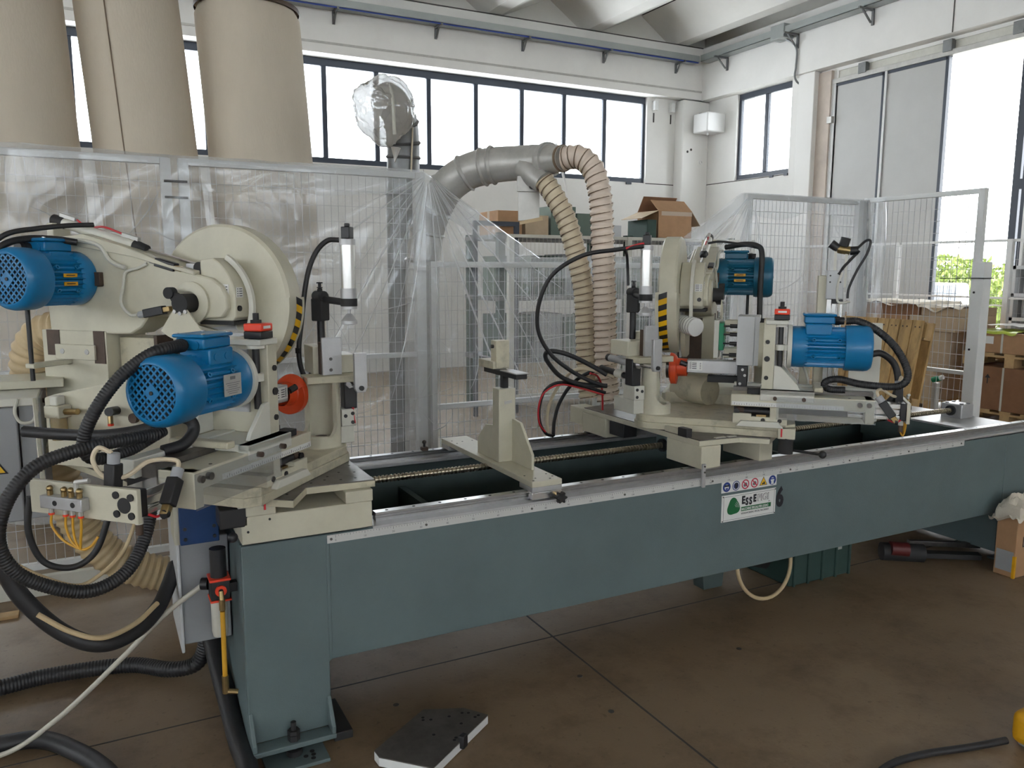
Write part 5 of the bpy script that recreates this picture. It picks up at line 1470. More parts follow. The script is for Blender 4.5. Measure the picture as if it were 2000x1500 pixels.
# ================================================================ dust extraction
def filter_bag(label, xt, xb, y, r, zt=3.40, seam=False):
    t = thing('filter_bag', label, 'filter bag', (xb, y, 0), 'filter bags')
    n, k = 44, 40
    m_ = MB()
    def fn(a, b):
        z = 0.95 + (zt - 0.95) * b
        cx = xb + (xt - xb) * b
        an = 2 * math.pi * a
        rr = r * (1 + 0.012 * noise.noise(Vector((math.cos(an) * 2, math.sin(an) * 2, z * 1.3))) + 0.02 * math.sin(b * math.pi))
        if b > 0.97: rr *= 1 - 0.35 * ((b - 0.97) / 0.03) ** 2 * 0.25
        return (cx + rr * math.cos(an), y + rr * math.sin(an), z)
    m_.grid(n, k, fn)
    bag = m_.build('cloth', 'bag_cloth', t, smooth=60)
    MB().lathe([(r * 1.0, -0.008), (r * 1.008, 0.004), (r * 1.0, 0.02)], (xt, y, zt - 0.01), (0, 0, 1), 40).build('clamp_band', 'brown_steel', t)
    MB().lathe([(0.001, 0.02), (r * 1.0, 0.02)], (xt, y, zt - 0.01), (0, 0, 1), 40).build('bag_top', 'bag_cloth', t)
    if seam:
        pts = []
        for i in range(12):
            b = i / 11
            z = 1.2 + 2.15 * b; cx = xb + (xt - xb) * (z - 0.95) / (zt - 0.95); an = -2.05
            pts.append((cx + r * 1.022 * math.cos(an), y + r * 1.022 * math.sin(an), z))
        MB().tube(pts, 0.004, 6).build('seam', 'hose_wire', t)
    MB().lathe([(r * 0.98, 0.0), (r * 1.0, 0.06), (r * 0.98, 0.95)], (xb, y, 0.0), (0, 0, 1), 36).build('collector', 'galvanised', t)
    return t
filter_bag('cream cloth filter bag hanging at the far left edge', -0.40, -0.30, 6.0, 0.335)
filter_bag('cream cloth filter bag with a long seam, middle of the three', 0.295, 0.47, 6.0, 0.312, 3.45, True)
filter_bag('cream cloth filter bag nearest the windows with visible top rim', 1.055, 1.19, 6.0, 0.345, 3.355)
hd = thing('filter_header', 'steel header box the filter bags hang from', 'filter header', (0.3, 6, 3.45))
MB().box(-2.2, 1.35, 5.6, 6.4, 3.62, 3.9).build('header_box', 'galvanised', hd, bevel=0.01)
for xx in (-2.1, 1.2):
    MB().box(xx, xx + 0.06, 6.36, 6.4, 0, 3.62).build('header_leg', 'galvanised', hd, smooth=0)

def ribbed(pts, r, step, depth, n=18):
    p = resample(catmull(pts, 12), step / 4)
    R = [r - depth * (0.5 - 0.5 * math.cos(2 * math.pi * i / 4)) for i in range(len(p))]
    return p, R
def flex_hose(name, label, pts, r, step, depth, matn, wire=None, cat='hose', group=None, wr=None):
    t = thing(name, label, cat, pts[-1], group)
    p, R = ribbed(pts, r, step, depth)
    MB().tube(p, R, 22).build('hose_wall', matn, t, smooth=60)
    if wire:
        # spiral wire lying in the grooves
        q = resample(catmull(pts, 12), step / 14)
        fr = frames(q)
        L = 0; h = []
        for i, c in enumerate(q):
            if i: L += (q[i] - q[i - 1]).length
            an = 2 * math.pi * L / step
            a, b = fr[i]
            h.append(c + (a * math.cos(an) + b * math.sin(an)) * (r - depth * 0.25))
        MB().tube(h, wr or step * 0.085, 5).build('wire_coil', wire, t)
    return t
flex_hose('suction_hose', 'pale pink ribbed suction hose in front, arching down from the grey duct', [(2.38, 3.96, 2.215), (2.43, 3.88, 2.213), (2.475, 3.82, 2.15), (2.495, 3.79, 2.06), (2.51, 3.78, 1.95), (2.525, 3.78, 1.75), (2.545, 3.78, 1.45), (2.56, 3.78, 1.10), (2.57, 3.76, 0.86)], 0.067, 0.040, 0.010, 'hose_pink', 'hose_wire', group='suction hoses')
flex_hose('suction_hose', 'cream ribbed suction hose running down behind the pink one', [(2.32, 4.08, 2.10), (2.36, 4.03, 2.01), (2.41, 3.99, 1.89), (2.455, 3.96, 1.72), (2.51, 3.94, 1.46), (2.525, 3.93, 1.10), (2.53, 3.90, 0.86)], 0.062, 0.040, 0.009, 'hose_cream', 'hose_wire', group='suction hoses')
flex_hose('suction_hose', 'tan ribbed suction hose curving down to the floor at the left end', [(-0.10, 3.72, 1.36), (-0.20, 3.78, 1.32), (-0.245, 3.82, 1.22), (-0.235, 3.86, 1.08), (-0.21, 3.88, 0.88), (-0.145, 3.9, 0.56), (-0.05, 3.9, 0.37), (0.08, 3.9, 0.255), (0.25, 3.9, 0.185), (0.42, 3.88, 0.15), (0.62, 3.80, 0.14)], 0.082, 0.032, 0.009, 'hose_tan', None, group='suction hoses')

dt = thing('extraction_duct', 'grey galvanised duct elbow rising over the fence to the ribbed hoses', 'duct', (1.9, 4.85, 0))
dpts = [(1.83, 4.82, 0.0), (1.84, 4.80, 1.2), (1.86, 4.78, 1.75), (1.93, 4.68, 2.04), (2.03, 4.58, 2.165), (2.15, 4.47, 2.213), (2.28, 4.32, 2.222), (2.335, 4.20, 2.222)]
dp = resample(catmull(dpts, 10), 0.03)
nd = len(dp)
MB().tube(dp, [0.106 - 0.012 * max(0, (i - nd * 0.86) / (nd * 0.14)) for i in range(nd)], 28).build('elbow', 'galvanised', dt, smooth=50)
fr_ = frames(dp)
for f_ in (0.60, 0.665, 0.72, 0.77, 0.82, 0.865, 0.885):
    i = int(nd * f_)
    MB().tube([dp[i - 1].lerp(dp[i], 0.55), dp[i], dp[i + 1].lerp(dp[i], 0.55)], [0.107, 0.117, 0.107], 28, cap=False).build('bead', 'galvanised', dt, smooth=50)
MB().tube([dp[-2], Vector((2.36, 4.12, 2.22)), Vector((2.372, 4.04, 2.219)), Vector((2.385, 3.97, 2.216))], [0.094, 0.09, 0.076, 0.070], 26).build('reducer', 'galvanised', dt, smooth=50)
MB().tube([Vector((2.355, 4.13, 2.22)), Vector((2.358, 4.11, 2.22)), Vector((2.362, 4.09, 2.22))], [0.098, 0.102, 0.098], 26).build('clamp_ring', 'galvanised', dt)
MB().tube([Vector((2.381, 3.99, 2.216)), Vector((2.384, 3.975, 2.216))], [0.075, 0.075], 24).build('hose_clamp', 'hose_wire', dt)
MB().tube([(2.30, 4.24, 2.19), (2.31, 4.16, 2.14), (2.33, 4.09, 2.09)], [0.085, 0.078, 0.066], 22).build('branch', 'galvanised', dt, smooth=50)
MB().obox((2.285, 4.20, 2.0), (0.125, 0.006, 0.24), (0.93, -0.36, 0), (0.06, 0, 1)).build('slide_gate', 'galvanised', dt, bevel=0.001)
MB().obox((2.285, 4.19, 2.09), (0.15, 0.02, 0.09), (0.93, -0.36, 0)).build('gate_frame', 'galvanised', dt, bevel=0.003)
MB().obox((2.29, 4.18, 1.88), (0.135, 0.02, 0.02), (0.93, -0.36, 0.2)).build('gate_lip', 'hose_tan', dt, smooth=0)
MB().cyl((2.29, 4.175, 2.075), (2.28, 4.15, 2.075), 0.016, 12).build('gate_knob', 'black', dt)
MB().tube([(2.36, 4.02, 2.30), (2.375, 4.0, 2.20), (2.40, 3.98, 2.07), (2.42, 3.97, 1.93)], 0.008, 6).build('hanging_strip', 'white', dt)

wd = thing('wrapped_duct', 'dark grey duct bend with its end wrapped in clear plastic by the windows', 'duct', (1.87, 5.2, 0))
wp = resample(catmull([(1.885, 5.25, 0.0), (1.885, 5.25, 1.0), (1.885, 5.24, 1.9), (1.885, 5.22, 2.25), (1.88, 5.20, 2.42), (1.85, 5.16, 2.56), (1.78, 5.10, 2.64), (1.71, 5.04, 2.66)], 10), 0.03)
nw = len(wp)
MB().tube(wp, 0.108, 26).build('bend', 'galvanised_dark', wd, smooth=50)
for f_ in (0.75, 0.79, 0.83, 0.87, 0.91):
    i = int(nw * f_)
    MB().tube([wp[i - 1].lerp(wp[i], 0.6), wp[i], wp[i + 1].lerp(wp[i], 0.6)], [0.109, 0.119, 0.109], 26, cap=False).build('bead', 'galvanised_dark', wd, smooth=50)
def blob(a, b):
    th = math.pi * b; ph = 2 * math.pi * a
    d = Vector((math.sin(th) * math.cos(ph), math.sin(th) * math.sin(ph), math.cos(th)))
    r = 0.188 * (1 + 0.12 * noise.noise(d * 1.6 + Vector((3, 1, 0))) + 0.07 * (1 - abs(noise.noise(d * 4.3)) * 2) + 0.03 * noise.noise(d * 11))
    p = Vector((1.70, 5.04, 2.60)) + Vector((d.x * r, d.y * r, d.z * r * 1.0))
    if d.z < -0.85: p.z -= 0.03 * (-d.z - 0.85) / 0.15; p.x += 0.03 * (-d.z - 0.85) / 0.15
    return p
bo_ = MB().grid(64, 40, blob).build('plastic_wrap', 'film_wrap', wd, smooth=0)
bo_.data.polygons.foreach_set('use_smooth', [True] * len(bo_.data.polygons))
MB().tube(catmull([(1.69, 4.92, 2.73), (1.685, 4.855, 2.66), (1.69, 4.84, 2.55), (1.705, 4.87, 2.42)], 8), 0.011, 6).build('wrap_strap', 'off_white', wd)
MB().tube([(1.905, 5.07, 2.62), (1.90, 5.08, 2.45), (1.895, 5.10, 2.20)], 0.006, 6).build('tie_cord', 'hose_cream', wd)
MB().tube([(1.76, 5.0, 2.36), (1.755, 5.0, 2.31), (1.75, 5.0, 2.27)], [0.035, 0.015, 0.004], 8).build('wrap_tail', 'film_wrap', wd)

# ================================================================ storage behind the fence
fence_panel('cream low mesh barrier in front of the storage rack', (3.95, 7.7), (7.4, 7.7), 0.2, 1.97, (), wires=(0.05, 0.2), matn='off_white', posts=((0.02, 0.06, 1.97), (1.55, 0.06, 1.97), (3.43, 0.06, 1.97)), wmat='off_white', group='storage barriers')
rk = thing('storage_rack', 'dark green steel rack loaded with cartons behind the mesh barrier', 'rack', (5.5, 8.4, 0))
for xx in (4.0, 5.7, 7.3):
    for yy in (8.0, 8.8):
        MB().box(xx - 0.04, xx + 0.04, yy - 0.04, yy + 0.04, 0, 2.0).build('rack_post', 'green_dark', rk, smooth=0)
for zz in (0.55, 1.25, 1.93):
    MB().box(3.95, 7.35, 7.96, 8.84, zz, zz + 0.05).build('rack_shelf', 'galvanised_dark', rk, smooth=0)
rn = random.Random(11)
def carton(name, label, x0, x1, y0, y1, z0, z1, matn='card', group=None, tape=True, cat='box'):
    t = thing(name, label, cat, ((x0 + x1) / 2, (y0 + y1) / 2, z0), group)
    MB().box(x0, x1, y0, y1, z0, z1).build('box_body', matn, t, bevel=0.004)
    if tape:
        yc = (y0 + y1) / 2
        m_ = MB().box(x0 - 0.0015, x1 + 0.0015, yc - 0.03, yc + 0.03, z1, z1 + 0.0015); m_.box(x0 - 0.0018, x0 - 0.0003, yc - 0.03, yc + 0.03, z1 - 0.12, z1)
        m_.build('tape', 'tape', t, smooth=0)
    return t
shades = ('green_box', 'green_dark', 'grey_panel', 'green_box')
pos = ('at the left end', 'second from the left', 'third from the left', 'in the middle', 'right of the middle', 'third from the right', 'second from the right', 'at the right end')
for row, zz, hh, nmz in ((0, 1.30, 0.42, 'middle'), (1, 0.60, 0.45, 'lower')):
    for k in range(8):
        x0 = 4.02 + k * 0.41
        carton('storage_bin', '%s storage bin on the %s rack shelf, %s' % (('greyish green', 'dark green', 'grey', 'greyish green')[(k + row) % 4], nmz, pos[k]), x0, x0 + 0.37, 8.0, 8.5, zz, zz + hh + 0.06 * rn.random(), shades[(k + row) % 4], 'bins on the rack', False, 'bin')
for k, (x0, x1, z1, mt, lb) in enumerate(((3.98, 4.28, 2.24, 'card', 'brown carton on the rack top at its left end'), (4.32, 4.62, 2.20, 'card_pale', 'pale brown carton on the rack top beside the duct gate'), (4.65, 4.98, 2.31, 'green_box', 'greenish patterned carton on the rack top by the hoses'), (5.0, 5.3, 2.24, 'green_box', 'flat greenish carton on the rack top behind the hoses'), (5.34, 5.62, 2.12, 'grey_light', 'low pale carton on the rack top right of the hoses'))):
    carton('carton', lb, x0, x1, 8.02, 8.5, 1.98, z1, mt, 'cartons on the rack top', k < 2)
sb = thing('tool_frame', 'small dark metal frame standing left of the rack', 'frame', (4.0, 7.9, 0))
MB().box(3.62, 4.16, 7.86, 7.90, 2.06, 2.11).build('frame_bar', 'frame_dark', sb, smooth=0)
MB().box(4.11, 4.16, 7.86, 7.90, 0.0, 2.06).build('frame_leg', 'frame_dark', sb, smooth=0)
MB().box(3.62, 3.66, 7.86, 7.90, 0.0, 2.06).build('frame_leg', 'frame_dark', sb, smooth=0)
# open carton with raised flaps on the rack
oc = thing('open_carton', 'open brown cardboard box with raised flaps on top of the rack', 'box', (6.35, 8.2, 1.98))
x0, x1, y0, y1, z0, z1 = 6.14, 6.66, 8.0, 8.42, 1.985, 2.31
m_ = MB()
for a in ((x0, x1, y0, y0 + 0.006, z0, z1), (x0, x1, y1 - 0.006, y1, z0, z1), (x0, x0 + 0.006, y0, y1, z0, z1), (x1 - 0.006, x1, y0, y1, z0, z1), (x0, x1, y0, y1, z0, z0 + 0.006)):
    m_.box(*a)
m_.build('box_body', 'card', oc, smooth=0)
def flapq(name, p, q, out, mt='card'):
    p, q, out = Vector(p), Vector(q), Vector(out)
    n = (q - p).cross(out).normalized() * 0.003
    vs = [p - n, q - n, q + out - n, p + out - n, p + n, q + n, q + out + n, p + out + n]
    MB().add(vs, [(0, 3, 2, 1), (4, 5, 6, 7), (0, 1, 5, 4), (1, 2, 6, 5), (2, 3, 7, 6), (3, 0, 4, 7)]).build(name, mt, oc, smooth=0)
flapq('flap', (x0, y0, z1), (x1, y0, z1), (0.03, 0.20, 0.14))
flapq('flap', (x0, y1, z1), (x1, y1, z1), (0, -0.12, 0.19), 'card_dark')
flapq('flap', (x0, y0, z1), (x0, y1, z1), (-0.26, -0.02, -0.10), 'card_pale')
flapq('flap', (x1, y0, z1), (x1, y1, z1), (0.14, 0, -0.17), 'card_pale')
MB().box(x0 + 0.05, x1, y0 - 0.002, y0, z1 - 0.055, z1 - 0.005).build('tape', 'tape', oc, smooth=0)
carton('storage_bin', 'dark green bin beside the open cardboard box', 5.98, 6.12, 8.0, 8.4, 1.985, 2.2, 'green_dark', 'bins on the rack', False, 'bin')

# ================================================================ right-hand uprights behind the boring head
vt = thing('lift_slide', 'upright silver air slide with black regulator on top behind right boring motor', 'air slide', HR.P((0.75, 0.5, 0.9)))
HR.mb().box(0.69, 0.74, 0.47, 0.56, 0.93, 1.575).build('back_plate', 'cream', vt, bevel=0.003)
HR.mb().box(0.725, 0.80, 0.44, 0.52, 1.465, 1.60).build('slide_block', 'grey_light', vt, bevel=0.004)
pf = HR.mb()
pf.prism([(-0.035, -0.02), (-0.012, -0.02), (-0.012, -0.012), (0.012, -0.012), (0.012, -0.02), (0.035, -0.02), (0.035, 0.02), (-0.035, 0.02)], lambda p, q: (0.765 + p, 0.475 + q, 0.96), lambda p, q: (0.765 + p, 0.475 + q, 1.465))
pf.build('slide_profile', 'alu_bright', vt, bevel=0.002)
HR.mb().cyl((0.782, 0.445, 1.10), (0.782, 0.445, 1.47), 0.008, 10).build('guide_rod', 'chrome', vt)
HR.mb().box(0.755, 0.80, 0.43, 0.465, 1.445, 1.465).build('rod_nut', 'black', vt, smooth=0)
HR.mb().box(0.752, 0.764, 0.45, 0.462, 1.50, 1.70).build('support_strip', 'off_white', vt, smooth=0)
HR.mb().box(0.80, 0.812, 0.45, 0.462, 1.52, 1.69).build('support_strip', 'off_white', vt, smooth=0)
for a, b in ((0.74, 1.575), (0.785, 1.575), (0.74, 1.545), (0.785, 1.545)):
    HR.mb().cyl((a, 0.44, b), (a, 0.438, b), 0.004, 8).build('slide_screw', 'black', vt, smooth=0)
rg = HR.mb().cyl((0.765, 0.46, 1.70), (0.82, 0.46, 1.69), 0.020, 14)
rgo = rg.build('regulator', 'brass', vt)
HR.mb().cyl((0.768, 0.46, 1.70), (0.735, 0.46, 1.725), 0.020, 14).build('regulator_knob', 'black', rgo)
HR.mb().cyl((0.79, 0.46, 1.71), (0.80, 0.46, 1.75), 0.022, 14).build('regulator_knob', 'black_matt', rgo)
HR.mb().cyl((0.82, 0.46, 1.69), (0.855, 0.46, 1.692), 0.020, 14).build('regulator_bowl', 'black', rgo)
for pts, r, mt in ((((0.85, 0.46, 1.70), (0.885, 0.45, 1.735), (0.905, 0.45, 1.73), (0.89, 0.45, 1.67), (0.855, 0.45, 1.60), (0.825, 0.45, 1.52), (0.82, 0.445, 1.47)), 0.006, 'black'),
                   (((0.86, 0.46, 1.69), (0.80, 0.45, 1.62), (0.775, 0.44, 1.58)), 0.007, 'black'),
                   (((0.79, 0.43, 1.59), (0.772, 0.42, 1.53), (0.775, 0.42, 1.46), (0.80, 0.42, 1.45), (0.83, 0.43, 1.455)), 0.005, 'off_white')):
    HR.mb().tube(catmull(pts, 8), r, 8).build('air_tube', mt, vt)
HR.mb().box(0.69, 0.83, 0.42, 0.56, 0.8965, 0.96).build('slide_foot', 'cream', vt, bevel=0.003)
cp2 = thing('cover_panel', 'plain cream sheet panel standing behind the right boring motor', 'panel', HR.P((0.88, 0.42, 0.9)))
HR.mb().box(0.84, 0.975, 0.40, 0.412, 0.90, 1.36).build('panel_sheet', 'cream_light', cp2, bevel=0.002)
HR.mb().box(0.62, 0.66, 0.30, 0.34, 0.90, 1.30).build('panel_post', 'cream', cp2, smooth=0)
HR.mb().box(0.62, 0.95, 0.33, 0.40, 0.8965, 0.92).build('panel_foot', 'cream', cp2, smooth=0)
wh = thing('white_hose_end', 'short white ribbed hose end beside the right saw guard', 'hose', HR.P((0.16, 0.20, 1.33)))
p, R = ribbed([HR.P((0.085, 0.26, 1.345)), HR.P((0.12, 0.21, 1.342)), HR.P((0.155, 0.17, 1.335))], 0.044, 0.018, 0.004)
MB().tube(p, R, 20).build('hose_wall', 'white', wh, smooth=60)
for i in range(2, len(p) - 1, 4):
    MB().tube([p[i - 1].lerp(p[i], 0.7), p[i], p[i + 1].lerp(p[i], 0.7)], [0.0405, 0.0415, 0.0405], 20, cap=False).build('rib_line', 'ink_grey', wh)

# ================================================================ cables and hoses
def cable(label, pts, r, matn='rubber', name='cable_conduit', cat='cable', group=None, rib=0.0, n=8, sub=10):
    if rib:
        q, R = ribbed(pts, r, rib, r * 0.10)
        o = MB().tube(q, R, 12).build(name, matn, None, smooth=60)
    else:
        o = MB().tube(catmull(pts, sub), r, n + 2).build(name, matn, None, smooth=60)
    return tag(o, label, cat, group)
G1 = 'black conduits at the left head'
cable('thick black conduit arching from the left boring motor down to the harness', [(0.205, 2.34, 1.391), (0.15, 2.29, 1.388), (0.10, 2.28, 1.365), (0.04, 2.28, 1.315), (-0.015, 2.28, 1.24), (-0.045, 2.29, 1.17), (-0.04, 2.30, 1.12), (0.0, 2.32, 1.105), (0.06, 2.35, 1.115), (0.11, 2.38, 1.135), (0.15, 2.41, 1.150)], 0.0175, 'rubber', group=G1, rib=0.008)
cable('thick black harness loop below the left boring motor', [(-0.20, 2.62, 1.140), (-0.10, 2.55, 1.135), (0.0, 2.46, 1.140), (0.10, 2.42, 1.155), (0.17, 2.40, 1.185), (0.215, 2.38, 1.180), (0.225, 2.37, 1.150), (0.195, 2.35, 1.118), (0.14, 2.33, 1.108)], 0.0165, 'rubber', group=G1)
cable('black conduit swinging in a big loop below the left boring head', [(0.13, 2.36, 1.150), (0.03, 2.31, 1.150), (-0.05, 2.28, 1.143), (-0.15, 2.26, 1.115), (-0.215, 2.25, 1.045), (-0.245, 2.25, 0.95), (-0.225, 2.26, 0.865), (-0.16, 2.28, 0.800), (-0.06, 2.30, 0.757), (0.03, 2.33, 0.783), (0.085, 2.38, 0.86), (0.115, 2.44, 0.96), (0.14, 2.5, 1.05)], 0.0185, 'rubber', group=G1, rib=0.008)
cable('yellowish hose tied along the big black conduit loop', [(0.10, 2.46, 1.02), (0.075, 2.42, 0.93), (0.03, 2.38, 0.83), (-0.04, 2.335, 0.780), (-0.10, 2.315, 0.775), (-0.20, 2.27, 0.855), (-0.255, 2.26, 0.93), (-0.27, 2.255, 1.0)], 0.0055, 'hose_tan', name='air_hose', cat='hose')
cable('lowest black cable bundle hanging to the cabinet under the left head', [(-0.50, 2.55, 1.05), (-0.36, 2.57, 0.90), (-0.285, 2.6, 0.77), (-0.235, 2.6, 0.655), (-0.145, 2.6, 0.535), (-0.045, 2.6, 0.475), (0.05, 2.66, 0.472), (0.12, 2.74, 0.50), (0.165, 2.86, 0.53), (0.195, 2.98, 0.55)], 0.025, 'rubber', group=G1)
cable('thin pale cable following the lowest black bundle', [(-0.20, 2.565, 0.615), (-0.12, 2.565, 0.545), (-0.04, 2.57, 0.508), (0.05, 2.63, 0.508), (0.12, 2.71, 0.53)], 0.008, 'hose_tan', name='thin_cable')
cable('brownish cable loop hanging behind the pneumatic plate at the left', [(-0.19, 2.50, 0.98), (-0.20, 2.5, 0.88), (-0.17, 2.5, 0.79), (-0.10, 2.5, 0.762), (-0.04, 2.5, 0.80), (0.0, 2.5, 0.90), (0.03, 2.48, 0.98)], 0.009, 'rubber', group=G1)
cable('grey ribbed hose lying on the floor left of the machine leg', [(-0.75, 3.36, 0.032), (-0.41, 3.40, 0.032), (-0.24, 3.42, 0.032), (0.03, 3.375, 0.032), (0.17, 3.26, 0.034), (0.26, 3.22, 0.05), (0.30, 3.21, 0.11), (0.31, 3.20, 0.20), (0.305, 3.18, 0.27)], 0.031, 'rubber', name='floor_hose', cat='hose', rib=0.012)
cable('dark cable on the floor at the bottom left corner', [(-0.8, 3.02, 0.03), (-0.40, 2.98, 0.03), (-0.25, 2.945, 0.03), (-0.14, 2.81, 0.03), (-0.06, 2.66, 0.03), (0.0, 2.45, 0.03), (0.02, 2.2, 0.03)], 0.029, 'rubber', name='floor_hose', cat='hose')
cable('white air hose slanting from the floor up to the filter regulator', [(-0.9, 3.05, 0.012), (-0.60, 3.0, 0.012), (-0.37, 2.93, 0.016), (-0.20, 2.86, 0.13), (0.0, 2.78, 0.33), (0.14, 2.74, 0.475), (0.265, 2.705, 0.572)], 0.0085, 'air_white', name='air_hose', cat='hose')
cable('black duct pipe running down the rear of the left leg', [(0.30, 3.1, 0.30), (0.31, 3.02, 0.24), (0.32, 2.9, 0.16), (0.33, 2.76, 0.09), (0.335, 2.60, 0.045), (0.34, 2.48, 0.035), (0.32, 2.3, 0.035)], 0.034, 'rubber')
cable('black cable on the floor leading to the yellow object', [(1.95, 1.50, 0.012), (2.175, 1.564, 0.012), (2.34, 1.556, 0.012), (2.53, 1.508, 0.012), (2.66, 1.47, 0.02)], 0.012, 'rubber', name='floor_cable')
G2 = 'black conduits at the right head'
P_ = HR.P
cable('thick black conduit arching over the right boring motor', [P_((0.78, -0.027, 1.391)), P_((0.83, -0.03, 1.39)), P_((0.90, -0.035, 1.355)), P_((0.97, -0.045, 1.29)), P_((1.015, -0.055, 1.21)), P_((1.02, -0.06, 1.16)), P_((0.99, -0.06, 1.132)), P_((0.93, -0.06, 1.128)), P_((0.84, -0.06, 1.135)), P_((0.76, -0.055, 1.150)), P_((0.715, -0.05, 1.138)), P_((0.71, -0.045, 1.115)), P_((0.735, -0.045, 1.104)), P_((0.79, -0.045, 1.104))], 0.0155, 'rubber', group=G2, rib=0.008)
cable('black conduit dropping behind the right slide end', [P_((0.885, 0.02, 1.25)), P_((0.93, 0.03, 1.255)), P_((0.98, 0.035, 1.215)), P_((1.0, 0.03, 1.15)), P_((0.995, 0.02, 1.09)), P_((0.965, 0.02, 1.045))], 0.014, 'rubber', group=G2)
cable('black conduit from the right saw motor down behind the drill box', [P_((0.235, 0.90, 1.72)), P_((0.33, 0.86, 1.735)), P_((0.40, 0.83, 1.725)), P_((0.425, 0.80, 1.68)), P_((0.425, 0.77, 1.5)), P_((0.43, 0.72, 1.25)), P_((0.43, 0.70, 1.1))], 0.0145, 'rubber', group=G2)
cable('thin black air line from the right lift cylinder to the saw motor', [P_((0.16, 0.66, 1.735)), P_((0.22, 0.70, 1.745)), P_((0.31, 0.80, 1.735)), P_((0.40, 0.84, 1.715))], 0.006, 'rubber', name='air_line', cat='hose')
cable('black conduit arching over the left saw motor', [HL.P((0.50, 0.98, 1.56)), HL.P((0.49, 0.95, 1.63)), HL.P((0.44, 0.93, 1.68)), HL.P((0.36, 0.92, 1.70)), HL.P((0.28, 0.88, 1.70)), HL.P((0.24, 0.83, 1.69))], 0.012, 'rubber', group=G1)
cable('black air line running beside the left saw motor to its cylinder', [HL.P((0.50, 0.97, 1.64)), HL.P((0.44, 0.93, 1.71)), HL.P((0.34, 0.90, 1.735)), HL.P((0.24, 0.86, 1.75)), HL.P((0.17, 0.82, 1.755))], 0.009, 'rubber', group=G1)
# clamp air lines
cable('black hose arching from the left clamp cylinder down to its column', [(0.822, 2.985, 1.706), (0.783, 3.0, 1.703), (0.742, 3.0, 1.665), (0.711, 3.0, 1.599), (0.692, 3.0, 1.515), (0.676, 3.0, 1.402), (0.664, 3.0, 1.307), (0.668, 3.0, 1.24), (0.69, 3.0, 1.182), (0.72, 3.0, 1.15)], 0.0095, 'rubber', name='clamp_hose', cat='hose', group='clamp hoses')
cable('thick black tube curving behind the left column fence', [(0.70, 3.12, 1.13), (0.714, 3.1, 1.167), (0.739, 3.1, 1.206), (0.776, 3.1, 1.254), (0.80, 3.1, 1.27)], 0.011, 'rubber', name='clamp_hose', cat='hose', group='clamp hoses')
import_y = 3.15
cable('black hose making a wide loop left of the right clamp cylinder', [(2.115, 2.85, 1.70), (2.02, 2.92, 1.685), (1.90, 3.00, 1.66), (1.80, 3.08, 1.58), (1.755, 3.12, 1.46), (1.765, 3.15, 1.33), (1.83, 3.15, 1.22), (1.93, 3.14, 1.14), (2.03, 3.12, 1.085), (2.10, 3.10, 1.06)], 0.0095, 'rubber', name='clamp_hose', cat='hose', group='clamp hoses')
cable('black hose branch dropping to the right clamp head', [(2.05, 2.90, 1.69), (2.085, 2.93, 1.66), (2.105, 2.95, 1.60), (2.11, 2.95, 1.53)], 0.0065, 'rubber', name='clamp_hose', cat='hose', group='clamp hoses')
cable('small red air tube at the top of the right clamp cylinder', [(2.05, 2.89, 1.69), (2.09, 2.87, 1.705), (2.12, 2.855, 1.712)], 0.005, 'red_tube', name='air_tube', cat='hose')
cable('black and red hose loop low beside the pale ribbed hoses', [(2.15, 3.16, 1.05), (2.03, 3.20, 1.06), (1.93, 3.22, 1.10), (1.86, 3.22, 1.17), (1.845, 3.22, 1.21), (1.87, 3.2, 1.225), (1.95, 3.18, 1.205), (2.06, 3.15, 1.15), (2.12, 3.12, 1.11)], 0.011, 'rubber', name='clamp_hose', cat='hose', group='clamp hoses')
cable('dark blue and red tube loop hanging left of the right carriage', [(2.17, 3.20, 1.01), (2.06, 3.24, 1.045), (1.95, 3.27, 1.065), (1.88, 3.28, 1.03), (1.855, 3.29, 0.95), (1.865, 3.30, 0.87), (1.91, 3.32, 0.81), (1.96, 3.34, 0.79)], 0.0075, 'rubber', name='clamp_hose', cat='hose', group='clamp hoses')
cable('red tube of the loop left of the right carriage', [(2.16, 3.20, 1.0), (2.05, 3.24, 1.035), (1.95, 3.26, 1.055), (1.872, 3.275, 1.02), (1.847, 3.285, 0.95), (1.857, 3.295, 0.87), (1.90, 3.31, 0.82)], 0.0045, 'red_tube', name='air_tube', cat='hose')
cable('cream cable curving down to the carriage valve box', [(2.15, 3.10, 1.10), (2.07, 3.18, 1.13), (2.02, 3.25, 1.12), (1.985, 3.32, 1.05), (1.965, 3.38, 0.95), (1.96, 3.40, 0.86), (1.97, 3.40, 0.79)], 0.008, 'hose_cream', name='air_hose', cat='hose')
cable('black cable curving down beside the cream one to the valve box', [(2.16, 3.12, 1.13), (2.10, 3.20, 1.12), (2.04, 3.28, 1.06), (2.0, 3.34, 0.96), (1.985, 3.37, 0.86), (1.985, 3.38, 0.78)], 0.009, 'rubber', name='clamp_hose', cat='hose', group='clamp hoses')
cable('red tube hooking down onto the carriage plate', [(2.08, 3.20, 1.11), (2.14, 3.23, 1.09), (2.185, 3.26, 1.04), (2.20, 3.27, 0.97), (2.205, 3.275, 0.91)], 0.005, 'red_tube', name='air_tube', cat='hose')
cable('white plastic strip of cable behind the right boring motor', [P_((0.625, 0.10, 1.19)), P_((0.64, 0.10, 1.15)), P_((0.65, 0.10, 1.11)), P_((0.655, 0.09, 1.06))], 0.006, 'off_white', name='air_hose', cat='hose')

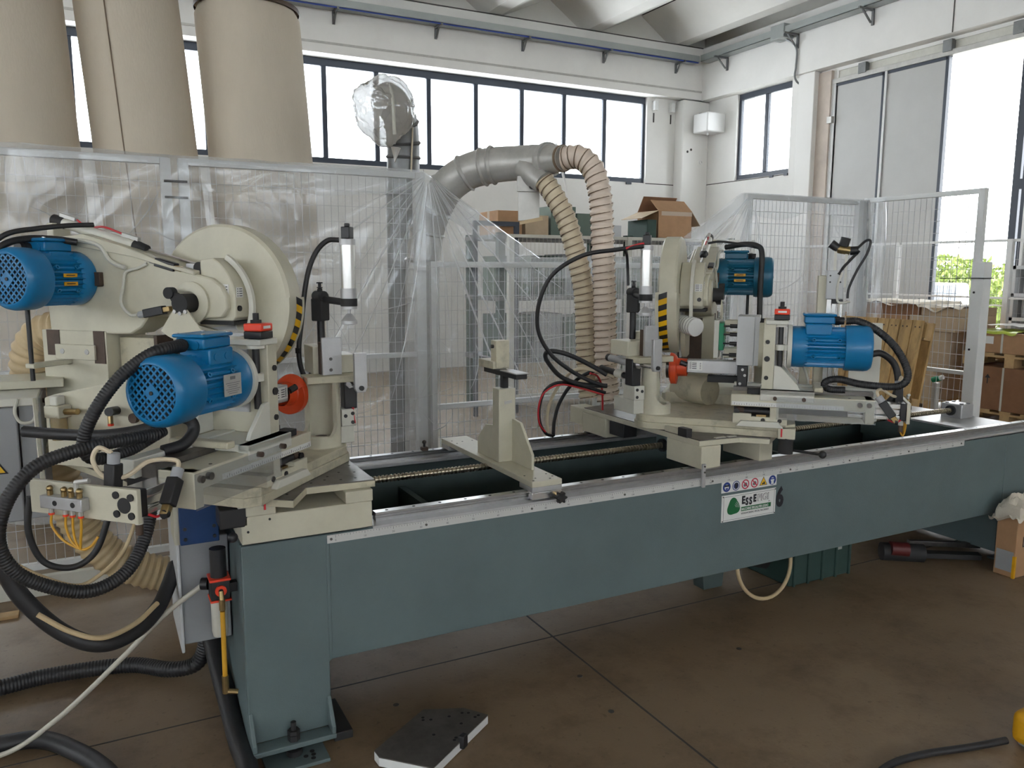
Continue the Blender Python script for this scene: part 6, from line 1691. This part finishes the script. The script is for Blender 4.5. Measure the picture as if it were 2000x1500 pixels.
# ================================================================ left end: cabinet, air service unit, filter
cb = thing('electric_cabinet', 'grey electrical cabinet with yellow warning triangle at the left edge', 'cabinet', (-0.5, 3.35, 0))
MB().box(-0.95, -0.262, 3.20, 3.60, 0.72, 1.125).build('cabinet_box', 'grey_panel', cb, bevel=0.005)
MB().box(-0.258, -0.190, 3.22, 3.60, 0.72, 1.15).build('cabinet_side', 'grey_panel', cb, bevel=0.004)
MB().box(-0.95, -0.195, 3.19, 3.62, 1.128, 1.158).build('cabinet_lid', 'cream_light', cb, bevel=0.004)
MB().box(-0.95, -0.12, 3.40, 3.62, 1.16, 1.192).build('cover_sheet', 'cream', cb, bevel=0.003)
MB().box(-0.8, -0.6, 3.3, 3.5, 0.0, 0.72).build('cabinet_leg', 'cream', cb, smooth=0)
def tri(poly, y, mt, nm):
    MB().prism(poly, lambda a, b: (a, y, b), lambda a, b: (a, y - 0.001, b)).build(nm, mt, cb, smooth=0)
tri([(-0.42, 0.895), (-0.300, 0.895), (-0.36, 0.995)], 3.1995, 'ink', 'warning_triangle')
tri([(-0.411, 0.900), (-0.309, 0.900), (-0.36, 0.985)], 3.1985, 'sign_yellow', 'warning_field')
tri([(-0.366, 0.965), (-0.352, 0.968), (-0.358, 0.943), (-0.348, 0.945), (-0.364, 0.913), (-0.360, 0.935), (-0.370, 0.933)], 3.1975, 'ink', 'warning_bolt')
lp = MB().tube(catmull([(-0.255, 3.185, 1.155), (-0.265, 3.18, 1.11), (-0.25, 3.18, 1.075), (-0.215, 3.18, 1.075), (-0.20, 3.18, 1.11), (-0.20, 3.185, 1.15)], 8), 0.006, 8)
lp.build('cable_loop', 'off_white', cb)
# sheet strap from the cabinet down to the pneumatic plate
stp = thing('strap_bracket', 'narrow cream sheet strap dropping to the pneumatic end plate at left', 'bracket', HL.P((1.0, 0.3, 1.0)))
a_, b_ = Vector((-0.20, 3.10, 1.155)), HL.P((1.015, 0.20, 1.06))
MB().obox((a_ + b_) / 2, ((b_ - a_).length, 0.012, 0.024), (b_ - a_)).build('strap', 'cream', stp, bevel=0.002)
# small lubricator on the housing
lu = thing('lubricator', 'cream air lubricator with amber bowl on the left housing', 'lubricator', HL.P((0.56, 0.6, 1.05)))
HL.mb().box(0.547, 0.60, 0.585, 0.645, 1.125, 1.165).build('lubricator_head', 'cream', lu, bevel=0.004)
HL.mb().box(0.555, 0.59, 0.60, 0.63, 1.165, 1.195).build('sight_dome', 'cream_light', lu, bevel=0.004)
HL.mb().lathe([(0.001, 1.05), (0.022, 1.052), (0.026, 1.07), (0.026, 1.125)], (0.573, 0.615, 0), (0, 0, 1), 18).build('bowl', 'amber_cup', lu)
HL.mb().cyl((0.573, 0.585, 1.145), (0.573, 0.535, 1.148), 0.010, 10).build('outlet_fitting', 'brass', lu)
pg = thing('pressure_fitting', 'black and brass air fittings on the left housing panel', 'fitting', HL.P((0.56, 0.45, 1.15)))
HL.mb().cyl((0.546, 0.405, 1.155), (0.60, 0.385, 1.16), 0.014, 12).build('black_valve', 'black', pg)
HL.mb().cyl((0.56, 0.42, 1.15), (0.565, 0.415, 1.115), 0.008, 8).build('elbow', 'brass', pg)
HL.mb().cyl((0.565, 0.415, 1.115), (0.565, 0.415, 1.108), 0.009, 8).build('release_ring', 'red', pg)
HL.mb().cyl((0.545, 0.335, 1.135), (0.56, 0.335, 1.135), 0.016, 12).build('lock_barrel', 'brown_steel', pg)
HL.mb().obox((0.562, 0.34, 1.085), (0.004, 0.014, 0.030), (1, 0, 0)).build('key_tag', 'black_matt', pg, bevel=0.002)
# service unit on the leg
rgn = thing('air_service_unit', 'red and black air filter regulator on the side of the left leg', 'regulator', (0.30, 2.66, 0.4))
MB().box(0.275, 0.335, 2.63, 2.70, 0.535, 0.60).build('regulator_body', 'black_matt', rgn, bevel=0.004)
MB().box(0.272, 0.338, 2.627, 2.703, 0.598, 0.606).build('red_trim', 'red', rgn, bevel=0.002)
MB().box(0.272, 0.338, 2.627, 2.703, 0.529, 0.536).build('red_trim', 'red', rgn, bevel=0.002)
MB().ring((0.305, 2.63, 0.568), (0.305, 2.622, 0.568), 0.018, 0.008, 16).build('port_ring', 'red', rgn)
MB().cyl((0.305, 2.665, 0.606), (0.305, 2.665, 0.70), 0.026, 18).build('regulator_cap', 'black', rgn)
MB().cyl((0.275, 2.69, 0.575), (0.255, 2.70, 0.575), 0.02, 14).build('inlet_nut', 'black', rgn)
MB().cyl((0.305, 2.622, 0.568), (0.305, 2.61, 0.54), 0.008, 10).build('elbow_fitting', 'brass', rgn)
MB().cyl((0.305, 2.61, 0.545), (0.305, 2.61, 0.51), 0.010, 10).build('elbow_fitting', 'brass', rgn)
MB().cyl((0.305, 2.61, 0.505), (0.303, 2.61, 0.285), 0.008, 10).build('amber_tube', 'amber', rgn)
MB().cyl((0.303, 2.61, 0.285), (0.303, 2.61, 0.225), 0.011, 10).build('end_fitting', 'brass', rgn)
MB().cyl((0.303, 2.61, 0.232), (0.34, 2.60, 0.225), 0.009, 10).build('end_fitting', 'brass', rgn)
MB().lathe([(0.001, 0.40), (0.022, 0.402), (0.026, 0.42), (0.026, 0.53)], (0.302, 2.667, 0), (0, 0, 1), 18).build('filter_bowl', 'off_white', rgn)
MB().box(0.335, 0.36, 2.65, 2.68, 0.55, 0.58).build('wall_mount', 'black', rgn, smooth=0)
# terminal cabinet and blue box beside the leg
gb = thing('side_cabinet', 'grey switch cabinet hanging on the side of the left leg', 'cabinet', (0.27, 3.0, 0.33))
MB().box(0.20, 0.355, 2.80, 3.10, 0.33, 0.70).build('cabinet_box', 'grey_panel', gb, bevel=0.004)
MB().box(0.19, 0.20, 2.78, 3.12, 0.31, 0.72).build('cabinet_door', 'grey_light', gb, bevel=0.003)
bb_ = thing('blue_box', 'dark blue steel box under the left swivel table', 'box', (0.23, 2.9, 0.70))
MB().box(0.20, 0.32, 2.72, 2.90, 0.705, 0.87).build('box_body', 'blue_dark', bb_, bevel=0.003)
MB().box(0.325, 0.36, 2.80, 2.95, 0.73, 0.87).build('box_side', 'blue_dark', bb_, bevel=0.003)
for dx, dz in ((0.215, 0.725), (0.305, 0.725), (0.215, 0.76), (0.305, 0.76)):
    MB().cyl((dx, 2.72, dz), (dx, 2.716, dz), 0.006, 8).build('box_screw', 'black', bb_)
MB().box(0.185, 0.20, 2.75, 2.9, 0.70, 0.88).build('box_bracket', 'cream', bb_, smooth=0)
wl_ = thing('white_tag', 'white paper tag behind the conduit loop at left', 'tag', (0.12, 2.75, 0.83))
MB().box(0.085, 0.15, 2.748, 2.751, 0.795, 0.855).build('tag_sheet', 'label_white', wl_, smooth=0)
MB().box(0.085, 0.20, 2.752, 2.756, 0.85, 0.88).build('tag_holder', 'black_matt', wl_, smooth=0)

# ================================================================ floor clutter
fp_ = thing('steel_plate', 'loose dark steel table plate lying on the floor in front', 'plate', (0.95, 2.36, 0.0))
pl = [(0.735, 2.36), (0.755, 2.30), (0.85, 2.192), (1.145, 2.385), (1.09, 2.465), (0.955, 2.522)]
pl = [(0.722, 2.365), (0.725, 2.325), (0.86, 2.19), (1.148, 2.388), (1.09, 2.468), (0.955, 2.525)]
MB().prism(pl, lambda a, b: (a, b, 0.004), lambda a, b: (a, b, 0.034)).build('plate_body', 'white_paint', fp_, bevel=0.002)
MB().prism(inset(pl, 0.004), lambda a, b: (a, b, 0.034), lambda a, b: (a, b, 0.038)).build('plate_top', 'steel_plate', fp_, smooth=0)
for dx, dy in ((0.93, 2.46), (0.955, 2.45), (1.07, 2.44), (1.09, 2.43), (1.02, 2.44), (1.10, 2.395), (1.04, 2.38), (0.98, 2.30), (0.99, 2.31), (0.93, 2.36), (1.115, 2.40), (0.935, 2.475)):
    MB().cyl((dx, dy, 0.038), (dx, dy, 0.0385), 0.006, 8).build('hole', 'black_matt', fp_, smooth=0)
kb = MB().obox((1.005, 2.285, 0.036), (0.030, 0.022, 0.045), (0.82, 0.56, 0)).build('plate_stop', 'black', fp_, bevel=0.004)
cbx = thing('waste_box', 'brown cardboard box filled with crumpled paper at the right edge', 'box', (4.4, 2.4, 0))
MB().box(4.19, 4.66, 2.36, 4.47 - 2.0, 0.0, 0.335).build('box_body', 'card', cbx, bevel=0.004)
MB().box(4.188, 4.1895, 2.37, 2.46, 0.03, 0.14).build('box_label', 'grey_panel', cbx, smooth=0)
MB().box(4.186, 4.20, 2.3585, 2.372, 0.0, 0.12).build('yellow_tape', 'yellow_paint', cbx, smooth=0)
q = MB()
q.box(4.245, 4.30, 2.3585, 2.3598, 0.165, 0.170); q.box(4.245, 4.30, 2.3585, 2.3598, 0.215, 0.22); q.box(4.245, 4.25, 2.3585, 2.3598, 0.165, 0.22); q.box(4.295, 4.30, 2.3585, 2.3598, 0.165, 0.22)
q.prism([(4.255, 0.195), (4.29, 0.195), (4.272, 0.212)], lambda a, b: (a, 2.3585, b), lambda a, b: (a, 2.3598, b)); q.box(4.27, 4.275, 2.3585, 2.3598, 0.172, 0.195)
q.build('box_print', 'ink', cbx, smooth=0)
def crump(a, b):
    x = 4.155 + 0.5 * a; y = 2.34 + 0.16 * b
    e = min(a, 1 - a, b, 1 - b)
    z = 0.352 + 0.05 * noise.noise(Vector((x * 9, y * 9, 0))) + 0.03 * (1 - abs(noise.noise(Vector((x * 20, y * 20, 3)))) * 2) + 0.03 * min(1, e * 5)
    if e < 0.06: z -= 0.045
    return (x, y, z)
MB().grid(44, 18, crump).build('crumpled_paper', 'paper', cbx, smooth=0)
MB().grid(14, 10, lambda a, b: (4.30 + 0.2 * a, 2.36 + 0.09 * b, 0.40 + 0.04 * noise.noise(Vector((a * 5, b * 5, 8))))).build('crumpled_film', 'film_wrap', cbx)
yo = thing('yellow_reel', 'yellow plastic object with black cable at the lower right corner', 'cable reel', (2.75, 1.43, 0))
MB().box(2.70, 2.90, 1.30, 1.46, 0.0, 0.03).build('reel_foot', 'grey_panel', yo, bevel=0.01)
MB().box(2.675, 2.95, 1.28, 1.475, 0.012, 0.13).build('reel_body', 'yellow_paint', yo, bevel=0.03, seg=4)
# green crate, cable ring and parts below the bed
gc = thing('plastic_crate', 'dark green ribbed plastic crate under the bed', 'crate', (3.2, 2.95, 0))
MB().box(3.05, 3.50, 2.81, 3.15, 0.0, 0.225).build('crate_body', 'crate_green', gc, bevel=0.01)
for k in range(5):
    MB().box(3.07 + k * 0.10, 3.085 + k * 0.10, 2.80, 2.815, 0.0, 0.225).build('crate_rib', 'crate_green', gc, bevel=0.003)
MB().box(3.03, 3.52, 2.79, 3.17, 0.225, 0.245).build('crate_rim', 'crate_green', gc, bevel=0.005)
MB().box(3.38, 3.41, 2.80, 2.81, 0.15, 0.19).build('crate_tag', 'label_grey', gc, smooth=0)
cr_ = MB()
ring = [(2.83 + 0.175 * math.cos(2 * math.pi * i / 40), 2.77 + 0.03 * math.sin(2 * math.pi * i / 40), 0.185 + 0.172 * math.sin(2 * math.pi * i / 40)) for i in range(41)]
o = cr_.tube(ring, 0.0095, 8, cap=False).build('cable_ring', 'hose_tan', None, smooth=60)
tag(o, 'tan hose ring hanging below the bed beside the green crate', 'hose')
mt_ = thing('under_motor', 'dark drive motor hanging below the bed inside the hose ring', 'motor', (2.8, 2.95, 0.15))
MB().cyl((2.72, 3.05, 0.22), (2.98, 2.9, 0.17), 0.085, 18).build('motor_body', 'black_matt', mt_)
MB().obox((2.90, 2.872, 0.145), (0.075, 0.004, 0.022), (0.86, -0.45, -0.2)).build('rating_plate', 'label_grey', mt_, smooth=0)
MB().box(2.74, 2.86, 2.95, 3.1, 0.24, 0.296).build('motor_mount', 'black_matt', mt_, smooth=0)
pb = thing('support_foot', 'small blue-grey foot bracket on the floor below the bed', 'bracket', (2.72, 3.02, 0))
MB().prism([(2.64, 0.0), (2.76, 0.0), (2.79, 0.30), (2.60, 0.30)], lambda a, b: (a, 2.98, b), lambda a, b: (a, 3.06, b)).build('foot_body', 'bed_inner', pb, bevel=0.003)
st_ = thing('power_tool', 'dark red and black hand tool lying under the bed', 'tool', (3.9, 2.78, 0))
MB().cyl((3.80, 2.86, 0.055), (3.99, 2.74, 0.05), 0.05, 16).build('tool_body', 'black_matt', st_)
MB().cyl((3.82, 2.82, 0.08), (3.90, 2.77, 0.075), 0.04, 12).build('tool_housing', 'tool_red', st_)
MB().cyl((3.975, 2.745, 0.06), (3.985, 2.738, 0.06), 0.02, 12).build('tool_spindle', 'steel', st_)
for k, (a, b, mt) in enumerate((((3.97, 2.84, 0.02), (4.28, 2.60, 0.03), 'black_matt'), ((4.05, 2.88, 0.06), (4.40, 2.68, 0.05), 'steel_dark'))):
    a, b = Vector(a), Vector(b)
    o = MB().obox((a + b) / 2, ((b - a).length, 0.06 - 0.03 * k, 0.03), b - a).build('scrap_bar', mt, None, bevel=0.003)
    tag(o, ('flat black bar lying on the floor beside the hand tool', 'thin grey steel bar leaning under the bed near the right leg')[k], 'bar', 'scrap bars under the bed')
# planks lying along the fence at the left
o = MB().box(-2.2, 0.55, 4.40, 4.44, 0.0, 0.10).build('base_board', 'off_white', None, bevel=0.003)
tag(o, 'cream board standing on edge along the foot of the fence', 'board')
o = MB().box(-2.2, -0.40, 4.16, 4.22, 0.0, 0.018).build('floor_plank', 'wood_pale', None, bevel=0.003)
tag(o, 'thin pale wooden batten lying on the floor at the left', 'plank')

# ================================================================ right background: pallets and boxes
pa = thing('wooden_pallet', 'used wooden pallet leaning against the right mesh fence', 'pallet', (5.2, 4.15, 0))
A = Vector((5.085, 0, 0.0)); B = Vector((5.325, 0, 1.24))
up_ = (B - A).normalized(); nrm = Vector((-up_.z, 0, up_.x))      # towards the camera side
Lp = (B - A).length
tilt = 0.0
def pp(s, y, d):
    return A + up_ * s + nrm * d + Vector((0, y, 0))
ws_ = [0.09, 0.085, 0.10, 0.085, 0.10, 0.095, 0.10, 0.09, 0.10, 0.085]
y = 4.74
k = 0
while y > 3.70 and k < len(ws_):
    w = ws_[k]
    m_ = MB().obox(pp(Lp / 2, y - w / 2, 0.005 * (k % 2)), (Lp, w - 0.006, 0.02), up_, nrm)
    pk = m_.build('plank', 'pallet_wood', pa, bevel=0.002)
    for s in (0.06, Lp / 2, Lp - 0.05):
        for dy in (0.03, 0.065):
            q = pp(s, y - dy, 0.0165)
            MB().cyl(q, q + nrm * 0.002, 0.006, 6).build('nail', 'brown_steel', pk, smooth=0)
    y -= w + 0.003; k += 1
for s in (0.07, Lp / 2, Lp - 0.07):
    MB().obox(pp(s, 4.25, -0.025), (0.10, 0.96, 0.022), up_, nrm).build('cross_board', 'pallet_wood', pa, bevel=0.002)
    for yy in (4.66, 4.25, 3.84):
        MB().obox(pp(s, yy, -0.075), (0.13, 0.10, 0.078), up_, nrm).build('block', 'wood_pale', pa, bevel=0.003)
for yy in (4.66, 4.25, 3.84):
    MB().obox(pp(Lp / 2, yy, -0.125), (Lp, 0.10, 0.022), up_, nrm).build('bottom_board', 'pallet_wood', pa, bevel=0.002)

fence_panel('low white mesh barrier in front of the folding door', (9.2, 8.6), (9.2, 4.6), 0.1, 1.955, (1.28, 0.62), wires=(0.05, 0.2), posts=((1.62, 0.05, 1.955), (3.05, 0.06, 1.955)), group='storage barriers', fr=0.03)
def euro_pallet(label, x0, y0, L, W, z=0.0):
    t = thing('wooden_pallet', label, 'pallet', (x0 + L / 2, y0 + W / 2, z), 'floor pallets')
    for yy in (y0, y0 + W / 2 - 0.05, y0 + W - 0.1):
        for xx in (x0, x0 + L / 2 - 0.07, x0 + L - 0.14):
            MB().box(xx, xx + 0.14, yy, yy + 0.1, z + 0.022, z + 0.10).build('block', 'wood_pale', t, smooth=0)
        MB().box(x0, x0 + L, yy, yy + 0.1, z, z + 0.022).build('bottom_board', 'wood_pale', t, smooth=0)
    for i in range(5):
        yy = y0 + (W - 0.12) * i / 4
        MB().box(x0, x0 + L, yy, yy + 0.12, z + 0.122, z + 0.144).build('plank', 'wood_pale', t, smooth=0)
    for xx in (x0, x0 + L / 2 - 0.05, x0 + L - 0.1):
        MB().box(xx, xx + 0.1, y0, y0 + W, z + 0.10, z + 0.122).build('cross_board', 'wood_pale', t, smooth=0)
    return t
# stack nearest the door (right edge)
euro_pallet('floor pallet under the big brown box at the right', 8.35, 4.45, 0.7, 1.0)
b1 = carton('carton', 'big brown carton with arrow print standing on a floor pallet', 8.35, 9.05, 4.45, 5.42, 0.146, 0.60, 'card_dark', 'cartons by the door', False)
q = MB()
for r in (5.28, 5.22):
    q.box(8.3475, 8.3498, r - 0.008, r + 0.008, 0.42, 0.52)
q.prism([(5.13, 0.48), (5.19, 0.48), (5.16, 0.52)], lambda a, b: (8.3475, a, b), lambda a, b: (8.3498, a, b)); q.box(8.3475, 8.3498, 5.155, 5.165, 0.42, 0.48)
q.prism([(5.34, 0.45), (5.38, 0.45), (5.39, 0.52), (5.33, 0.52)], lambda a, b: (8.3475, a, b), lambda a, b: (8.3498, a, b))
q.build('box_print', 'ink', b1, smooth=0)
MB().box(8.346, 8.3498, 4.99, 5.01, 0.146, 0.60).build('strap', 'off_white', b1, smooth=0)
euro_pallet('upper pallet between the two brown boxes at the right', 8.35, 4.45, 0.7, 1.0, 0.602)
b2 = carton('carton', 'brown carton with white labels and lime film on the upper pallet', 8.35, 9.0, 4.45, 5.40, 0.748, 0.96, 'card', 'cartons by the door', False)
for y0 in (5.28, 5.13):
    MB().box(8.3475, 8.3498, y0, y0 + 0.09, 0.84, 0.92).build('box_label', 'label_white', b2, smooth=0)
MB().box(8.346, 8.3498, 5.03, 5.05, 0.748, 0.96).build('strap', 'off_white', b2, smooth=0)
def crf(a, b):
    return (8.33 + 0.5 * a, 4.9 + 0.52 * b, 0.975 + 0.02 * noise.noise(Vector((a * 6, b * 6, 2))) - (0.03 if a < 0.05 else 0))
o = MB().grid(16, 16, crf).build('lime_film', 'film_green', None)
tag(o, 'crumpled lime green film on the brown carton by the door', 'film')
o = MB().grid(12, 12, lambda a, b: (8.5 + 0.45 * a, 4.9 + 0.42 * b, 1.03 + 0.015 * noise.noise(Vector((a * 4, b * 4, 6))))).build('white_sheet', 'label_white', None)
tag(o, 'white paper sheet lying on the lime film', 'paper')
# shelving cabinet at the far right edge
cbn = thing('steel_shelf', 'grey steel shelving at the far right edge behind the white barrier', 'shelf', (9.75, 5.0, 0))
for zz in (0.55, 1.02, 1.30, 1.62):
    MB().box(9.55, 10.0, 4.3, 5.72, zz, zz + 0.04).build('shelf_board', 'grey_light', cbn, smooth=0)
for yy in (4.3, 5.68):
    MB().box(9.55, 10.0, yy, yy + 0.04, 0, 1.66).build('shelf_side', 'grey_light', cbn, smooth=0)
MB().box(9.6, 9.98, 4.5, 5.6, 1.34, 1.58).build('shelf_content', 'white', cbn, bevel=0.01)
MB().box(9.6, 9.98, 4.5, 5.6, 1.06, 1.26).build('shelf_content', 'grey_panel', cbn, bevel=0.01)
carton('carton', 'tall brown carton at the right edge behind the lime film', 8.6, 9.0, 4.35, 4.80, 0.962, 1.42, 'card', 'cartons by the door', False)
# wide stack behind the fence
euro_pallet('floor pallet under the wide stack of brown boxes', 8.3, 5.75, 0.8, 1.2)
names = []
ST = 'stacked cartons behind the fence'
carton('carton', 'low pale brown carton at the bottom of the wide stack', 8.3, 9.0, 5.75, 6.95, 0.146, 0.50, 'card_pale', ST, False)
carton('carton', 'pale brown carton in the wide stack, right of the pallet edge', 8.3, 9.0, 5.62, 6.22, 0.502, 0.93, 'card_pale', ST, False)
carton('carton', 'brown carton in the wide stack hidden behind the leaning pallet', 8.3, 9.0, 6.24, 6.95, 0.502, 0.88, 'card', ST, False)
carton('carton', 'wide brown carton with pale tape in the upper row of the stack', 8.28, 9.0, 6.10, 6.98, 0.882, 1.09, 'card', ST, True)
carton('carton', 'brown carton in the upper row nearest the thick fence post', 8.28, 9.0, 5.52, 6.08, 0.932, 1.10, 'card_pale', ST, True)
carton('carton', 'dark flat carton on top of the wide stack under torn paper', 8.3, 9.0, 5.98, 6.9, 1.092, 1.22, 'card_dark', ST, False)
carton('carton', 'flat pale carton on top of the wide stack at its right end', 8.3, 9.0, 5.52, 5.95, 1.102, 1.19, 'card_pale', ST, False)
def torn(a, b):
    x = 8.25 + 0.8 * b; y = 5.48 + 1.5 * a
    zt = 1.232 if a > 0.32 else 1.20
    z = zt + 0.015 + 0.02 * noise.noise(Vector((a * 9, b * 5, 0)))
    if b < 0.1: z -= 0.05 * (0.6 + noise.noise(Vector((a * 8, 0, 4))))
    return (x, y, z)
o = MB().grid(50, 16, torn).build('wrapping_paper', 'paper', None)
tag(o, 'torn brown wrapping paper spread over the wide carton stack', 'paper')
sp_ = thing('spray_bottle', 'green and white bottle by the mesh under the fence post', 'bottle', (5.85, 4.0, 0))
MB().box(5.80, 5.84, 3.98, 4.02, 0.0, 0.73).build('bottle_stand', 'galvanised', sp_, smooth=0)
MB().cyl((5.82, 4.03, 0.75), (5.82, 3.97, 0.77), 0.022, 12).build('bottle_cap', 'green', sp_)
MB().cyl((5.82, 3.975, 0.77), (5.82, 3.945, 0.782), 0.018, 12).build('bottle_neck', 'white', sp_)
